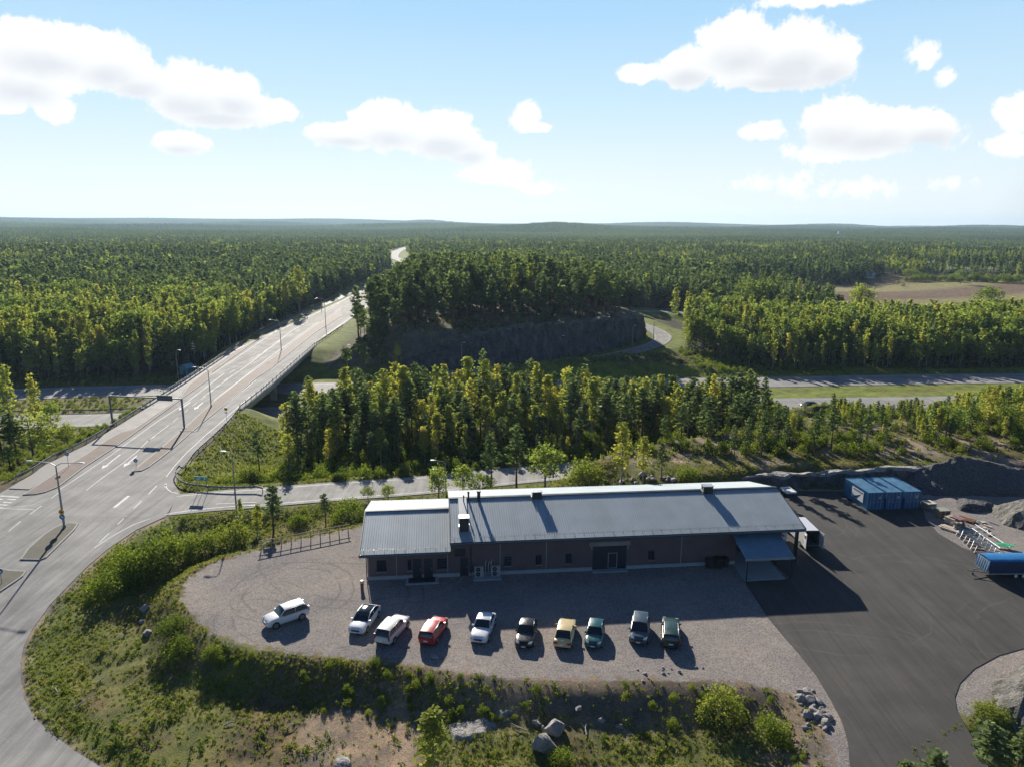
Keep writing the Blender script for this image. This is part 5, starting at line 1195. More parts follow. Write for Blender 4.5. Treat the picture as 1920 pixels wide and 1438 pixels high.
b = MB(); b.box((-2.95, 0, .42), (.12, 1.9, .14)); b.build('rear_bumper', M_CARBLK, v_)
# small white trailer seen past the gable
p = G(1477, 927); o_ = empty('flat_trailer', (p[0], p[1], 0), .1, 'small pale flat trailer just beyond the hall gable', 'trailer')
b = MB(); b.box((0, 0, .62), (1.5, 2.2, .08)); b.box((0, -1.1, .75), (1.5, .05, .2)); b.box((0, 1.1, .75), (1.5, .05, .2)); b.box((-.75, 0, .75), (.05, 2.2, .2)); b.box((.75, 0, .75), (.05, 2.2, .2)); b.build('bed', M_WHITE, o_)
for s_ in (1, -1): b = MB(); b.cyl((s_ * .77, 0, .3), (s_ * .93, 0, .3), .3, 14); b.build('wheel', M_TYRE, o_)

# ------------------------------------------------------------------ three blue shipping containers
M_CBLUE = paint('container_blue', (.025, .13, .27), .5, .1, .18, .8); M_CBLUE2 = paint('container_rib_blue', (.03, .15, .30), .45, .1, .2, 1.2)
M_CROOF = paint('sunlit_container_roof', (.13, .30, .44), .5, 0, .25, .9)  # lighter blue than the sides: sunlight on the container tops put into the colour
def container(x, y, rz, lab, banner=False):
    o = empty('shipping_container', (x, y, 0), rz, lab, 'container', 'blue shipping containers side by side'); Lc, Wc, Hc = 6.06, 2.44, 2.62
    b = MB()
    for sx in (0, Wc):
        s_ = 1 if sx == 0 else -1; n_ = 22; P = []
        for i in range(n_ * 4 + 1):
            yy = .1 + (Lc - .2) * i / (n_ * 4); P.append((sx + s_ * (.03 if (i // 2) % 2 == 0 else .075), yy))
        m_ = len(P); b.add([(a_, c2, .15) for a_, c2 in P] + [(a_, c2, Hc - .1) for a_, c2 in P], [(i, i + 1, m_ + i + 1, m_ + i) if s_ < 0 else (i, m_ + i, m_ + i + 1, i + 1) for i in range(m_ - 1)])
    b.box((Wc / 2, Lc - .05, Hc / 2), (Wc - .1, .06, Hc - .2)); b.build('side_panels', M_CBLUE2, o)
    b = MB(); n_ = 20; P = []
    for i in range(n_ * 4 + 1): P.append((.08 + (Lc - .16) * i / (n_ * 4), Hc - (.02 if (i // 2) % 2 == 0 else .05)))
    m_ = len(P); b.add([(.06, a_, c2) for a_, c2 in P] + [(Wc - .06, a_, c2) for a_, c2 in P], [(i, m_ + i, m_ + i + 1, i + 1) for i in range(m_ - 1)]); b.build('roof', M_CROOF, o)
    b = MB()
    for xx in (.05, Wc - .05):
        for yy in (.05, Lc - .05): b.box((xx, yy, Hc / 2), (.11, .11, Hc))
        for zz in (.08, Hc - .05): b.box((xx, Lc / 2, zz), (.09, Lc - .22, .12))
    for yy in (.05, Lc - .05):
        for zz in (.08, Hc - .05): b.box((Wc / 2, yy, zz), (Wc - .22, .09, .12))
    b.build('frame', M_CBLUE, o)
    for k in (0, 1):
        x0 = .12 + k * (Wc / 2 - .11); b = MB(); b.box((x0 + .545, .06, Hc / 2), (1.07, .05, Hc - .3)); d_ = b.build('door', M_CBLUE, o)
        for xx in (.3, .8): b = MB(); b.cyl((x0 + xx, .01, .15), (x0 + xx, .01, Hc - .15), .025, 6); b.box((x0 + xx + .1, 0, 1.15), (.3, .03, .05)); b.build('lock_rod', M_ZINC, d_)
        if k: b = MB(); [b.box((x0 + .5 + .12 * (i % 3), .028, 1.95 - .14 * (i // 3)), (.09, .012, .07)) for i in range(9)]; b.build('markings', M_SWHITE, d_).__setitem__('kind', 'stuff')
    if banner:
        b = MB(); b.box((-.02, 2.55, 1.45), (.03, 2.9, 1.55)); s_ = b.build('banner', paint('banner_white', (.60, .62, .64), .6), o)
        b = MB()
        for i, (yy, ww) in enumerate(((1.35, .16), (1.6, .16), (1.85, .2), (2.15, .16), (2.4, .12), (2.62, .2), (2.9, .16), (3.2, .2), (3.5, .22))): b.box((-.038, yy, 1.98), (.012, ww, .22))
        b.build('dark_lettering', M_TRIM, s_).__setitem__('kind', 'stuff')
        b = MB(); b.add([(-.038, 1.6, 1.75), (-.038, 3.8, .75), (-.038, 2.6, .75)], [(0, 1, 2), (2, 1, 0)]); b.build('blue_wedge', M_CBLUE, s_)
    return o
cr = math.radians(5.5); cx0, cy0 = G(1625, 956)
container(cx0, cy0, cr, 'left blue shipping container with a white banner on its side', True)
container(cx0 + 2.78 * math.cos(cr), cy0 + 2.78 * math.sin(cr), cr, 'middle one of the three blue shipping containers')
container(cx0 + 5.56 * math.cos(cr), cy0 + 5.56 * math.sin(cr), cr, 'right blue shipping container, nearest the timber stacks')

# ------------------------------------------------------------------ tarpaulin trailer
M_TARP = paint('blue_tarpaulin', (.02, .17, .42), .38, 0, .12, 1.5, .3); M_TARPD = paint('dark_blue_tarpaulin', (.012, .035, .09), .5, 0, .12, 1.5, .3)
m, nt = mat_new('translucent_tarp'); q = N(nt); tc = q.n('ShaderNodeTexCoord').outputs['Object']; w_ = q.noise(3, q.scaled(tc, (1, 3, .6)), 3, .6, 1.5)
mx = q.n('ShaderNodeMixShader'); mx.inputs[0].default_value = .35; nt.links.new(q.bsdf(q.mix(q.rng(w_, .4, .6), (.12, .28, .48), (.45, .58, .70)), .5), mx.inputs[1]); tr_ = q.n('ShaderNodeBsdfTranslucent'); tr_.inputs[0].default_value = (.4, .6, .8, 1); nt.links.new(tr_.outputs[0], mx.inputs[2]); q.out(mx.outputs[0]); M_TARPF = m
tp = G(1853, 1085); o_ = empty('tarpaulin_trailer', (tp[0], tp[1], 0), math.radians(1.5), 'twin-axle trailer under a blue tarpaulin at the right edge of the yard', 'trailer')
Lt, Wt = 8.0, 2.25; z0, z1 = .72, 2.25
b = MB(); b.box((Lt / 2, Wt / 2, .62), (Lt, Wt, .14)); b.box((.03, Wt / 2, .82), (.07, Wt, .28)); b.cyl((-.04, .02, .84), (-.04, Wt - .02, .84), .07, 8); b.build('bed', M_ZINC, o_)
def wavy(y_, top): return y_
b = MB(); n_ = 30; P0, P1 = [], []
for i in range(n_ + 1): x_ = Lt * i / n_; P0.append((x_, -.02 + .015 * math.sin(i * 2.1), z0)); P1.append((x_, .03 + .012 * math.sin(i * 1.3), z1 - .12))
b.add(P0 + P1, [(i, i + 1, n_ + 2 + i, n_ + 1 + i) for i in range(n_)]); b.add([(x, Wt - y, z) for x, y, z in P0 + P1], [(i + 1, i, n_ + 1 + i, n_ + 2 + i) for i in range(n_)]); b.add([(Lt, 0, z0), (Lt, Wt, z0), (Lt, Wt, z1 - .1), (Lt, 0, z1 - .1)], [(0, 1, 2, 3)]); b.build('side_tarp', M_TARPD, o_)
b = MB(); R_ = []
for j, (yy, zz) in enumerate(((.02, z1 - .13), (.12, z1 - .02), (.5, z1 + .04), (Wt / 2, z1 + .09), (Wt - .5, z1 + .04), (Wt - .12, z1 - .02), (Wt - .02, z1 - .13))):
    for i in range(n_ + 1): R_.append((Lt * i / n_ - .02, yy, zz - (.03 if i % 6 == 3 else 0) * (1 if 0 < j < 6 else 0)))
b.add(R_, [(j * (n_ + 1) + i, j * (n_ + 1) + i + 1, (j + 1) * (n_ + 1) + i + 1, (j + 1) * (n_ + 1) + i) for j in range(6) for i in range(n_)], 0, True); b.build('roof_tarp', M_TARP, o_)
b = MB(); R_ = []; nn_ = 24
for k in range(9):
    t_ = k / 8
    for i in range(nn_ + 1): R_.append((-.05 - .16 * (1 - t_) * 1.0 + .06 * math.sin(i * 1.7 + t_ * 2.5) * (1 - t_ * .6) - .02, Wt * i / nn_, z0 + .1 + (z1 - z0 - .13) * t_))
b.add(R_, [(k * (nn_ + 1) + i, (k + 1) * (nn_ + 1) + i, (k + 1) * (nn_ + 1) + i + 1, k * (nn_ + 1) + i + 1) for k in range(8) for i in range(nn_)], 0, True); b.build('front_tarp', M_TARPF, o_)
b = MB(); b.tube([(.2, .5, .55), (-1.5, Wt / 2, .5)], .05, 6); b.tube([(.2, Wt - .5, .55), (-1.5, Wt / 2, .5)], .05, 6); b.tube([(-1.3, Wt / 2, .5), (-1.9, Wt / 2, .5)], .06, 6); b.tube([(-1.1, Wt / 2, .75), (-1.1, Wt / 2, .1)], .04, 6); b.build('drawbar', M_STEEL, o_)
b = MB(); b.cyl((-1.1, Wt / 2 - .05, .12), (-1.1, Wt / 2 + .05, .12), .12, 10); b.build('jockey_wheel', M_TYRE, o_)
for x_ in (3.2, 4.1):
    for y_ in (.12, Wt - .12): b = MB(); b.cyl((x_, y_ - .1, .34), (x_, y_ + .1, .34), .34, 16); wh = b.build('wheel', M_TYRE, o_); b = MB(); b.cyl((x_, y_ - .12 if y_ < 1 else y_ + .1, .34), (x_, y_ - .1 if y_ < 1 else y_ + .12, .34), .2, 10); b.build('rim', M_WHITE, wh)

# ------------------------------------------------------------------ heaps, boulders and rock faces
def heap(name, foot, peakz, mat, label, seed, cat='gravel heap', res=.45, ridge=None, group=None, rough=1.0, prof=None):
    """a slumped heap over an outline; ridge = polyline of its crest"""
    fx = [p[0] for p in foot]; fy = [p[1] for p in foot]; x0, x1, y0, y1 = min(fx), max(fx), min(fy), max(fy)
    X_, Y_ = np.meshgrid(np.arange(x0, x1 + res, res), np.arange(y0, y1 + res, res)); ed = np.full(X_.shape, 1e9)
    for i in range(len(foot)): ed = np.minimum(ed, segdist(X_, Y_, foot[i], foot[(i + 1) % len(foot)])[0])
    ins = inside(X_, Y_, foot); gz = np.minimum(hgt(X_, Y_), .1)
    e2 = ed + (fbm(X_, Y_, 5, 3, seed) - .5) * 2.0
    Z = np.minimum(np.maximum(e2, 0) * .68, peakz * (1 - .35 * np.exp(-np.maximum(e2, 0) / 3)) + (fbm(X_, Y_, 4, 3, seed + 1) - .5) * peakz * .3)
    if prof: Z = Z * np.interp(X_, prof[0], prof[1])
    Z = np.where(ins, Z, -.4) + (fbm(X_, Y_, .9, 3, seed + 2) - .5) * .32 * rough
    Z = np.where(ins, gz - .1 + Z, gz - .5)
    idx = np.arange(X_.size).reshape(X_.shape); F = np.stack([idx[:-1, :-1], idx[:-1, 1:], idx[1:, 1:], idx[1:, :-1]], -1).reshape(-1, 4)
    keep = ins.ravel()[F].any(1); F = F[keep]; V_ = np.stack([X_.ravel(), Y_.ravel(), Z.ravel()], -1); used = np.unique(F); re = np.zeros(len(V_), int); re[used] = np.arange(len(used)); V_ = V_[used]
    c = V_.mean(0); c[2] = 0; me = np_mesh(name, V_ - c, re[F], mat, smooth=np.zeros(len(F))); o = bpy.data.objects.new(name, me); COL.objects.link(o); o.location = c; return tag(o, label, cat, group)
heap('gravel_heap', [(58.5, 102.5), (64, 101), (72, 100.6), (80, 101), (90, 103), (96, 108), (90, 113), (74, 113), (63, 111), (59, 107)], 3.9, M_GRAVEL, 'largest dark grey gravel heap behind the timber stacks', 5, prof=([58, 62, 66, 70, 75, 80, 88, 96], [.3, .62, .95, 1.15, .98, .66, .4, .25]), rough=1.5)
heap('gravel_heap', [(66.5, 90.5), (70, 87), (78, 85.5), (90, 86), (94, 92), (86, 97.5), (76, 99.0), (69, 96.5)], 2.6, M_GRAVELW, 'lower weed-dotted gravel heap in front of the big dark heap', 15)
heap('gravel_heap', [(64, 95.5), (67, 94.5), (70.5, 95.5), (71, 98.5), (66, 99.2)], 1.2, M_GRAVEL, 'small low gravel heap between the timber stacks and the weedy heap', 25)
heap('sand_bank', [(40.5, 52.5), (41.5, 49), (46, 47), (54, 46), (70, 45), (74, 56), (56, 59.5), (48, 59.0), (43, 56.5)], 1.5, M_GRAVELW, 'low bank of pale gravel in the curve of the drive, bottom right', 35, 'gravel bank')
def rock(name, c, r, mat, label, cat, seed, sc=(1, 1, .8), group=None, sub_=3, kind=None):
    bm = bmesh.new(); bmesh.ops.create_icosphere(bm, subdivisions=sub_, radius=1.0); rnd = random.Random(seed); pl = [(Vector((rnd.uniform(-1, 1), rnd.uniform(-1, 1), rnd.uniform(-.6, 1))).normalized(), rnd.uniform(.55, .85)) for _ in range(11)]
    for v in bm.verts:
        for n_, d in pl:
            k = v.co.dot(n_)
            if k > d: v.co -= n_ * (k - d)
        v.co *= 1 + rnd.uniform(-.025, .025); v.co = Vector((v.co.x * sc[0], v.co.y * sc[1], v.co.z * sc[2])) * r
    me = bpy.data.meshes.new(name); bm.to_mesh(me); bm.free(); me.materials.append(mat); o = bpy.data.objects.new(name, me); COL.objects.link(o); o.location = c; o.rotation_euler = (0, 0, seed); return tag(o, label, cat, group, kind)
M_BOULD = mat_rock('boulder_stone', [(.33, .305, .28), (.50, .46, .43), (.66, .62, .57)], 1.4, False)
for px, py, r, sc_, lab in ((1040, 1370, .92, (1, .95, .95), 'large pale boulder, farther of the two big ones'), (1021, 1402, 1.05, (1.05, .9, .9), 'large rough boulder, nearer of the two big ones'), (1008, 1358, .5, (1.2, .7, .6), 'small boulder left of the farther big boulder'), (1020, 1366, .35, (1, .7, .6), 'smallest boulder wedged between the two big ones'),
                            (272, 1142, .75, (1, .8, .7), 'grey boulder on the weedy slope left of the gravel yard'), (268, 1166, .42, (1, .9, .6), 'small stone below the grey boulder on the weedy slope'), (276, 1188, .6, (.9, .9, .6), 'mossy stone low on the weedy slope'), (813, 1232, .5, (1.3, .7, .45), 'flat stone in the shadow of the red car'),
                            (1085, 1328, .4, (1.4, .8, .4), 'flat pale stone in the weeds right of the bare rock'), (1128, 1352, .35, (1, .8, .7), 'small stone right of the two big boulders'), (1162, 1362, .4, (1, .8, .6), 'grey stone at the far right of the boulder group'), (640, 1430, .8, (1.3, .8, .5), 'pale rock at the bottom edge, left of the birch sapling'), (654, 1335, .25, (1, 1, .7), 'tiny stone in the grass left of the bare patch'), (1877, 1340, .5, (1, .8, .6), 'dark stone right of the drive, at its bottom bend')):
    p = onland(px, py, -2.5 if py > 1300 or px < 300 else 0); rock('boulder', (p[0], p[1], p[2] + r * sc_[2] * .35), r, M_BOULD, lab, 'boulder', int(px), sc_)
def slab(outline, z, label, seed):
    P = [onland(a_, c2, z) for a_, c2 in outline]; pts = [(p[0], p[1]) for p in P]; x0, x1 = min(p[0] for p in pts), max(p[0] for p in pts); y0, y1 = min(p[1] for p in pts), max(p[1] for p in pts)
    X_, Y_ = np.meshgrid(np.arange(x0 - .3, x1 + .5, .16), np.arange(y0 - .3, y1 + .5, .16)); ed = np.full(X_.shape, 1e9)
    for i in range(len(pts)): ed = np.minimum(ed, segdist(X_, Y_, pts[i], pts[(i + 1) % len(pts)])[0])
    s_ = np.where(inside(X_, Y_, pts), ed, -ed) + (fbm(X_, Y_, 1.2, 3, seed) - .5) * .9; Z = hgt(X_, Y_) + np.clip(s_ * .6, -.3, .22) + (fbm(X_, Y_, .8, 3, seed + 3) - .5) * .25
    idx = np.arange(X_.size).reshape(X_.shape); F = np.stack([idx[:-1, :-1], idx[:-1, 1:], idx[1:, 1:], idx[1:, :-1]], -1).reshape(-1, 4); F = F[(s_.ravel()[F] > -.25).any(1)]; V_ = np.stack([X_.ravel(), Y_.ravel(), Z.ravel()], -1)
    used = np.unique(F); re = np.zeros(len(V_), int); re[used] = np.arange(len(used)); me = np_mesh('rock_slab', V_[used], re[F], M_ROCKL, smooth=np.ones(len(F))); o = bpy.data.objects.new('rock_slab', me); COL.objects.link(o); tag(o, label, 'rock')
slab([(840, 1362), (872, 1352), (905, 1345), (932, 1356), (925, 1368), (905, 1378), (880, 1388), (850, 1385)], -2.6, 'larger patch of bare pale bedrock in the weeds', 3)
slab([(925, 1330), (950, 1326), (976, 1332), (955, 1340), (948, 1356), (935, 1352)], -2.4, 'smaller patch of bare pale bedrock behind the larger one', 9)
M_LICHEN = mat_rock('lichen_rock', [(.07, .07, .06), (.14, .14, .12), (.30, .30, .27)], .6, False)
def rock_wall(name, line, z0s, z1s, label, seed, mat=M_ROCKD, depth=2.6, step=.55, rows=9, leanv=.9):
    """blasted rock face following a line, facing its right-hand side"""
    P = smooth_line([(x, y, 0) for x, y in line], step); n_ = len(P); t_ = np.linspace(0, 1, n_); Z0 = np.interp(t_, np.linspace(0, 1, len(z0s)), z0s); Z1 = np.interp(t_, np.linspace(0, 1, len(z1s)), z1s); O_ = offset(P, 1.0); vs = np.zeros((rows + 4, n_, 3))
    for i, (p, o) in enumerate(zip(P, O_)):
        nx_, ny_ = o[0] - p[0], o[1] - p[1]
        for j in range(rows + 4):
            if j <= rows: f_ = j / rows; back = leanv * f_; zz = Z0[i] - .6 + (Z1[i] - Z0[i] + .6) * f_
            else: back = leanv + (j - rows) * depth / 3; zz = Z1[i] - (j - rows) ** 2 * .09
            vs[j, i] = (p[0] + nx_ * back, p[1] + ny_ * back, zz)
    a_ = np.arange(n_)[None, :] * step; b_ = np.arange(rows + 4)[:, None] * .7; nz = (fbm(a_ + b_ * 0, b_ + a_ * 0, 3.0, 4, seed) - .5) * 2.6 + (fbm(a_ + b_ * .5, b_ * .4 + a_ * 0, 1.0, 3, seed + 5) - .5) * 1.1
    nz = np.floor(nz * 2.2) / 2.2 * .6 + nz * .4
    rg_ = .6 if leanv < 1.5 else 1.1
    for i, (p, o) in enumerate(zip(P, O_)):
        vs[:, i, 0] -= (o[0] - p[0]) * nz[:, i] * rg_; vs[:, i, 1] -= (o[1] - p[1]) * nz[:, i] * rg_
    vs[rows - 1:, :, 2] += (fbm(a_ + b_[rows - 1:] * 0, b_[rows - 1:] + a_ * 0, 2.2, 3, seed + 9) - .5) * (1.0 if leanv < 1.5 else 2.6)
    vs[-1, :, 2] -= 1.0
    V_ = vs.reshape(-1, 3); idx = np.arange(len(V_)).reshape(rows + 4, n_); F = np.stack([idx[:-1, :-1], idx[1:, :-1], idx[1:, 1:], idx[:-1, 1:]], -1).reshape(-1, 4)[:, ::-1]
    mi = (np.repeat(np.arange(rows + 3), n_ - 1) >= rows - 1).astype(int); c = V_.mean(0)
    me = np_mesh(name, V_ - c, F, [mat, M_ROCKL if leanv < 1.5 else M_LICHEN], mi, np.zeros(len(F))); o = bpy.data.objects.new(name, me); COL.objects.link(o); o.location = c; return tag(o, label, 'rock face')
kl = [(-38, 222.5), (-30, 225.5), (-18, 229.4), (-2, 236.4), (14.6, 244), (31, 254.4), (43.4, 266), (51.5, 276.5), (54.5, 287), (52.5, 301), (47, 315)]
rock_wall('rock_face', kl, [-6.9, -6.7, -6.5, -6.3, -5.9, -5.2, -4.6, -4, -3.6, -3.2, -3], [-5.5, .5, 4.6, 6.0, 6.2, 6.6, 5.8, 4.4, 3.4, 2.0, -1], 'high dark blasted rock face under the pine knoll', 41, depth=5, step=.9, rows=12, leanv=2.0)
rock_wall('rock_face', [(20, 100.5), (28, 101.4), (36, 103.0), (46, 104.0), (56, 104.3), (64, 105.5), (80, 112)], [-.3] * 7, [.5, 1.0, 1.9, 2.3, 2.9, 2.3, 2.0], 'low rock cutting along the back of the yard behind the containers', 61, depth=3, step=.5, rows=7, leanv=.7)
# broken stone along the drive and behind the hall
def scree(name, pxs, n_, r0, r1, label, z, seed, mat=M_BOULD):
    rnd = random.Random(seed); pts = [onland(a_, c2, z) for a_, c2 in pxs]
    for k in range(n_):
        t_ = rnd.random() * (len(pts) - 1); i = int(t_); f_ = t_ - i; x = pts[i][0] * (1 - f_) + pts[i + 1][0] * f_ + rnd.gauss(0, .55); y = pts[i][1] * (1 - f_) + pts[i + 1][1] * f_ + rnd.gauss(0, .5)
        r = rnd.uniform(r0, r1) * (1 if rnd.random() < .8 else 1.5); yield x, y, r, rnd
SCR = []
bmx = None
def stones(name, label, gen, mat):
    for k, (x, y, r, rnd) in enumerate(sorted(gen, key=lambda t: t[0])):
        rock('loose_stone', (x, y, H1(x, y) + r * .2), r, mat, label + ', %s from the left' % ORD[k], 'stone', rnd.randrange(9999), (1, rnd.uniform(.6, 1), rnd.uniform(.45, .8)), name, 2)
stones('angular stones beside the drive', 'angular stone in the rubble beside the asphalt drive', scree('', [(1500, 1292), (1522, 1325), (1535, 1365)], 34, .16, .5, '', -.5, 3), M_BOULD)
stones('stones along the rock cutting', 'pale stone lying behind the hall roof', scree('', [(1060, 906), (1140, 903), (1200, 901), (1260, 899)], 26, .25, .6, '', 0, 5), M_BOULD)
stones('stones at the lower edge of the gravel', 'small stone at the ragged lower edge of the gravel yard', scree('', [(1190, 1268), (1260, 1262), (1300, 1255)], 12, .12, .25, '', 0, 7), M_BOULD)

# ------------------------------------------------------------------ timber stacks, pallets and scaffold frames on the right
M_PALE = paint('pale_timber', (.62, .54, .42), .8, 0, .25, 1.5); M_PAL = paint('pallet_wood', (.33, .26, .18), .85, 0, .3, 2); M_RUST = paint('rust_brown', (.22, .09, .045), .8, .1, .3, 2); M_PINKW = paint('reddish_board', (.36, .20, .18), .8, 0, .2, 2); M_GRN = paint('green_net', (.03, .42, .20), .7); M_BRDR = paint('brick_block', (.38, .33, .28), .9, 0, .2, 2)
def pallet_stack(px, py, rz, n_, lab, top=None, w=1.2, d=1.0):
    p = G(px, py); o = empty('pallet_stack', (p[0], p[1], 0), rz, lab, 'stack')
    for k in range(n_):
        b = MB(); z_ = k * .17
        for i in range(5): b.box((0, -d / 2 + .06 + i * (d - .12) / 4, z_ + .14), (w, .11, .025))
        for i in range(3): b.box((-w / 2 + .07 + i * (w - .14) / 2, 0, z_ + .065), (.12, d, .1))
        b.build('pallet', M_PAL, o)
    if top: b = MB(); b.box((0, 0, n_ * .17 + top[1] / 2 - .01), (w * 1.05, d * 1.05, top[1])); b.build('top_load', top[0], o)
    return o
pallet_stack(1740, 953, .2, 5, 'pallet stack nearest the blue containers, pale boards on top', (M_PALE, .15), 1.5, 1.3)
pallet_stack(1751, 958, .3, 3, 'low pallet stack between the container and the flat-topped stack', (M_PALE, .12))
pallet_stack(1765, 968, .1, 6, 'flat-topped stack under a grey-green board', (paint('grey_green_board', (.28, .29, .22), .8), .12), 1.6, 1.3)
def lumber(px, py, rz, lab, mat, n_, l, name='timber_stack', seed=0):
    p = G(px, py); o = empty(name, (p[0], p[1], 0), rz, lab, 'timber'); rnd = random.Random(seed); z_ = .06
    for k in range(n_):
        b = MB()
        for i in range(3 + k % 2): b.box((rnd.uniform(-.1, .1), -.55 + i * .36 + rnd.uniform(-.04, .04), z_ + .06), (l * rnd.uniform(.8, 1.0), .22, .07), rnd.uniform(-.05, .05))
        b.build('board_layer', mat, o); z_ += .1
    return o
lumber(1786, 982, -1.2, 'stack of pale timber boards next to the reddish stack', M_PALE, 9, 1.8, seed=1)
lumber(1795, 984, -1.1, 'stack with a reddish board on top', M_PINKW, 11, 1.6, seed=2)
lumber(1812, 975, -.9, 'rusty steel sheets lying behind the scaffold frames', M_RUST, 2, 2.2, 'steel_sheets', seed=3)
lumber(1784, 993, -1.0, 'loose pale boards lying along the asphalt edge', M_PALE, 2, 3.0, 'loose_boards', seed=4)
p = G(1791, 992); o = empty('brick_pallet', (p[0], p[1], 0), .3, 'broken pallet of grey bricks beside the pale timber', 'bricks')
rnd = random.Random(4)
for k in range(5): b = MB(); [b.box((rnd.uniform(-.5, .5), rnd.uniform(-.4, .4), .12 + k * .2), (.5, .3, .2), rnd.uniform(0, 1)) for _ in range(4)]; b.build('brick_layer', M_BRDR, o)
M_SCAF = paint('scaffold_steel', (.52, .58, .60), .45, .6, .1, 2)
for k in range(7):
    p = G(1808 + k * 7.0, 998 + k * 6.6); o = empty('scaffold_bundle', (p[0], p[1], 0), -.75, 'scaffold frame, %s from the far end of the tangled pile' % ORD[k], 'scaffold', 'scaffold frames lying along the asphalt edge')
    b = MB(); hz = .35 + .12 * (k % 3)
    for s_ in (-1.2, 1.2): b.tube([(s_, -.9, .06), (s_, .3, .06 + hz * .4), (s_, .9, hz)], .04, 5)
    for t_ in (-.9, -.3, .3, .9): b.tube([(-1.2, t_, .06 + (t_ + .9) / 1.8 * hz), (1.2, t_, .06 + (t_ + .9) / 1.8 * hz)], .03, 5)
    b.tube([(-1.2, -.9, .08), (1.2, .9, hz)], .025, 5); b.build('tubes', M_SCAF, o)
    b = MB(); b.box((0, -1.05, .1), (1.5, .5, .12), .1 * k); b.build('rusty_base', M_RUST if k % 2 else M_PAL, o)
for k, (a_, c2) in enumerate((((1828, 990), (1893, 1030)), ((1812, 990), (1875, 1032)))):
    p, r_ = G(*a_), G(*c2); o = MB().tube([(0, 0, .55), (r_[0] - p[0], r_[1] - p[1], .35)], .06, 6).build('scaffold_pole', M_SCAF); o.location = (*p, 0); tag(o, ('upper' if k == 0 else 'lower') + ' long steel pole lying across the scaffold frames', 'pole')
p = G(1882, 1026); o = empty('green_crates', (p[0], p[1], 0), -.6, 'bright green mesh panels stacked behind the tarpaulin trailer', 'mesh panels')
for k in range(3): b = MB(); b.box((k * .35 - .3, -.2 + k * .25, .35 + k * .03), (1.5, .5, .05)); b.build('panel', M_GRN, o)
rnd = random.Random(8)
for k in range(12):
    p = G(1835 + rnd.uniform(-5, 30), 985 + rnd.uniform(-8, 18)); b = MB(); b.box((0, 0, .08), (rnd.uniform(.5, 1.3), rnd.uniform(.15, .4), .08), rnd.uniform(0, 3)); o = b.build('scrap_board', M_PALE if k % 3 else M_SCAF); o.location = (*p, .05); tag(o, 'pale scrap board thrown behind the scaffold frames, %s one' % ORD[k], 'scrap board', 'scrap boards behind the scaffold frames')

# ------------------------------------------------------------------ beyond the motorway: hut, pole, far buildings
hp = G(352, 701, -6.3); zz = H1(*hp)
o = empty('small_hut', (hp[0], hp[1], zz), -.35, 'small turquoise hut with a pitched roof beyond the left motorway', 'hut')
M_TURQ = paint('turquoise_boards', (.10, .30, .34), .7); M_TRF = paint('turquoise_roof', (.16, .38, .42), .45, .2)
b = MB(); b.box((0, 0, 1.3), (3.2, 3.0, 2.8)); b.add([(-1.6, -1.5, 2.7), (1.6, -1.5, 2.7), (0, -1.5, 3.6), (-1.6, 1.5, 2.7), (1.6, 1.5, 2.7), (0, 1.5, 3.6)], [(0, 1, 2), (5, 4, 3)]); b.build('wall', M_TURQ, o)
for s_ in (-1, 1): b = MB(); b.hexa([(0, -1.8, 3.62), (s_ * 1.95, -1.8, 2.52), (s_ * 1.95, 1.8, 2.52), (0, 1.8, 3.62), (0, -1.8, 3.7), (s_ * 1.95, -1.8, 2.6), (s_ * 1.95, 1.8, 2.6), (0, 1.8, 3.7)]); b.build('roof', M_TRF, o)
b = MB(); b.box((.3, -1.53, 1.0), (.9, .05, 2.0)); b.build('door', M_SBACK, o)
p = G(366.5, 700, -6.3); o = empty('power_pole', (p[0], p[1], H1(*p)), 0, 'dark power pole with stacked insulators beside the turquoise hut', 'power pole'); hh = top_height(p, H1(*p), 642)
b = MB(); b.tube([(0, 0, -.3), (0, 0, hh)], [.17, .11], 8); b.build('pole', M_DARK, o)
for k in range(6): b = MB(); b.box((0, 0, hh - .6 - k * .75), (.9, .12, .12)); b.build('crossarm', M_DARK, o)
b = MB(); b.box((.5, -.2, 2.2), (.7, .6, .9)); b.build('transformer_box', M_ZINC, o)
def mast_at(px, toprow, y, label):
    d = ray(px, 420); x = d[0] / d[1] * y; z = H1(x, y); lo, hi = 1, 200
    for _ in range(30):
        m_ = (lo + hi) / 2
        if project(x, y, z + m_)[1] > toprow: lo = m_
        else: hi = m_
    o = empty('radio_mast', (x, y, z), 0, label, 'mast'); b = MB(); b.tube([(0, 0, 0), (0, 0, lo)], [1.8, 1.0], 4, 0, True, False); b.build('shaft', M_STEELP, o); b = MB(); b.tube([(0, 0, lo * .93), (0, 0, lo * .97)], 2.6, 8); b.build('antenna_drum', M_STEELP, o)
mast_at(278, 406, 4800, 'thin radio mast on the far left skyline')
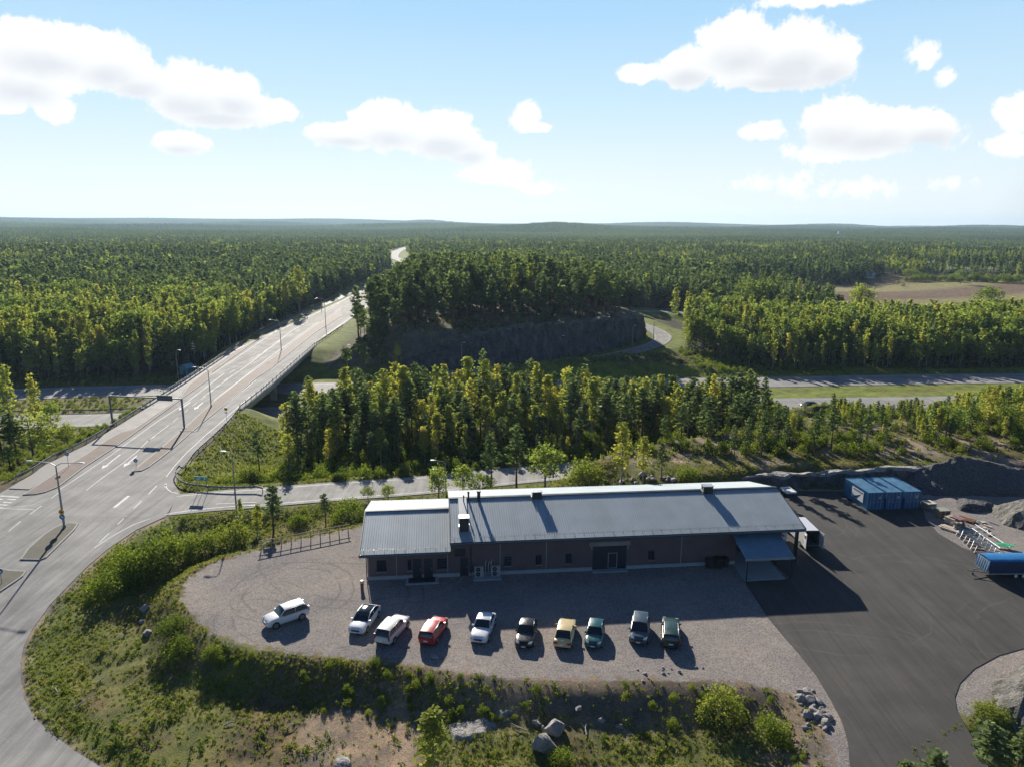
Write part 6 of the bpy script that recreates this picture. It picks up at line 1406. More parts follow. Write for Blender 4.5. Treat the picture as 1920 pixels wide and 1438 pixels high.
def house(px, row, y, w, d, h, mats, label, rz=.2, cat='house'):
    dd = ray(px, row); x = dd[0] / dd[1] * y; z = max(H1(x, y), CAM_H + dd[2] / dd[1] * y - h)
    o = empty('farm_house', (x, y, z), rz, label, cat); b = MB(); b.box((0, 0, h / 2 - 1), (w, d, h + 2)); b.add([(-w / 2, -d / 2, h), (-w / 2, d / 2, h), (-w / 2, 0, h + d * .3), (w / 2, -d / 2, h), (w / 2, d / 2, h), (w / 2, 0, h + d * .3)], [(0, 2, 1), (3, 4, 5)]); b.build('wall', mats[0], o)
    for s_ in (-1, 1): b = MB(); b.hexa([(-w / 2 - .4, 0, h + d * .3), (w / 2 + .4, 0, h + d * .3), (w / 2 + .4, s_ * (d / 2 + .5), h - .3), (-w / 2 - .4, s_ * (d / 2 + .5), h - .3), (-w / 2 - .4, 0, h + d * .3 + .2), (w / 2 + .4, 0, h + d * .3 + .2), (w / 2 + .4, s_ * (d / 2 + .5), h - .1), (-w / 2 - .4, s_ * (d / 2 + .5), h - .1)]); b.build('roof', mats[1], o)
    for k in (-.3, 0, .3): b = MB(); b.box((w * k, -d / 2 - .03, h * .55), (1, .06, 1.2)); b.build('window', M_GLASS, o)
    return o
M_BLROOF = paint('pale_blue_roof', (.35, .47, .55), .45, .2); M_CREAM = paint('cream_wall', (.55, .5, .4), .8)
house(1629, 521, 655, 8, 6, 4, (M_CREAM, M_BLROOF), 'far house with a pale blue roof at the edge of the ploughed field')
house(1714, 466, 1500, 9, 8, 4.5, (M_WHITE, M_RUST), 'tiny far white house in the wood above the green field')
house(1752, 456, 1900, 14, 9, 5, (M_CREAM, M_RUST), 'tiny far farm building by the pale distant field')
dd = ray(1573, 440); yy = 2300; xx = dd[0] / dd[1] * yy; zz = H1(xx, yy)
o = empty('silo', (xx, yy, zz), 0, 'tiny white silo dome rising from the far woods', 'silo'); b = MB(); b.tube([(0, 0, 0), (0, 0, 21), (0, 0, 24), (0, 0, 25.5)], [4, 4, 2.8, .5], 14); b.build('tank', M_WHITE, o)
# ------------------------------------------------------------------ foliage
def leaf_mat(name, dark, light, extra=None, transl=.35):
    m, nt = mat_new(name); q = N(nt)
    t = q.attr('tint', 'INSTANCER'); v = q.attr('v')
    f = q.math('ADD', q.math('MULTIPLY', t, .62), q.math('MULTIPLY', v, .38))
    stops = [(0.0, dark), (1.0, light)] if extra is None else [(0.0, dark), (.6, light), (1.0, extra)]
    c = q.ramp(f, stops)
    d = q.n('ShaderNodeBsdfDiffuse'); nt.links.new(c, d.inputs[0])
    tr_ = q.n('ShaderNodeBsdfTranslucent'); nt.links.new(q.mix(1.0, c, (1.35, 1.35, .7), 'MULTIPLY'), tr_.inputs[0])
    mx = q.n('ShaderNodeMixShader'); mx.inputs[0].default_value = transl
    nt.links.new(d.outputs[0], mx.inputs[1]); nt.links.new(tr_.outputs[0], mx.inputs[2])
    q.out(mx.outputs[0]); return m
L_PINE = leaf_mat('pine_needles', (.078, .122, .070), (.22, .275, .135), None, .5)
L_SPRU = leaf_mat('spruce_needles', (.055, .095, .055), (.145, .195, .088), None, .45)
L_BIRCH = leaf_mat('birch_leaves', (.13, .185, .06), (.32, .35, .10), (.48, .40, .10), .5)
L_BROAD = leaf_mat('broad_leaves', (.10, .16, .055), (.25, .31, .09), (.32, .31, .09), .5)
L_WEED = leaf_mat('weed_leaves', (.075, .115, .03), (.20, .26, .05), (.32, .29, .11), .45)
L_GRASS = leaf_mat('grass_blades', (.11, .145, .04), (.24, .27, .07), (.38, .31, .17), .45)
def bark(name, a, b_, sc): 
    m, nt = mat_new(name); q = N(nt); tc = q.n('ShaderNodeTexCoord').outputs['Object']
    q.out(q.bsdf(q.mix(q.rng(q.noise(sc, q.scaled(tc, (1, 1, .3)), 4), .4, .6), a, b_), .9)); return m
B_PINE = bark('pine_bark', (.09, .06, .045), (.20, .12, .075), 3); B_BIRCH = bark('birch_bark', (.50, .48, .44), (.16, .15, .14), 5); B_GREY = bark('grey_bark', (.10, .09, .08), (.17, .15, .13), 3)

def quads(C, S, rng_, flat=0.0, asp=1.0):
    """leafy clumps: one ragged quad at every centre"""
    n_ = len(C); a = rng_.normal(size=(n_, 3)); a[:, 2] *= (1 - flat); a /= np.linalg.norm(a, axis=1)[:, None]
    b_ = rng_.normal(size=(n_, 3)); b_[:, 2] *= (1 - flat); b_ -= a * (a * b_).sum(1)[:, None]; b_ /= np.linalg.norm(b_, axis=1)[:, None] + 1e-9
    S = np.asarray(S)[:, None]; r4 = rng_.uniform(.55, 1.25, size=(n_, 4, 1))
    V = np.stack([C - a * S * r4[:, 0], C - b_ * S * asp * r4[:, 1], C + a * S * r4[:, 2], C + b_ * S * asp * r4[:, 3]], 1).reshape(-1, 3)
    F = np.arange(n_ * 4).reshape(n_, 4); v = np.repeat(rng_.random(n_), 4)
    return V, F, v
def tube_np(pts, rs, n_=6):
    vs = []; fs = []
    for i, (p, r) in enumerate(zip(pts, rs)):
        for k in range(n_): a = 2 * math.pi * k / n_; vs.append((p[0] + r * math.cos(a), p[1] + r * math.sin(a), p[2]))
    for i in range(len(pts) - 1):
        for k in range(n_): fs.append((i * n_ + k, i * n_ + (k + 1) % n_, (i + 1) * n_ + (k + 1) % n_, (i + 1) * n_ + k))
    return np.array(vs, float), np.array(fs, int)
def limbs(segs, r0=.05):
    V, F = [], []
    for a, b_ in segs:
        a, b_ = np.array(a), np.array(b_); t = b_ - a; s = np.cross(t, (0, 0, 1.0)); s /= np.linalg.norm(s) + 1e-9; u_ = np.cross(s, t); u_ /= np.linalg.norm(u_) + 1e-9
        base = len(V); 
        for an in (0, 2.1, 4.2): V.append(a + (s * math.cos(an) + u_ * math.sin(an)) * r0)
        V.append(b_); F += [(base, base + 1, base + 3, base + 3), ]
        F[-1] = (base, base + 1, base + 3, base + 3)
        F.append((base + 1, base + 2, base + 3, base + 3)); F.append((base + 2, base, base + 3, base + 3))
    return np.array(V, float).reshape(-1, 3), [f[:3] for f in F]
def merge(parts):
    V, F, off = [], [], 0
    for v, f in parts:
        if len(v) == 0: continue
        V.append(v); F.append(np.asarray(f) + off); off += len(v)
    return np.concatenate(V), F
# every tree is made 10 m tall; returns (leafV, leafF, v, trunkV, [trunk faces])
def make_tree(kind, seed, lod=0):
    g = np.random.default_rng(seed); C, S, segs = [], [], []
    dens = {0: 1.0, 1: .38, 2: .13}[lod]; big = {0: 1.0, 1: 1.55, 2: 2.4}[lod]
    flat = 0.0; asp = 1.0
    lean = g.normal(0, .12, 2); trunk_r = .13
    ax = lambda t: np.array([lean[0] * (t / 10) ** 2 * 2, lean[1] * (t / 10) ** 2 * 2, t])
    if kind in ('pine', 'oldpine'):
        cb = g.uniform(3.0, 4.4) if kind == 'pine' else g.uniform(5.0, 6.2); R_ = g.uniform(1.25, 1.6) if kind == 'pine' else g.uniform(1.3, 1.9); nb = 46; flat = .55
        for i in range(nb):
            t = cb + (9.8 - cb) * (i / nb) ** .92 + g.uniform(-.15, .15); u_ = min(.99, max(0, (t - cb) / (10 - cb)))
            prof = (min(1, .55 + u_ * 2.2) * (1 - u_) ** .62) if kind == 'pine' else (min(1, .5 + u_ * 2) * math.sqrt(max(0, 1 - u_ ** 2.2)))
            rr = R_ * prof * g.uniform(.6, 1.15) + .12; an = i * 2.4 + g.uniform(-.4, .4); d = np.array([math.cos(an), math.sin(an), g.uniform(.05, .5)])
            m_ = max(2, int(rr * 13.5 * dens)); p0 = ax(t)
            for k in range(m_):
                f_ = .25 + .75 * (k + g.random()) / m_; C.append(p0 + d * rr * f_ + g.normal(0, .13, 3) * (1, 1, .6)); S.append(g.uniform(.17, .30) * big)
            if lod < 2 and i % 2 == 0: segs.append((p0, p0 + d * rr * .85))
        for k in range(int(10 * dens) + 1): C.append(ax(9.5 + k * .05) + g.normal(0, .08, 3)); S.append(.16 * big)
        if kind == 'pine':
            for i in range(5): t = g.uniform(1.5, cb); an = g.uniform(0, 6.3); segs.append((ax(t), ax(t) + np.array([math.cos(an), math.sin(an), .1]) * .8))
    elif kind == 'spruce':
        nb = 60; flat = .45; R_ = g.uniform(1.3, 1.7)
        for i in range(nb):
            t = .6 + 9.2 * (i / nb); rr = R_ * (1 - t / 10.2) ** .9 * g.uniform(.8, 1.1) + .08; an = i * 2.4; d = np.array([math.cos(an), math.sin(an), -.25]); m_ = max(1, int(rr * 13 * dens)); p0 = ax(t)
            for k in range(m_): f_ = .3 + .7 * (k + g.random()) / m_; C.append(p0 + d * rr * f_ + g.normal(0, .08, 3)); S.append(g.uniform(.18, .28) * big)
    elif kind == 'birch':
        cb = g.uniform(1.8, 3.4); R_ = g.uniform(1.0, 1.45); asp = 1.25
        nb = 70
        for i in range(nb):
            t = cb + (9.9 - cb) * g.random() ** .85; u_ = min(.99, max(0, (t - cb) / (10 - cb))); rr = R_ * (min(1, .35 + 1.9 * u_) * (1 - u_) ** .6) + .05
            an = g.uniform(0, 6.3); f_ = math.sqrt(g.random()); p = ax(t) + np.array([math.cos(an) * rr * f_, math.sin(an) * rr * f_, 0]); m_ = max(1, int(10.5 * dens))
            C += list(p + g.normal(0, 1, (m_, 3)) * (.20, .20, .34)); S += list(g.uniform(.12, .2, m_) * big * (1.1 if lod else 1))
            if lod < 2 and i % 3 == 0: segs.append((ax(t - .5), p))
        trunk_r = .10
    elif kind == 'broad':
        R_ = g.uniform(2.6, 3.4); nb = 34; asp = 1.0
        for i in range(nb):
            th = g.uniform(0, 6.3); ph = math.acos(g.uniform(-.75, 1)); rr = g.uniform(.55, 1.0); p = np.array([math.cos(th) * math.sin(ph) * R_ * rr, math.sin(th) * math.sin(ph) * R_ * rr, 6.0 + 3.5 * math.cos(ph) * rr]); m_ = max(2, int(42 * dens))
            C += list(p + g.normal(0, 1, (m_, 3)) * (.55, .55, .5)); S += list(g.uniform(.16, .28, m_) * big)
            if lod < 2 and i % 3 == 0: segs.append((ax(2.5), p))
        trunk_r = .2
    elif kind == 'bush':
        nb = 44; trunk_r = .25
        for i in range(nb):
            th = g.uniform(0, 6.3); rr = math.sqrt(g.random()) * 4.2; hh = g.uniform(.3, 1) * 9 * (1 - (rr / 5) ** 2) ; p = np.array([math.cos(th) * rr, math.sin(th) * rr, hh]); m_ = max(2, int(44 * dens))
            C += list(p + g.normal(0, 1, (m_, 3)) * (1.0, 1.0, 1.1)); S += list(g.uniform(.2, .36, m_) * big)
            if lod == 0 and i % 2 == 0: segs.append((np.array([0, 0, .2]), p * (.9, .9, 1)))
    C = np.array(C); S = np.array(S); C[:, 2] = np.clip(C[:, 2], .1, 10.05)
    lv, lf, v = quads(C, S, g, flat, asp)
    if kind == 'bush': tv, tf = limbs(segs, .12) if segs else (np.zeros((0, 3)), [])
    else:
        hs = [-.3, 0, 3, 6, 9.3]; rs = [trunk_r * k for k in (1.3, 1.05, .8, .5, .12)]
        t_ = tube_np([ax(h) for h in hs], rs, 6 if lod == 0 else (4 if lod == 1 else 3)); tv, tf = t_[0], t_[1]
        if segs and lod < 2:
            lv2, lf2 = limbs(segs, .035 if lod == 0 else .05); tf = [tf, np.array(lf2) + len(tv)]; tv = np.concatenate([tv, lv2])
    return lv, lf, v, tv, (tf if isinstance(tf, list) and len(tf) and isinstance(tf[0], np.ndarray) else ([np.array(tf)] if len(tf) else []))
KMAT = {'pine': (L_PINE, B_PINE), 'oldpine': (L_PINE, B_PINE), 'spruce': (L_SPRU, B_GREY), 'birch': (L_BIRCH, B_BIRCH), 'broad': (L_BROAD, B_GREY), 'bush': (L_WEED, B_GREY)}
PROTO = {}
def proto(kind, lod, nvar):
    if (kind, lod) not in PROTO: PROTO[(kind, lod)] = [make_tree(kind, hash_(kind) + 31 * i + lod * 7, lod) for i in range(nvar)]
    return PROTO[(kind, lod)]
def hash_(s): return sum(ord(c) * (i + 3) for i, c in enumerate(s))
MESH = {}
def tree_meshes(kind, nvar):
    if kind not in MESH:
        out = []
        for lv, lf, v, tv, tf in proto(kind, 0, nvar):
            cm_ = np_mesh(kind + '_crown', lv, lf, KMAT[kind][0], attrs={'v': ('FLOAT', 'POINT', v)})
            tm = np_mesh(kind + '_trunk', tv, tf, KMAT[kind][1], smooth=np.ones(sum(len(f) for f in tf))) if len(tv) else None
            out.append((cm_, tm))
        MESH[kind] = out
    return MESH[kind]
NAMES = {'pine': 'pine_tree', 'oldpine': 'pine_tree', 'spruce': 'spruce_tree', 'birch': 'birch_tree', 'broad': 'broadleaf_tree', 'bush': 'shrub'}
def put_tree(kind, x, y, z, h, rz, tint, label, group, var, wide=1.0):
    ms = tree_meshes(kind, 6); c_, t_ = ms[var % len(ms)]; nm = NAMES[kind]
    o = empty(nm, (x, y, z), rz, label, 'shrub' if kind == 'bush' else nm.split('_')[0] if kind != 'broad' else 'tree', group); s = h / 10; o.scale = (s * wide, s * wide, s)
    a = bpy.data.objects.new('crown' if kind != 'bush' else 'foliage', c_); a['tint'] = float(tint); COL.objects.link(a); a.parent = o
    if t_ is not None: b_ = bpy.data.objects.new('trunk' if kind != 'bush' else 'stems', t_); COL.objects.link(b_); b_.parent = o
    return o
def scatter(name, protos, mats, P, sc, rz, pi, tint, label=None, cat=None, kind='stuff', smooth=False):
    """one object carrying its own plant shapes and the points they stand on"""
    Vs, Fs, vid, vv, midx, off = [], [], [], [], [], 0
    for k, (lv, lf, v, tv, tf) in enumerate(protos):
        Vs.append(lv); Fs.append(lf + off); midx.append(np.zeros(len(lf), int)); vid.append(np.full(len(lv), k)); vv.append(v); off += len(lv)
        if len(tv):
            Vs.append(tv); vid.append(np.full(len(tv), k)); vv.append(np.zeros(len(tv)))
            for f in tf: Fs.append(f + off); midx.append(np.ones(len(f), int))
            off += len(tv)
    n0 = off; n_ = len(P); Vs.append(P); vid.append(np.full(n_, -1)); vv.append(np.zeros(n_)); z0 = np.zeros(n0)
    at = {'vid': ('INT', 'POINT', np.concatenate(vid)), 'v': ('FLOAT', 'POINT', np.concatenate(vv)), 'sc': ('FLOAT', 'POINT', np.concatenate([z0, sc])), 'rz': ('FLOAT', 'POINT', np.concatenate([z0, rz])),
          'pi': ('INT', 'POINT', np.concatenate([z0, pi])), 'tint': ('FLOAT', 'POINT', np.concatenate([z0, tint]))}
    order = sorted(range(len(Fs)), key=lambda i: Fs[i].shape[1]); Fs = [Fs[i] for i in order]; midx = [midx[i] for i in order]
    F4 = [f for f in Fs if f.shape[1] == 4]; F3 = [f for f in Fs if f.shape[1] == 3]
    me = np_mesh(name, np.concatenate(Vs), F3 + F4, list(mats), np.concatenate(midx), attrs=at)
    o = bpy.data.objects.new(name, me); COL.objects.link(o); tag(o, label, cat, None, kind)
    ng = bpy.data.node_groups.new(name + '_nodes', 'GeometryNodeTree'); ng.interface.new_socket('Geometry', in_out='INPUT', socket_type='NodeSocketGeometry'); ng.interface.new_socket('Geometry', in_out='OUTPUT', socket_type='NodeSocketGeometry')
    gi, go = ng.nodes.new('NodeGroupInput'), ng.nodes.new('NodeGroupOutput'); L_ = ng.links.new
    def na(nm, ty): nd = ng.nodes.new('GeometryNodeInputNamedAttribute'); nd.data_type = ty; nd.inputs['Name'].default_value = nm; return next(s for s in nd.outputs if s.enabled and s.name == 'Attribute')
    va = na('vid', 'INT')
    def sel(k):
        cp = ng.nodes.new('FunctionNodeCompare'); cp.data_type = 'INT'; cp.operation = 'EQUAL'; ins = [s for s in cp.inputs if s.enabled]; L_(va, ins[0]); ins[1].default_value = k
        sg = ng.nodes.new('GeometryNodeSeparateGeometry'); sg.domain = 'POINT'; L_(gi.outputs[0], sg.inputs[0]); L_(cp.outputs[0], sg.inputs['Selection']); return sg.outputs[0]
    jn = ng.nodes.new('GeometryNodeJoinGeometry')
    for k in range(len(protos)): ti = ng.nodes.new('GeometryNodeGeometryToInstance'); L_(sel(k), ti.inputs[0]); L_(ti.outputs[0], jn.inputs[0])
    ip = ng.nodes.new('GeometryNodeInstanceOnPoints'); L_(sel(-1), ip.inputs['Points']); L_(jn.outputs[0], ip.inputs['Instance']); ip.inputs['Pick Instance'].default_value = True; L_(na('pi', 'INT'), ip.inputs['Instance Index'])
    cx = ng.nodes.new('ShaderNodeCombineXYZ'); L_(na('rz', 'FLOAT'), cx.inputs[2]); L_(cx.outputs[0], ip.inputs['Rotation']); L_(na('sc', 'FLOAT'), ip.inputs['Scale']); L_(ip.outputs[0], go.inputs[0])
    md = o.modifiers.new('plants', 'NODES'); md.node_group = ng
    return o

# ------------------------------------------------------------------ where the woods stand
RNG = np.random.default_rng(12)
C1 = [(-50, 1000), (-50, 930), (0, 915), (60, 880), (80, 868), (160, 828), (225, 786), (275, 755), (330, 716), (370, 698), (467, 632), (484, 620), (531, 598), (640, 548), (706, 523), (716, 527), (660, 575), (655, 618), (595, 655), (515, 735), (475, 778), (500, 800), (520, 860), (540, 905), (838, 878), (838, 925), (640, 940), (520, 955), (480, 960), (300, 985), (180, 1060), (60, 1240), (60, 1400), (-50, 1438)]
C2 = [(1442, 698), (1720, 690), (1925, 688), (1925, 712), (1850, 722), (1760, 742), (1610, 744), (1555, 728), (1530, 775), (1500, 772), (1470, 745), (1442, 745)]
C3 = [(128, 726), (335, 716), (255, 800), (150, 800)]
C3b = [(-10, 722), (340, 716), (340, 724), (-10, 750)]
C4 = [(1020, 706), (1100, 680), (1160, 668), (1205, 655), (1232, 628), (1195, 606), (1165, 592), (1165, 576), (1285, 584), (1290, 605), (1240, 604), (1262, 630), (1262, 655), (1245, 690), (1100, 706)]
C6 = [(728, 470), (760, 466), (775, 500), (768, 508), (752, 500), (740, 490)]
CF = [(1365, 533), (1440, 531), (1590, 538), (1690, 523), (1925, 531), (1925, 550), (1790, 566), (1700, 554), (1620, 546), (1500, 544), (1365, 545)]
CG = [(1735, 501), (1925, 504), (1925, 509), (1735, 508)]; CH = [(1800, 456), (1925, 456), (1925, 461), (1800, 461)]
ENVX = [480, 505, 530, 560, 600, 650, 720, 800, 905, 1000, 1060, 1090, 1120, 1300, 1380, 1435, 1455, 1470, 1545, 1600, 1700, 1750, 1800, 1920, 2100]
ENVY = [850, 800, 728, 692, 722, 688, 680, 684, 655, 664, 694, 678, 708, 706, 692, 702, 745, 748, 722, 757, 757, 738, 716, 725, 720]
def near_line(x, y, line, w): return linedist(x, y, line)[0] < w
def blocked(x, y, z, h, polys, fr=(0.0, .35, .7, 1.0)):
    r_ = np.zeros(x.shape, bool)
    for f_ in fr:
        px, py = project(x, y, z + h * f_)
        for p in polys: r_ |= inside(px, py, p)
    return r_
def mainroad_d(x, y):
    c = np.interp(y, [p[1] for p in NR_L], [(a[0] + b_[0]) / 2 for a, b_ in zip(NR_L, NR_R)]); hw = np.interp(y, [240, 500, 760, 1400], [15, 12, 9, 9]); return np.abs(x - c) - hw
def free(x, y):
    ok = ~(near_line(x, y, MW_N, MW_NW + 5) | near_line(x, y, MW_F, MW_FW + 4.5) | near_line(x, y, RAMP_C, RAMP_W + 3) | near_line(x, y, LOOP_C[2:], LOOP_W + 3.5))
    mid = (y > np.interp(x, [p[0] for p in MW_N], [p[1] for p in MW_N])) & (y < np.interp(x, [p[0] for p in MW_F], [p[1] for p in MW_F])); ok &= ~mid
    ok &= ~((y > 225) & (y < 1400) & (mainroad_d(x, y) < 3)); ok &= polydist(x, y, JUNC) > 4; ok &= ~((x > -98) & (x < -62) & (y > 150) & (y < 245))
    ok &= polydist(x, y, YARD) > 2
    return ok
def grid(x0, x1, y0, y1, s):
    X_, Y_ = np.meshgrid(np.arange(x0, x1, s), np.arange(y0, y1, s)); n_ = X_.size; x = X_.ravel() + RNG.uniform(-.45, .45, n_) * s; y = Y_.ravel() + RNG.uniform(-.45, .45, n_) * s; return x, y
KX = {'pine': 0, 'oldpine': 1, 'spruce': 2, 'birch': 3, 'broad': 4}
KN = list(KX)
T = []     # x,y,z,h,kind,tint,region
def add_region(x, y, h, kind, tint, reg, polys, env=False):
    z = hgt(x, y)
    if reg in (1, 3): h = np.minimum(h, 4.5 + .44 * np.maximum(linedist(x, y, MW_F)[0] - 7, 0) * RNG.uniform(.85, 1.25, len(x)))
    if env:
        px, _ = project(x, y, z + h); e = np.interp(px, ENVX, ENVY) + RNG.uniform(0, 1, len(x)) ** 1.3 * 48 - 6
        hh = h.copy()
        for _ in range(30):
            _, ty = project(x, y, z + hh); hh = np.where(ty < e, hh * .965, hh)
        h = hh; keep = h > 2.5
    else: keep = np.ones(len(x), bool)
    keep &= ~blocked(x, y, z, h, polys)
    T.append(np.stack([x, y, z, h, kind, tint, np.full(len(x), reg)], 1)[keep])
def choose(p, n_):
    """p: dict kind -> array or number of weights"""
    W_ = np.stack([np.broadcast_to(np.asarray(p.get(k, 0.0), float), (n_,)) for k in KN], 1); W_ = W_ / W_.sum(1)[:, None]; r = RNG.random(n_)[:, None]; return (np.cumsum(W_, 1) < r).sum(1).clip(0, 4)
# the belt between the slip road and the motorway
x, y = grid(-48, 190, 108, 192, 4.4); x2, y2 = grid(26, 190, 120, 186, 5.0); x = np.concatenate([x, x2]); y = np.concatenate([y, y2])
m_ = free(x, y) & (y < np.interp(x, [p[0] for p in MW_N], [p[1] for p in MW_N])) & (y > np.interp(x, [-50, -30, -14, 0, 22, 48, 80, 190], [118, 112, 117, 124, 116, 115, 119, 124])) & (polydist(x, y, [(-60, 100), (-45, 118), (-44, 150), (-60, 160)]) > 0)
rocky = inside(x, y, ROCKTOP); m_ &= ~(rocky & (RNG.random(len(x)) < .25)); x, y = x[m_], y[m_]
lim = (x < -20) & (y < 128 - (x + 48) * .3) & (RNG.random(len(x)) < .3); x, y = x[~lim], y[~lim]
nb_ = fbm(x, y, 14, 2, 55); px_, _ = project(x, y, np.zeros(len(x)))
yel = np.interp(px_, [500, 620, 900, 1050, 1150, 1400, 1500, 1700, 1760, 1920], [.35, .35, .5, .6, .5, .35, .35, .45, .75, .8])
kd = choose({'pine': 1 - yel + .15, 'birch': yel * np.where(nb_ > .48, 1.3, .7), 'spruce': .03, 'broad': .03}, len(x))
hb_ = np.where(y < 128, RNG.uniform(6, 15, len(x)), RNG.uniform(11, 19, len(x))); hb_ = np.where((x > 14) & (y < 126), RNG.uniform(4, 8, len(x)), np.where((x > 14) & (y < 142), RNG.uniform(9, 14, len(x)), hb_)); hb_ = np.where(x < 12, np.minimum(hb_, 2.5 + .42 * np.maximum(linedist(x, y, RAMP_C)[0] - 3, 0) * RNG.uniform(.75, 1.15, len(x))), hb_)
add_region(x, y, hb_, kd, np.clip(RNG.normal(.5, .22, len(x)) + (kd == 3) * .12, 0, 1), 0, [C1, C2], True)
# left of the bridge, beyond the motorway: birches in front, pines behind
x, y = grid(-420, -95, 205, 330, 3.9); m_ = free(x, y) & (y > np.interp(x, [p[0] for p in MW_F], [p[1] for p in MW_F]) + 14) & (polydist(x, y, [(-112, 212), (-98, 212), (-98, 228), (-112, 228)]) > 0); x, y = x[m_], y[m_]
fr_ = sstep(235, 300, y + (fbm(x, y, 25, 2, 8) - .5) * 50)
kd = choose({'birch': 1.2 * (1 - fr_ * .5), 'pine': .15 + fr_ * .5, 'spruce': .22, 'broad': .18}, len(x)); add_region(x, y, RNG.uniform(11, 18, len(x)), kd, np.clip(RNG.normal(.42, .25, len(x)), 0, 1), 1, [C1, C3, C3b, C6])
# pines on the knoll
x, y = grid(-66, 60, 212, 400, 4.9); ed = np.full(x.shape, 1e9)
for i in range(len(KNOLL)): ed = np.minimum(ed, segdist(x, y, KNOLL[i], KNOLL[(i + 1) % len(KNOLL)])[0])
m_ = (inside(x, y, KNOLL) & (ed > 3.2)) | ((x < -36) & (x > -64) & (y > 212) & (y < 380)); m_ &= free(x, y); x, y = x[m_], y[m_]
kd = choose({'pine': .8, 'oldpine': .75, 'birch': .06, 'spruce': .10}, len(x)); add_region(x, y, RNG.uniform(9.5, 19.5, len(x)), kd, np.clip(RNG.normal(.42, .22, len(x)), 0, 1), 2, [C1, C4])
# mixed wood to the right of the loop road
x, y = grid(62, 380, 222, 352, 3.9); m_ = free(x, y) & (y > np.interp(x, [p[0] for p in MW_F], [p[1] for p in MW_F]) + 13) & (y > np.interp(x, [62, 70, 84], [262, 252, 232])) & ~inside(x, y, FIELD_A) & (y < np.interp(x, [62, 150, 380], [345, 325, 352])); x, y = x[m_], y[m_]
fr_ = fbm(x, y, 30, 2, 18)
kd = choose({'birch': 1.1, 'pine': .45, 'spruce': .25, 'broad': .15 + (fr_ > .55) * .8}, len(x)); add_region(x, y, RNG.uniform(10, 16.5, len(x)), kd, np.clip(RNG.normal(.36, .24, len(x)) + (px_.mean() > 0) * 0, 0, 1), 3, [C4, C2, CF, CG])
# far woods, tree by tree to 1.5 km
NB, FP = [], []
for r0, r1, s in ((330, 620, 4.6), (620, 1000, 5.8), (1000, 1600, 7.2)):
    x, y = grid(-r1 * .95, r1 * .95, 100, r1, s); r = np.hypot(x, y); m_ = (r >= r0) & (r < r1) & (np.abs(x) < y * .92 + 60) & (y > 180)
    x, y = x[m_], y[m_]; m_ = free(x, y) & ~inside(x, y, FIELD_A) & ~inside(x, y, FIELD_B) & ~((y < 330) & (x > -420) & (x < -95)) & ~((x > -66) & (x < 60) & (y < 400) & inside(x, y, KNOLL)) & ~((x > 62) & (x < 380) & (y < 352)) & ~inside(x, y, [(170, 340), (330, 340), (330, 440), (170, 440)])
    m_ &= ~((x > 60) & (x < 115) & (y > 325) & (y < 352))
    x, y = x[m_], y[m_]; nb_ = fbm(x, y, 95, 3, 66); lightp = sstep(.5, .64, nb_); rt_ = sstep(0, 300, x)
    kd = choose({'birch': .04 + lightp * (.8 + .5 * rt_), 'pine': .9, 'spruce': .5, 'broad': .03 + .25 * lightp, 'oldpine': .1}, len(x)); add_region(x, y, RNG.uniform(12, 18, len(x)) * (1 - .25 * lightp), kd, np.clip(RNG.normal(.36, .2, len(x)), 0, 1), 4, [C1, C4, CF, CG, CH, C6])
T = np.concatenate(T); D = np.hypot(T[:, 0], T[:, 1]); PXT = project(T[:, 0], T[:, 1], T[:, 2] + T[:, 3]); vis = (PXT[0] > -60) & (PXT[0] < 1980)
REG = {0: 'in the belt before the motorway', 1: 'beyond the left motorway', 2: 'on the rock knoll', 3: 'right of the loop road', 4: 'in the far wood'}
GRP = {0: 'trees between the slip road and the motorway', 1: 'trees beyond the left motorway', 2: 'pines on the rock knoll', 3: 'trees in the wood right of the loop road', 4: 'trees in the far wood'}
def place_words(px, reg):
    if reg == 0:
        for lim_, w_ in ((640, 'beside the bridge'), (830, 'left of the hall roof'), (1000, 'above the left half of the hall roof'), (1200, 'above the right half of the hall roof'), (1420, 'above the hall gable end'), (1600, 'above the container yard'), (1760, 'above the blue containers'), (3000, 'above the gravel heap')):
            if px < lim_: return w_
    if reg == 1: return 'left of the turquoise hut' if px < 330 else 'between the turquoise hut and the bridge end'
    if reg == 2: return 'at the left end' if px < 800 else ('in the middle' if px < 1000 else 'at the right end')
    if reg == 3: return 'left part' if px < 1500 else ('middle part' if px < 1720 else 'right part')
    return 'in the distance'
ADJ = {'pine': ('dark bluish green', 'dull green', 'mid green', 'light green'), 'oldpine': ('dark round-topped', 'dull round-topped', 'mid green round-topped', 'light round-topped'), 'spruce': ('very dark narrow', 'dark narrow', 'dark green', 'green'), 'birch': ('green', 'fresh green', 'yellowish green', 'golden yellow'), 'broad': ('dark leafy', 'leafy green', 'light leafy', 'yellowing leafy')}
indiv = np.zeros(len(T), bool)
for ks, cap in (((0, 1), 300), ((2,), 120), ((3,), 300), ((4,), 90)):
    c_ = np.where(np.isin(T[:, 4], ks) & vis & (T[:, 6] < 4))[0]; sz = T[c_, 3] / D[c_]; c_ = c_[np.argsort(-sz)][:cap]; indiv[c_] = True
SHORT = {0: 'belt', 1: 'roadside wood', 2: 'knoll', 3: 'right wood', 4: 'far wood'}
LB = {}
for i in np.where(indiv)[0]:
    x, y, z, h, k, tn, rg = T[i]; kn = KN[int(k)]
    szw = 'tall' if h > 14.5 else ('medium-height' if h > 10.5 else ('short' if h > 7 else 'small young'))
    LB.setdefault((szw + ' ' + ADJ[kn][min(3, int(tn * 4))] + ' ' + ('pine' if 'pine' in kn else ('tree' if kn == 'broad' else kn)), SHORT[int(rg)] + ' ' + place_words(PXT[0][i], int(rg))), []).append(i)
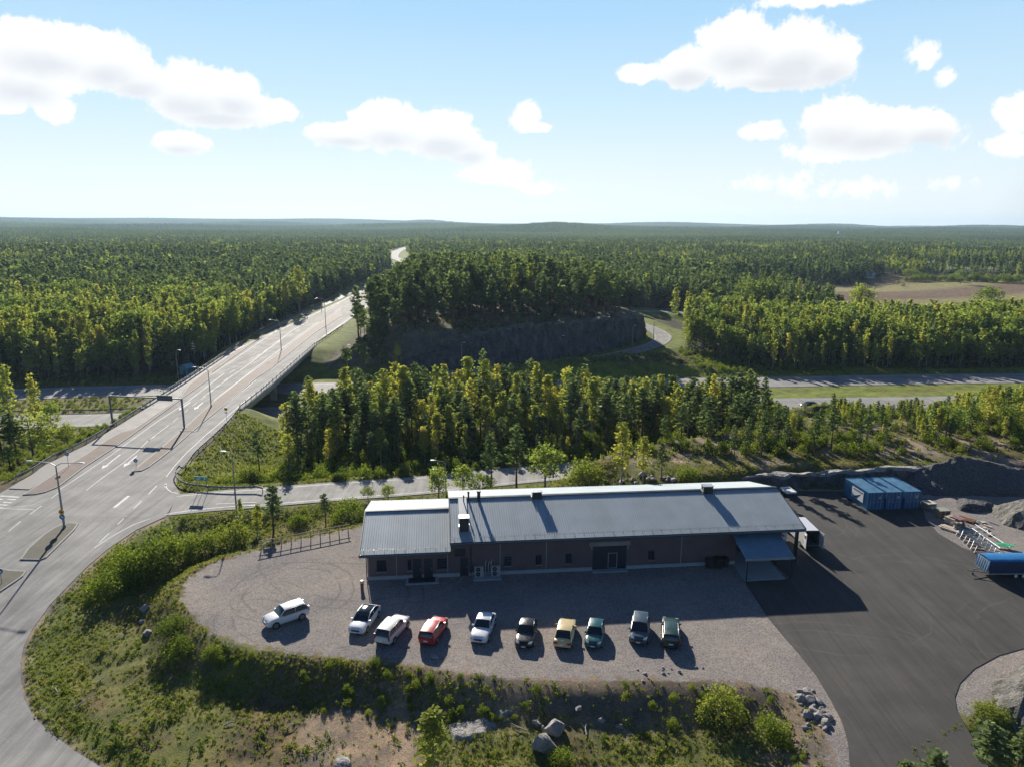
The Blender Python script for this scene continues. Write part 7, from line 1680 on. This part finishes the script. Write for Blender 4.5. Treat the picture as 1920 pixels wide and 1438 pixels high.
for (lab_, plc), ii in LB.items():
    ii = sorted(ii, key=lambda i: PXT[0][i])
    for n2, i in enumerate(ii):
        x, y, z, h, k, tn, rg = T[i]
        lab = lab_ + (', ' + plc if len(ii) == 1 else ', %s from left, %s' % (ORD[min(n2, len(ORD) - 1)], plc)); lab = lab.replace('between the turquoise hut and the bridge end', 'between hut and bridge').replace('above the right half of', 'above right half of').replace('above the left half of', 'above left half of')
        put_tree(KN[int(k)], x, y, z - .1, h, float(RNG.uniform(0, 6.3)), tn, lab, GRP[int(rg)], int(RNG.integers(6)), float(RNG.uniform(.9, 1.25)) * (1.05 if h > 12 else 1.3))
rest = T[~indiv]; Dr = D[~indiv]
for ks, nm, knm in (((0,), 'pine_forest', 'pine'), ((1,), 'old_pine_forest', 'oldpine'), ((2,), 'spruce_forest', 'spruce'), ((3,), 'birch_forest', 'birch'), ((4,), 'broadleaf_forest', 'broad')):
    for lod, a, b_ in ((0, 0, 190), (1, 190, 480), (2, 480, 1e9)):
        s_ = rest[np.isin(rest[:, 4], ks) & (Dr >= a) & (Dr < b_)]
        if len(s_) < 1: continue
        pr = [(lv * (1.15, 1.15, 1), lf, v, tv, tf) for lv, lf, v, tv, tf in proto(knm, lod, 5 if lod else 6)]
        scatter(nm, pr, KMAT[knm], s_[:, :3] - (0, 0, .1), s_[:, 3] / 10, RNG.uniform(0, 6.3, len(s_)), RNG.integers(0, len(pr), len(s_)), s_[:, 5], '%s trees of the woods too many to count, %s' % (nm.replace('_', ' ').replace(' forest', ''), ('near the road', 'on both sides of the motorway', 'in the distance')[lod]), 'woodland')
# distant woods as patches of many small trees
def patch(seed, dk):
    g = np.random.default_rng(seed); Vs, Fs, vs, off = [], [], [], 0
    for i in range(95):
        cx, cy = g.uniform(-34, 34, 2); h = g.uniform(9, 17); t_ = g.random(); C = []; S = []
        wide = g.random() < .3
        for k in range(9 if not wide else 12):
            u_ = (k + .5) / (9 if not wide else 12); z_ = h * (.25 + .73 * u_); rr = (1 - u_) ** .7 * (1.6 if not wide else 2.6); C.append((cx + g.normal(0, rr * .5), cy + g.normal(0, rr * .5), z_)); S.append((.9 + rr * .55) * (1 if not wide else 1.15))
        lv, lf, v = quads(np.array(C), np.array(S), g, .2); Vs.append(lv); Fs.append(lf + off); vs.append(np.clip(v * .5 + t_ * .9 - .2, 0, 1)); off += len(lv)
    return np.concatenate(Vs), np.concatenate(Fs), np.concatenate(vs), np.zeros((0, 3)), []
L_FAR = leaf_mat('distant_foliage', (.045, .080, .058), (.155, .195, .10), None, .42)
pp = [patch(i, 0) for i in range(5)]
P_ = []
for r0, r1, s in ((1560, 3600, 52), (3600, 9800, 78)):
    x, y = grid(-r1, r1, 400, r1, s); r = np.hypot(x, y); m_ = (r >= r0) & (r < r1) & (np.abs(x) < y * 1.15 + 60) & ~inside(x, y, FIELD_C) & ~((y < 1450) & (mainroad_d(x, y) < 45)); P_.append(np.stack([x[m_], y[m_], hgt(x[m_], y[m_], False), np.full(m_.sum(), 1.0 if s < 60 else 1.3)], 1))
P_ = np.concatenate(P_); tn = np.clip(fbm(P_[:, 0], P_[:, 1], 420, 3, 71) * 1.5 - .35 + RNG.normal(0, .07, len(P_)), 0, 1)
scatter('distant_woods', pp, (L_FAR, B_GREY), P_[:, :3], P_[:, 3], RNG.uniform(0, 6.3, len(P_)), RNG.integers(0, 5, len(P_)), tn, 'endless dark forest reaching the hills on the horizon', 'woodland')

# ------------------------------------------------------------------ trees and shrubs one can single out near the camera
def tree_px(kind, foot, top, label, tint=.5, z0=-2, wide=1.2, group=None, var=None):
    p = onland(foot[0], foot[1], z0); h = top_height(p, p[2], top); put_tree(kind, p[0], p[1], p[2] - .05, h, float(RNG.uniform(0, 6.3)), tint, label, group, int(RNG.integers(6)) if var is None else var, wide)
for a in (('birch', (22, 812), 684, 'slender tall pale birch at the left edge before the near motorway', .45, -6, 1.0), ('birch', (74, 815), 702, 'second slender birch from the left edge, yellower at the top', .7, -6, 1.0), ('pine', (6, 866), 748, 'pine at the very left edge below the two slender birches', .45, -4, 1.6), ('pine', (34, 872), 772, 'pine among the bushes left of the footway', .4, -4, 1.5),
          ('broad', (64, 862), 770, 'yellow-green round tree left of the footway', .75, -4, 1.35), ('broad', (100, 812), 752, 'airy green tree behind the yellow-green one', .45, -5, .9), ('broad', (128, 838), 790, 'small yellow-green tree nearest the guardrail', .8, -4, 1.2), ('broad', (20, 880), 838, 'low green bush-like tree by the left edge', .5, -3, 1.6),
          ('pine', (513, 998), 908, 'lone young pine behind the wooden fence, left one', .55, -2, 1.6), ('pine', (611, 985), 926, 'lone young pine behind the wooden fence, right one', .55, -2, 1.5), ('broad', (728, 940), 907, 'small round green tree left of the hall, by the slip road', .6, -2, 1.2), ('birch', (453, 985), 935, 'pale thin sapling by the street lamp on the verge', .4, -2, 1.3), ('birch', (483, 1000), 945, 'bushy sapling on the bank above the fence end', .7, -2, 2.0),
          ('pine', (487, 890), 806, 'thin yellowish young pine alone on the grassy corner slope', .8, -5, 1.3), ('bush', (466, 900), 868, 'silvery shrub on the grassy corner', .75, -4, 1.3), ('bush', (520, 905), 880, 'grey-green shrub at the foot of the belt by the slip road', .6, -4, 1.5),
          ('broad', (823, 945), 868, 'upright green tree at the left end of the main roof', .55, -2, .8), ('broad', (868, 935), 872, 'round green tree behind the left end of the main roof', .5, -2, 1.0), ('pine', (922, 925), 814, 'dark pine behind the hall roof, left of the first housing', .4, -1, 1.25), ('pine', (968, 925), 792, 'tall dark pine just left of the first roof housing', .45, -1, 1.2),
          ('broad', (1022, 920), 832, 'broad round green tree behind the first roof housing', .4, -1, 1.15), ('bush', (1095, 910), 848, 'yellow-green bush behind the hall roof', .75, -1, 1.2), ('birch', (1165, 908), 792, 'bright yellow-green birch behind the hall roof', .78, -1, 1.5), ('birch', (1205, 905), 818, 'bright yellow-green birch right of the first bright one', .72, -1, 1.5), ('pine', (1240, 900), 828, 'young pine behind the roof right of the bright birches', .45, 0, 1.3),
          ('bush', (1290, 898), 868, 'low green shrub behind the roof by the rocks', .6, 0, 1.3), ('broad', (905, 935), 885, 'low dense shrub tree behind the main roof', .35, -1, 1.3), ('broad', (690, 935), 912, 'low dark bush left of the wing roof', .35, -2, 1.6),
          ('bush', (282, 1085), 1000, 'big dense dark green shrub on the bank above the lower road', .10, -2, .95), ('bush', (245, 1090), 1028, 'wide shrub on the bank left of the biggest one', .45, -2, 1.2), ('bush', (315, 1060), 985, 'tall shrub on the bank right of the biggest one', .55, -2, .85), ('bush', (200, 1118), 1062, 'shrub lowest on the bank beside the curving road', .5, -2, 1.2), ('bush', (360, 1045), 992, 'bright green shrub on the bank towards the fence', .65, -2, 1.0), ('bush', (400, 1030), 985, 'light bushy shrub on the bank halfway to the fence', .7, -2, 1.0), ('bush', (445, 1020), 968, 'yellowish bushy shrub on the bank below the lamp post', .8, -2, 1.1), ('bush', (228, 1060), 1015, 'light green shrub at the top of the bank by the road', .6, -2, 1.0), ('bush', (560, 985), 955, 'small shrub behind the middle of the wooden fence', .5, -2, 1.3), ('bush', (655, 978), 930, 'dark shrubs beside the left gable of the hall', .35, -2, 1.2),
          ('bush', (1350, 1348), 1280, 'round yellow-green bush on the bank below the gravel yard', .85, -2, 1.1), ('bush', (1445, 1385), 1335, 'green shrub left of the rubble by the drive', .5, -2, 1.3), ('bush', (325, 1180), 1150, 'dense mound of broad-leaved weeds at the yard corner, upper one', .3, -1, 1.8), ('bush', (338, 1222), 1190, 'dense mound of broad-leaved weeds at the yard corner, lower one', .35, -1, 1.9), ('bush', (400, 1228), 1205, 'bright green weeds at the lower left yard corner', .6, -1, 1.6),
          ('birch', (815, 1490), 1338, 'wispy pale green birch sapling at the bottom edge', .42, -2, 1.9), ('pine', (1850, 1470), 1352, 'open bright green young pine at the bottom right corner', .98, 0, 2.2), ('pine', (1750, 1500), 1405, 'tip of a young pine at the bottom edge beside the drive', .98, 0, 2.2), ('pine', (1905, 1450), 1360, 'bushy young pine at the bottom right edge', .98, 0, 1.5), ('pine', (1690, 1492), 1425, 'smallest pine tip at the bottom edge on the drive side', .98, 0, 2.0),
          ('bush', (1052, 1432), 1400, 'small green shrub in front of the nearest boulder', .55, -3, 1.5), ('bush', (1860, 1345), 1318, 'bright green low shrub right of the drive bend', .8, 0, 2.2)):
    kind, ft, tp_, lb, tn_, z_, wd = a; tree_px(kind, ft, tp_, lb, tn_, z_, wd)
for k_, (x_, y_, h_) in enumerate(((36.0, 109.5, 5.5), (38.5, 111.5, 7), (41.5, 112.5, 8), (45.5, 112.5, 6), (50.5, 113.5, 7.5))):
    put_tree('pine', x_, y_, H1(x_, y_) - .1, h_, k_, .4 + .05 * k_, 'pine on the rock shelf above the yard, %s from the left' % ORD[k_], 'pines on the rock shelf behind the containers', k_, 1.15)
# larger single trees seen over the right wood and by the road
for a in (('broad', (1612, 600), 528, 'big round yellow-green tree rising over the right wood', .85, -8, 1.0), ('broad', (1850, 590), 538, 'broad dark green tree over the right wood near the frame edge', .35, -8, 1.5), ('broad', (1400, 590), 518, 'broad green tree above the left part of the right wood', .45, -8, 1.3), ('broad', (1440, 590), 525, 'airy green tree beside the broad one above the right wood', .5, -8, 1.1), ('broad', (1800, 533), 506, 'single dark tree standing in the ploughed field', .3, -8, 1.2),
          ('birch', (468, 626), 546, 'large yellow-green birch left of the far bridge end', .6, -5, 1.7), ('birch', (562, 585), 500, 'tall pointed green birch beside the road beyond the bridge', .5, -3, 1.5), ('broad', (388, 680), 622, 'round green tree above the turquoise hut', .6, -6, 1.0), ('broad', (428, 640), 606, 'dark round tree beside the left end of the bridge', .3, -6, 1.0)):
    kind, ft, tp_, lb, tn_, z_, wd = a; tree_px(kind, ft, tp_, lb, tn_, z_, wd)
put_tree('broad', -2.0, 425.0, H1(-2, 425), top_height((-2.0, 425.0), H1(-2, 425), 464), 1.0, .4, 'huge rounded green tree rising behind the knoll pines', 'trees in the far wood', 2, 1.5)
# hedge-like scrub in the open field
for k, (px, py, h_) in enumerate(((1683, 535, 4), (1693, 540, 3.4), (1745, 527, 5), (1765, 527, 5), (1785, 525, 5), (1715, 521, 7), (1700, 521, 8), (1850, 528, 7), (1880, 530, 8), (1905, 532, 8))):
    p = onland(px, py, -8); put_tree('broad', p[0], p[1], p[2], h_, k, .4, 'small dark tree or bush number %s along the edge of the ploughed field' % ('one two three four five six seven eight nine ten'.split()[k]), 'scattered trees along the ploughed field', k, 1.6)

for k in range(26):
    px = 1700 + k * 9.0 + float(RNG.uniform(-3, 3)); p = onland(px, 527 + float(RNG.uniform(-1.5, 1.5)) + k * .12, -8); put_tree('bush', p[0], p[1], p[2], float(RNG.uniform(5, 9)), k, float(RNG.uniform(.1, .45)), 'hedgerow tree between the ploughed field and the green strip, %s from the left' % ORD[k], 'hedgerow between the far fields', k, .9)
# ------------------------------------------------------------------ undergrowth, weeds and grass
def tuft(seed, n_, h, spread, w):
    g = np.random.default_rng(seed); V = []
    for i in range(n_):
        a = g.uniform(0, 6.3); r = g.uniform(0, spread); p = np.array([math.cos(a) * r, math.sin(a) * r, 0]); b_ = g.uniform(0, 6.3); d = np.array([math.cos(b_), math.sin(b_), 0]) * g.uniform(.1, .6) * h; s = np.array([-d[1], d[0], 0]); s = s / (np.linalg.norm(s) + 1e-9) * w; hh = h * g.uniform(.5, 1)
        V += [p - s, p + s, p + d + s * .4 + (0, 0, hh), p + d - s * .4 + (0, 0, hh)]
    V = np.array(V); return V, np.arange(len(V)).reshape(-1, 4), np.repeat(g.random(n_), 4), np.zeros((0, 3)), []
def weed(seed, n_, R_, h, s):
    g = np.random.default_rng(seed); C = g.normal(0, 1, (n_, 3)) * (R_ * .5, R_ * .5, 0); C[:, 2] = h * g.random(n_) * np.exp(-(C[:, 0] ** 2 + C[:, 1] ** 2) / (R_ * R_)); lv, lf, v = quads(C, g.uniform(.6, 1.2, n_) * s, g, .35); return lv, lf, v, np.zeros((0, 3)), []
GT = [tuft(i, 26, .42, .32, .035) for i in range(4)]; WD = [weed(i + 9, 34, .42, .5, .11) for i in range(5)]; BU = [tuple([a * .25 if j == 0 else (a * .25 if j == 3 else a) for j, a in enumerate(proto('bush', 1, 5)[i])]) for i in range(5)]
def cover_mask(x, y):
    xe_ = np.interp(y, [p[1] for p in ROAD_R[::-1]], [p[0] for p in ROAD_R[::-1]]); m_ = edge_sd(x, y, YARD) > .2; m_ &= ~((y < 95) & (x < xe_ + .4)); m_ &= linedist(x, y, RAMP_C)[0] > RAMP_W + .5; m_ &= polydist(x, y, JUNC) > .5; return m_
def cover(name, protos, mats, x, y, s0, s1, tint, label, cat):
    z = hgt(x, y); scatter(name, protos, mats, np.stack([x, y, z - .03], 1), RNG.uniform(s0, s1, len(x)), RNG.uniform(0, 6.3, len(x)), RNG.integers(0, len(protos), len(x)), tint, label, cat)
x, y = grid(-58, 72, 38, 112, .30); m_ = cover_mask(x, y) & (np.abs(x) < y * .85 + 8); x, y = x[m_], y[m_]
nn1, nn2 = fbm(x, y, 7, 4, 201), fbm(x, y, 2.5, 3, 203); sd = edge_sd(x, y, YARD)
toroad = x - np.interp(y, [p[1] for p in ROAD_R[::-1]], [p[0] for p in ROAD_R[::-1]])
lush = np.clip(1.1 - np.abs(sd - 3.5) / 4.0, 0, 1) * (y < 62) + (1 - sstep(2, 7, toroad)) * (y < 96) * .5
gs_ = (1 - sstep(2.5, 6.5, np.maximum(sd, 0))) * np.interp(x, [-12, -4, 26, 40], [0, 1, 1, 0]) * (y < 62)
keep = RNG.random(len(x)) < np.clip(.50 + (nn1 - .45) * 2.6 + (1 - sstep(2, 7, toroad)) * (y < 96) * .4, .06, .85) * (1 - .8 * gs_) * (1 - .85 * inside(x, y, GL([(560, 1360), (640, 1320), (760, 1320), (800, 1360), (790, 1438), (740, 1500), (560, 1500)], -2)))
gx, gy_, gn = x[keep], y[keep], nn2[keep]
cover('grass', GT, (L_GRASS, B_GREY), gx, gy_, .2, .62, np.clip(gn * 1.7 - .3 + RNG.normal(0, .2, len(gx)), 0, 1), 'rough grass over the banks and the foreground', 'grass')
keep = RNG.random(len(x)) < np.clip((nn2 - .42) * 1.6 + lush * .25 * np.interp(x, [-30, -8, 0], [1, 1, .3]), 0, .6) * .5; wx, wy = x[keep], y[keep]
cover('weeds', WD, (L_WEED, B_GREY), wx, wy, .3, .9, np.clip(RNG.normal(.45, .2, len(wx)) + (nn1[keep] - .5), 0, 1), 'broad-leaved weeds in clumps below the gravel yard', 'weeds')
x, y = grid(-50, 66, 40, 60, 1.1); m_ = cover_mask(x, y) & (np.abs(x) < y * .85 + 8); x, y = x[m_], y[m_]; sd = edge_sd(x, y, YARD); wgt = np.interp(x, [-45, -36, -30, -8, 0, 12, 26, 40], [.05, .4, 1.5, 1.5, .5, .4, .7, .2]); keep = RNG.random(len(x)) < np.clip(1.0 - np.abs(sd - 3.0) / 3.0, .01, .8) * (fbm(x, y, 6, 3, 77) > .45) * .55 * wgt; x, y = x[keep], y[keep]
cover('low_scrub', BU, (L_WEED, B_GREY), x, y, .14, .42, np.clip(RNG.normal(.35, .2, len(x)), 0, 1), 'low scrub along the slope below the parked cars', 'scrub')
x, y = grid(-56, 5, 92, 113, 1.3); m_ = cover_mask(x, y) & (RNG.random(len(x)) < .12); x, y = x[m_], y[m_]; keep = y < 103; x, y = x[keep], y[keep]
cover('low_scrub', BU, (L_WEED, B_GREY), x, y, .2, .5, np.clip(RNG.normal(.5, .2, len(x)), 0, 1), 'green scrub on the bank between the yard and the slip road', 'scrub')
x, y = grid(-48, 175, 106, 184, 1.5); m_ = cover_mask(x, y) & (y < np.interp(x, [p[0] for p in MW_N], [p[1] for p in MW_N]) - MW_NW - 3) & (y > np.interp(x, [-50, -20, 0, 22, 48, 175], [108, 112, 121, 113, 112, 122])) & ~inside(x, y, [(-60, 100), (-42, 116), (-42, 150), (-60, 160)]); m_ &= RNG.random(len(x)) < np.where(inside(x, y, ROCKTOP), .22, .5); m_ &= ~blocked(x, y, hgt(x, y), 1.0 + 0 * x, [C2], (0, 3.0)); x, y = x[m_], y[m_]
cover('undergrowth', BU, (L_WEED, B_GREY), x, y, .4, 1.15, np.clip(RNG.normal(.45, .25, len(x)), 0, 1), 'bushy undergrowth beneath the belt of trees', 'undergrowth')
x, y = grid(-60, 300, 112, 250, 1.3); m_ = cover_mask(x, y) & (linedist(x, y, MW_N)[0] > MW_NW + .8) & (linedist(x, y, MW_F)[0] > MW_FW + .8) & (linedist(x, y, LOOP_C)[0] > LOOP_W + .8) & ~((x < -48) & (y > 150)) & (RNG.random(len(x)) < .5) & ~((y > np.interp(x, [p[0] for p in MW_N], [p[1] for p in MW_N])) & (y < np.interp(x, [p[0] for p in MW_F], [p[1] for p in MW_F]))); x, y = x[m_], y[m_]
cover('grass', [tuft(i, 14, .8, .7, .10) for i in range(4)], (L_GRASS, B_GREY), x, y, .5, 1.0, np.clip(RNG.normal(.3, .2, len(x)), 0, 1), 'grass on the motorway verges and under the trees', 'grass')
x, y = grid(-420, -100, 155, 215, 1.6); d1 = linedist(x, y, MW_N)[0]; d2 = linedist(x, y, MW_F)[0]; m_ = (d1 > MW_NW + 1.5) & (d2 > MW_FW + 1.5) & (RNG.random(len(x)) < .8) & (x > -210) & (np.abs(y - 184) < 32); x, y = x[m_], y[m_]
cover('low_scrub', BU, (L_WEED, B_GREY), x, y, .18, .5, np.clip(RNG.normal(.6, .25, len(x)), 0, 1), 'reddish-green scrub in the left motorway median', 'scrub')
x, y = grid(62, 110, 195, 262, 1.7); m_ = (linedist(x, y, MW_F)[0] > MW_FW + 5) & (y > 222) & (linedist(x, y, LOOP_C)[0] > LOOP_W + 4) & (RNG.random(len(x)) < .6); x, y = x[m_], y[m_]
cover('low_scrub', BU, (L_WEED, B_GREY), x, y, .3, .8, np.clip(RNG.normal(.5, .2, len(x)), 0, 1), 'young birch scrub between the loop road and the motorway', 'scrub')
x, y = grid(-60, -40, 104, 150, .6); m_ = (polydist(x, y, JUNC) > 1.2) & (linedist(x, y, RAMP_C)[0] > RAMP_W + .6) & (x < -41); x, y = x[m_], y[m_]
cover('grass', GT, (L_GRASS, B_GREY), x, y, .5, 1.0, np.clip(RNG.normal(.35, .2, len(x)), 0, 1), 'lush grass on the corner slope beside the bridge', 'grass')
x, y = grid(-105, -80, 98, 160, 1.2); m_ = (polydist(x, y, JUNC) > 1.6) & (linedist(x, y, MW_N)[0] > MW_NW + 2) & (RNG.random(len(x)) < .6); x, y = x[m_], y[m_]
cover('low_scrub', BU, (L_WEED, B_GREY), x, y, .2, .55, np.clip(RNG.normal(.55, .25, len(x)), 0, 1), 'rough scrub on the bank left of the footway', 'scrub')
x, y = grid(43, 70, 44, 60, .9); m_ = inside(x, y, [(44, 46), (70, 46), (74, 52), (48, 55)]) & (polydist(x, y, ASPH) > .8) & (RNG.random(len(x)) < .55); x, y = x[m_], y[m_]; 
cover('low_scrub', BU, (L_WEED, B_GREY), x, y, .12, .3, np.clip(RNG.normal(.6, .2, len(x)), 0, 1), 'green scrub on the bank at the bottom right', 'scrub')
# fallen branches and stumps in the foreground
M_DEAD = paint('dead_wood', (.30, .27, .24), .9, 0, .3, 3)
for k, (px, py, l, a_, lb) in enumerate(((145, 1325, 1.6, .9, 'bleached fallen branch low on the grassy slope, left one'), (108, 1300, 1.2, 2.2, 'bleached forked twig near the road edge'), (182, 1283, 1.1, 1.2, 'short bleached stick above the fallen branch'), (988, 1372, 1.6, 2.6, 'dry stick left of the nearest boulder'), (420, 1362, 1.0, .4, 'pale stump wood right of the dark hollow'), (535, 1370, 1.1, .8, 'twisted pale root in the grass'), (620, 1385, 1.3, 1.9, 'grey stick beside the bare patch'), (1100, 1380, 1.5, 1.5, 'upright dry stem right of the boulders'))):
    p = onland(px, py, -2.6); o = empty('fallen_branch', (p[0], p[1], p[2] + .12), a_, lb, 'branch'); b = MB(); b.tube([(0, 0, 0), (l * .5, .1, .12), (l, -.05, .06)], [.07, .05, .02], 6); b.build('stem', M_DEAD, o); b = MB(); b.tube([(l * .4, .08, .1), (l * .7, .45, .3)], [.035, .01], 5); b.build('twig', M_DEAD, o)

# ------------------------------------------------------------------ the air: faint haze that blues the far hills
hz, nt = mat_new('haze_air'); q = N(nt); vp = q.n('ShaderNodeVolumePrincipled'); vp.inputs['Color'].default_value = (.55, .77, 1.0, 1); vp.inputs['Density'].default_value = HAZE_D; vp.inputs['Anisotropy'].default_value = .3; q.out(vp.outputs[0], True)
if HAZE_D > 0:
    ext = 14500; b = MB(); b.box((0, 6400, 70), (2 * ext, 14200, 220)); o = b.build('haze', hz); tag(o, kind='stuff', label='thin bluish haze over the whole forest landscape')
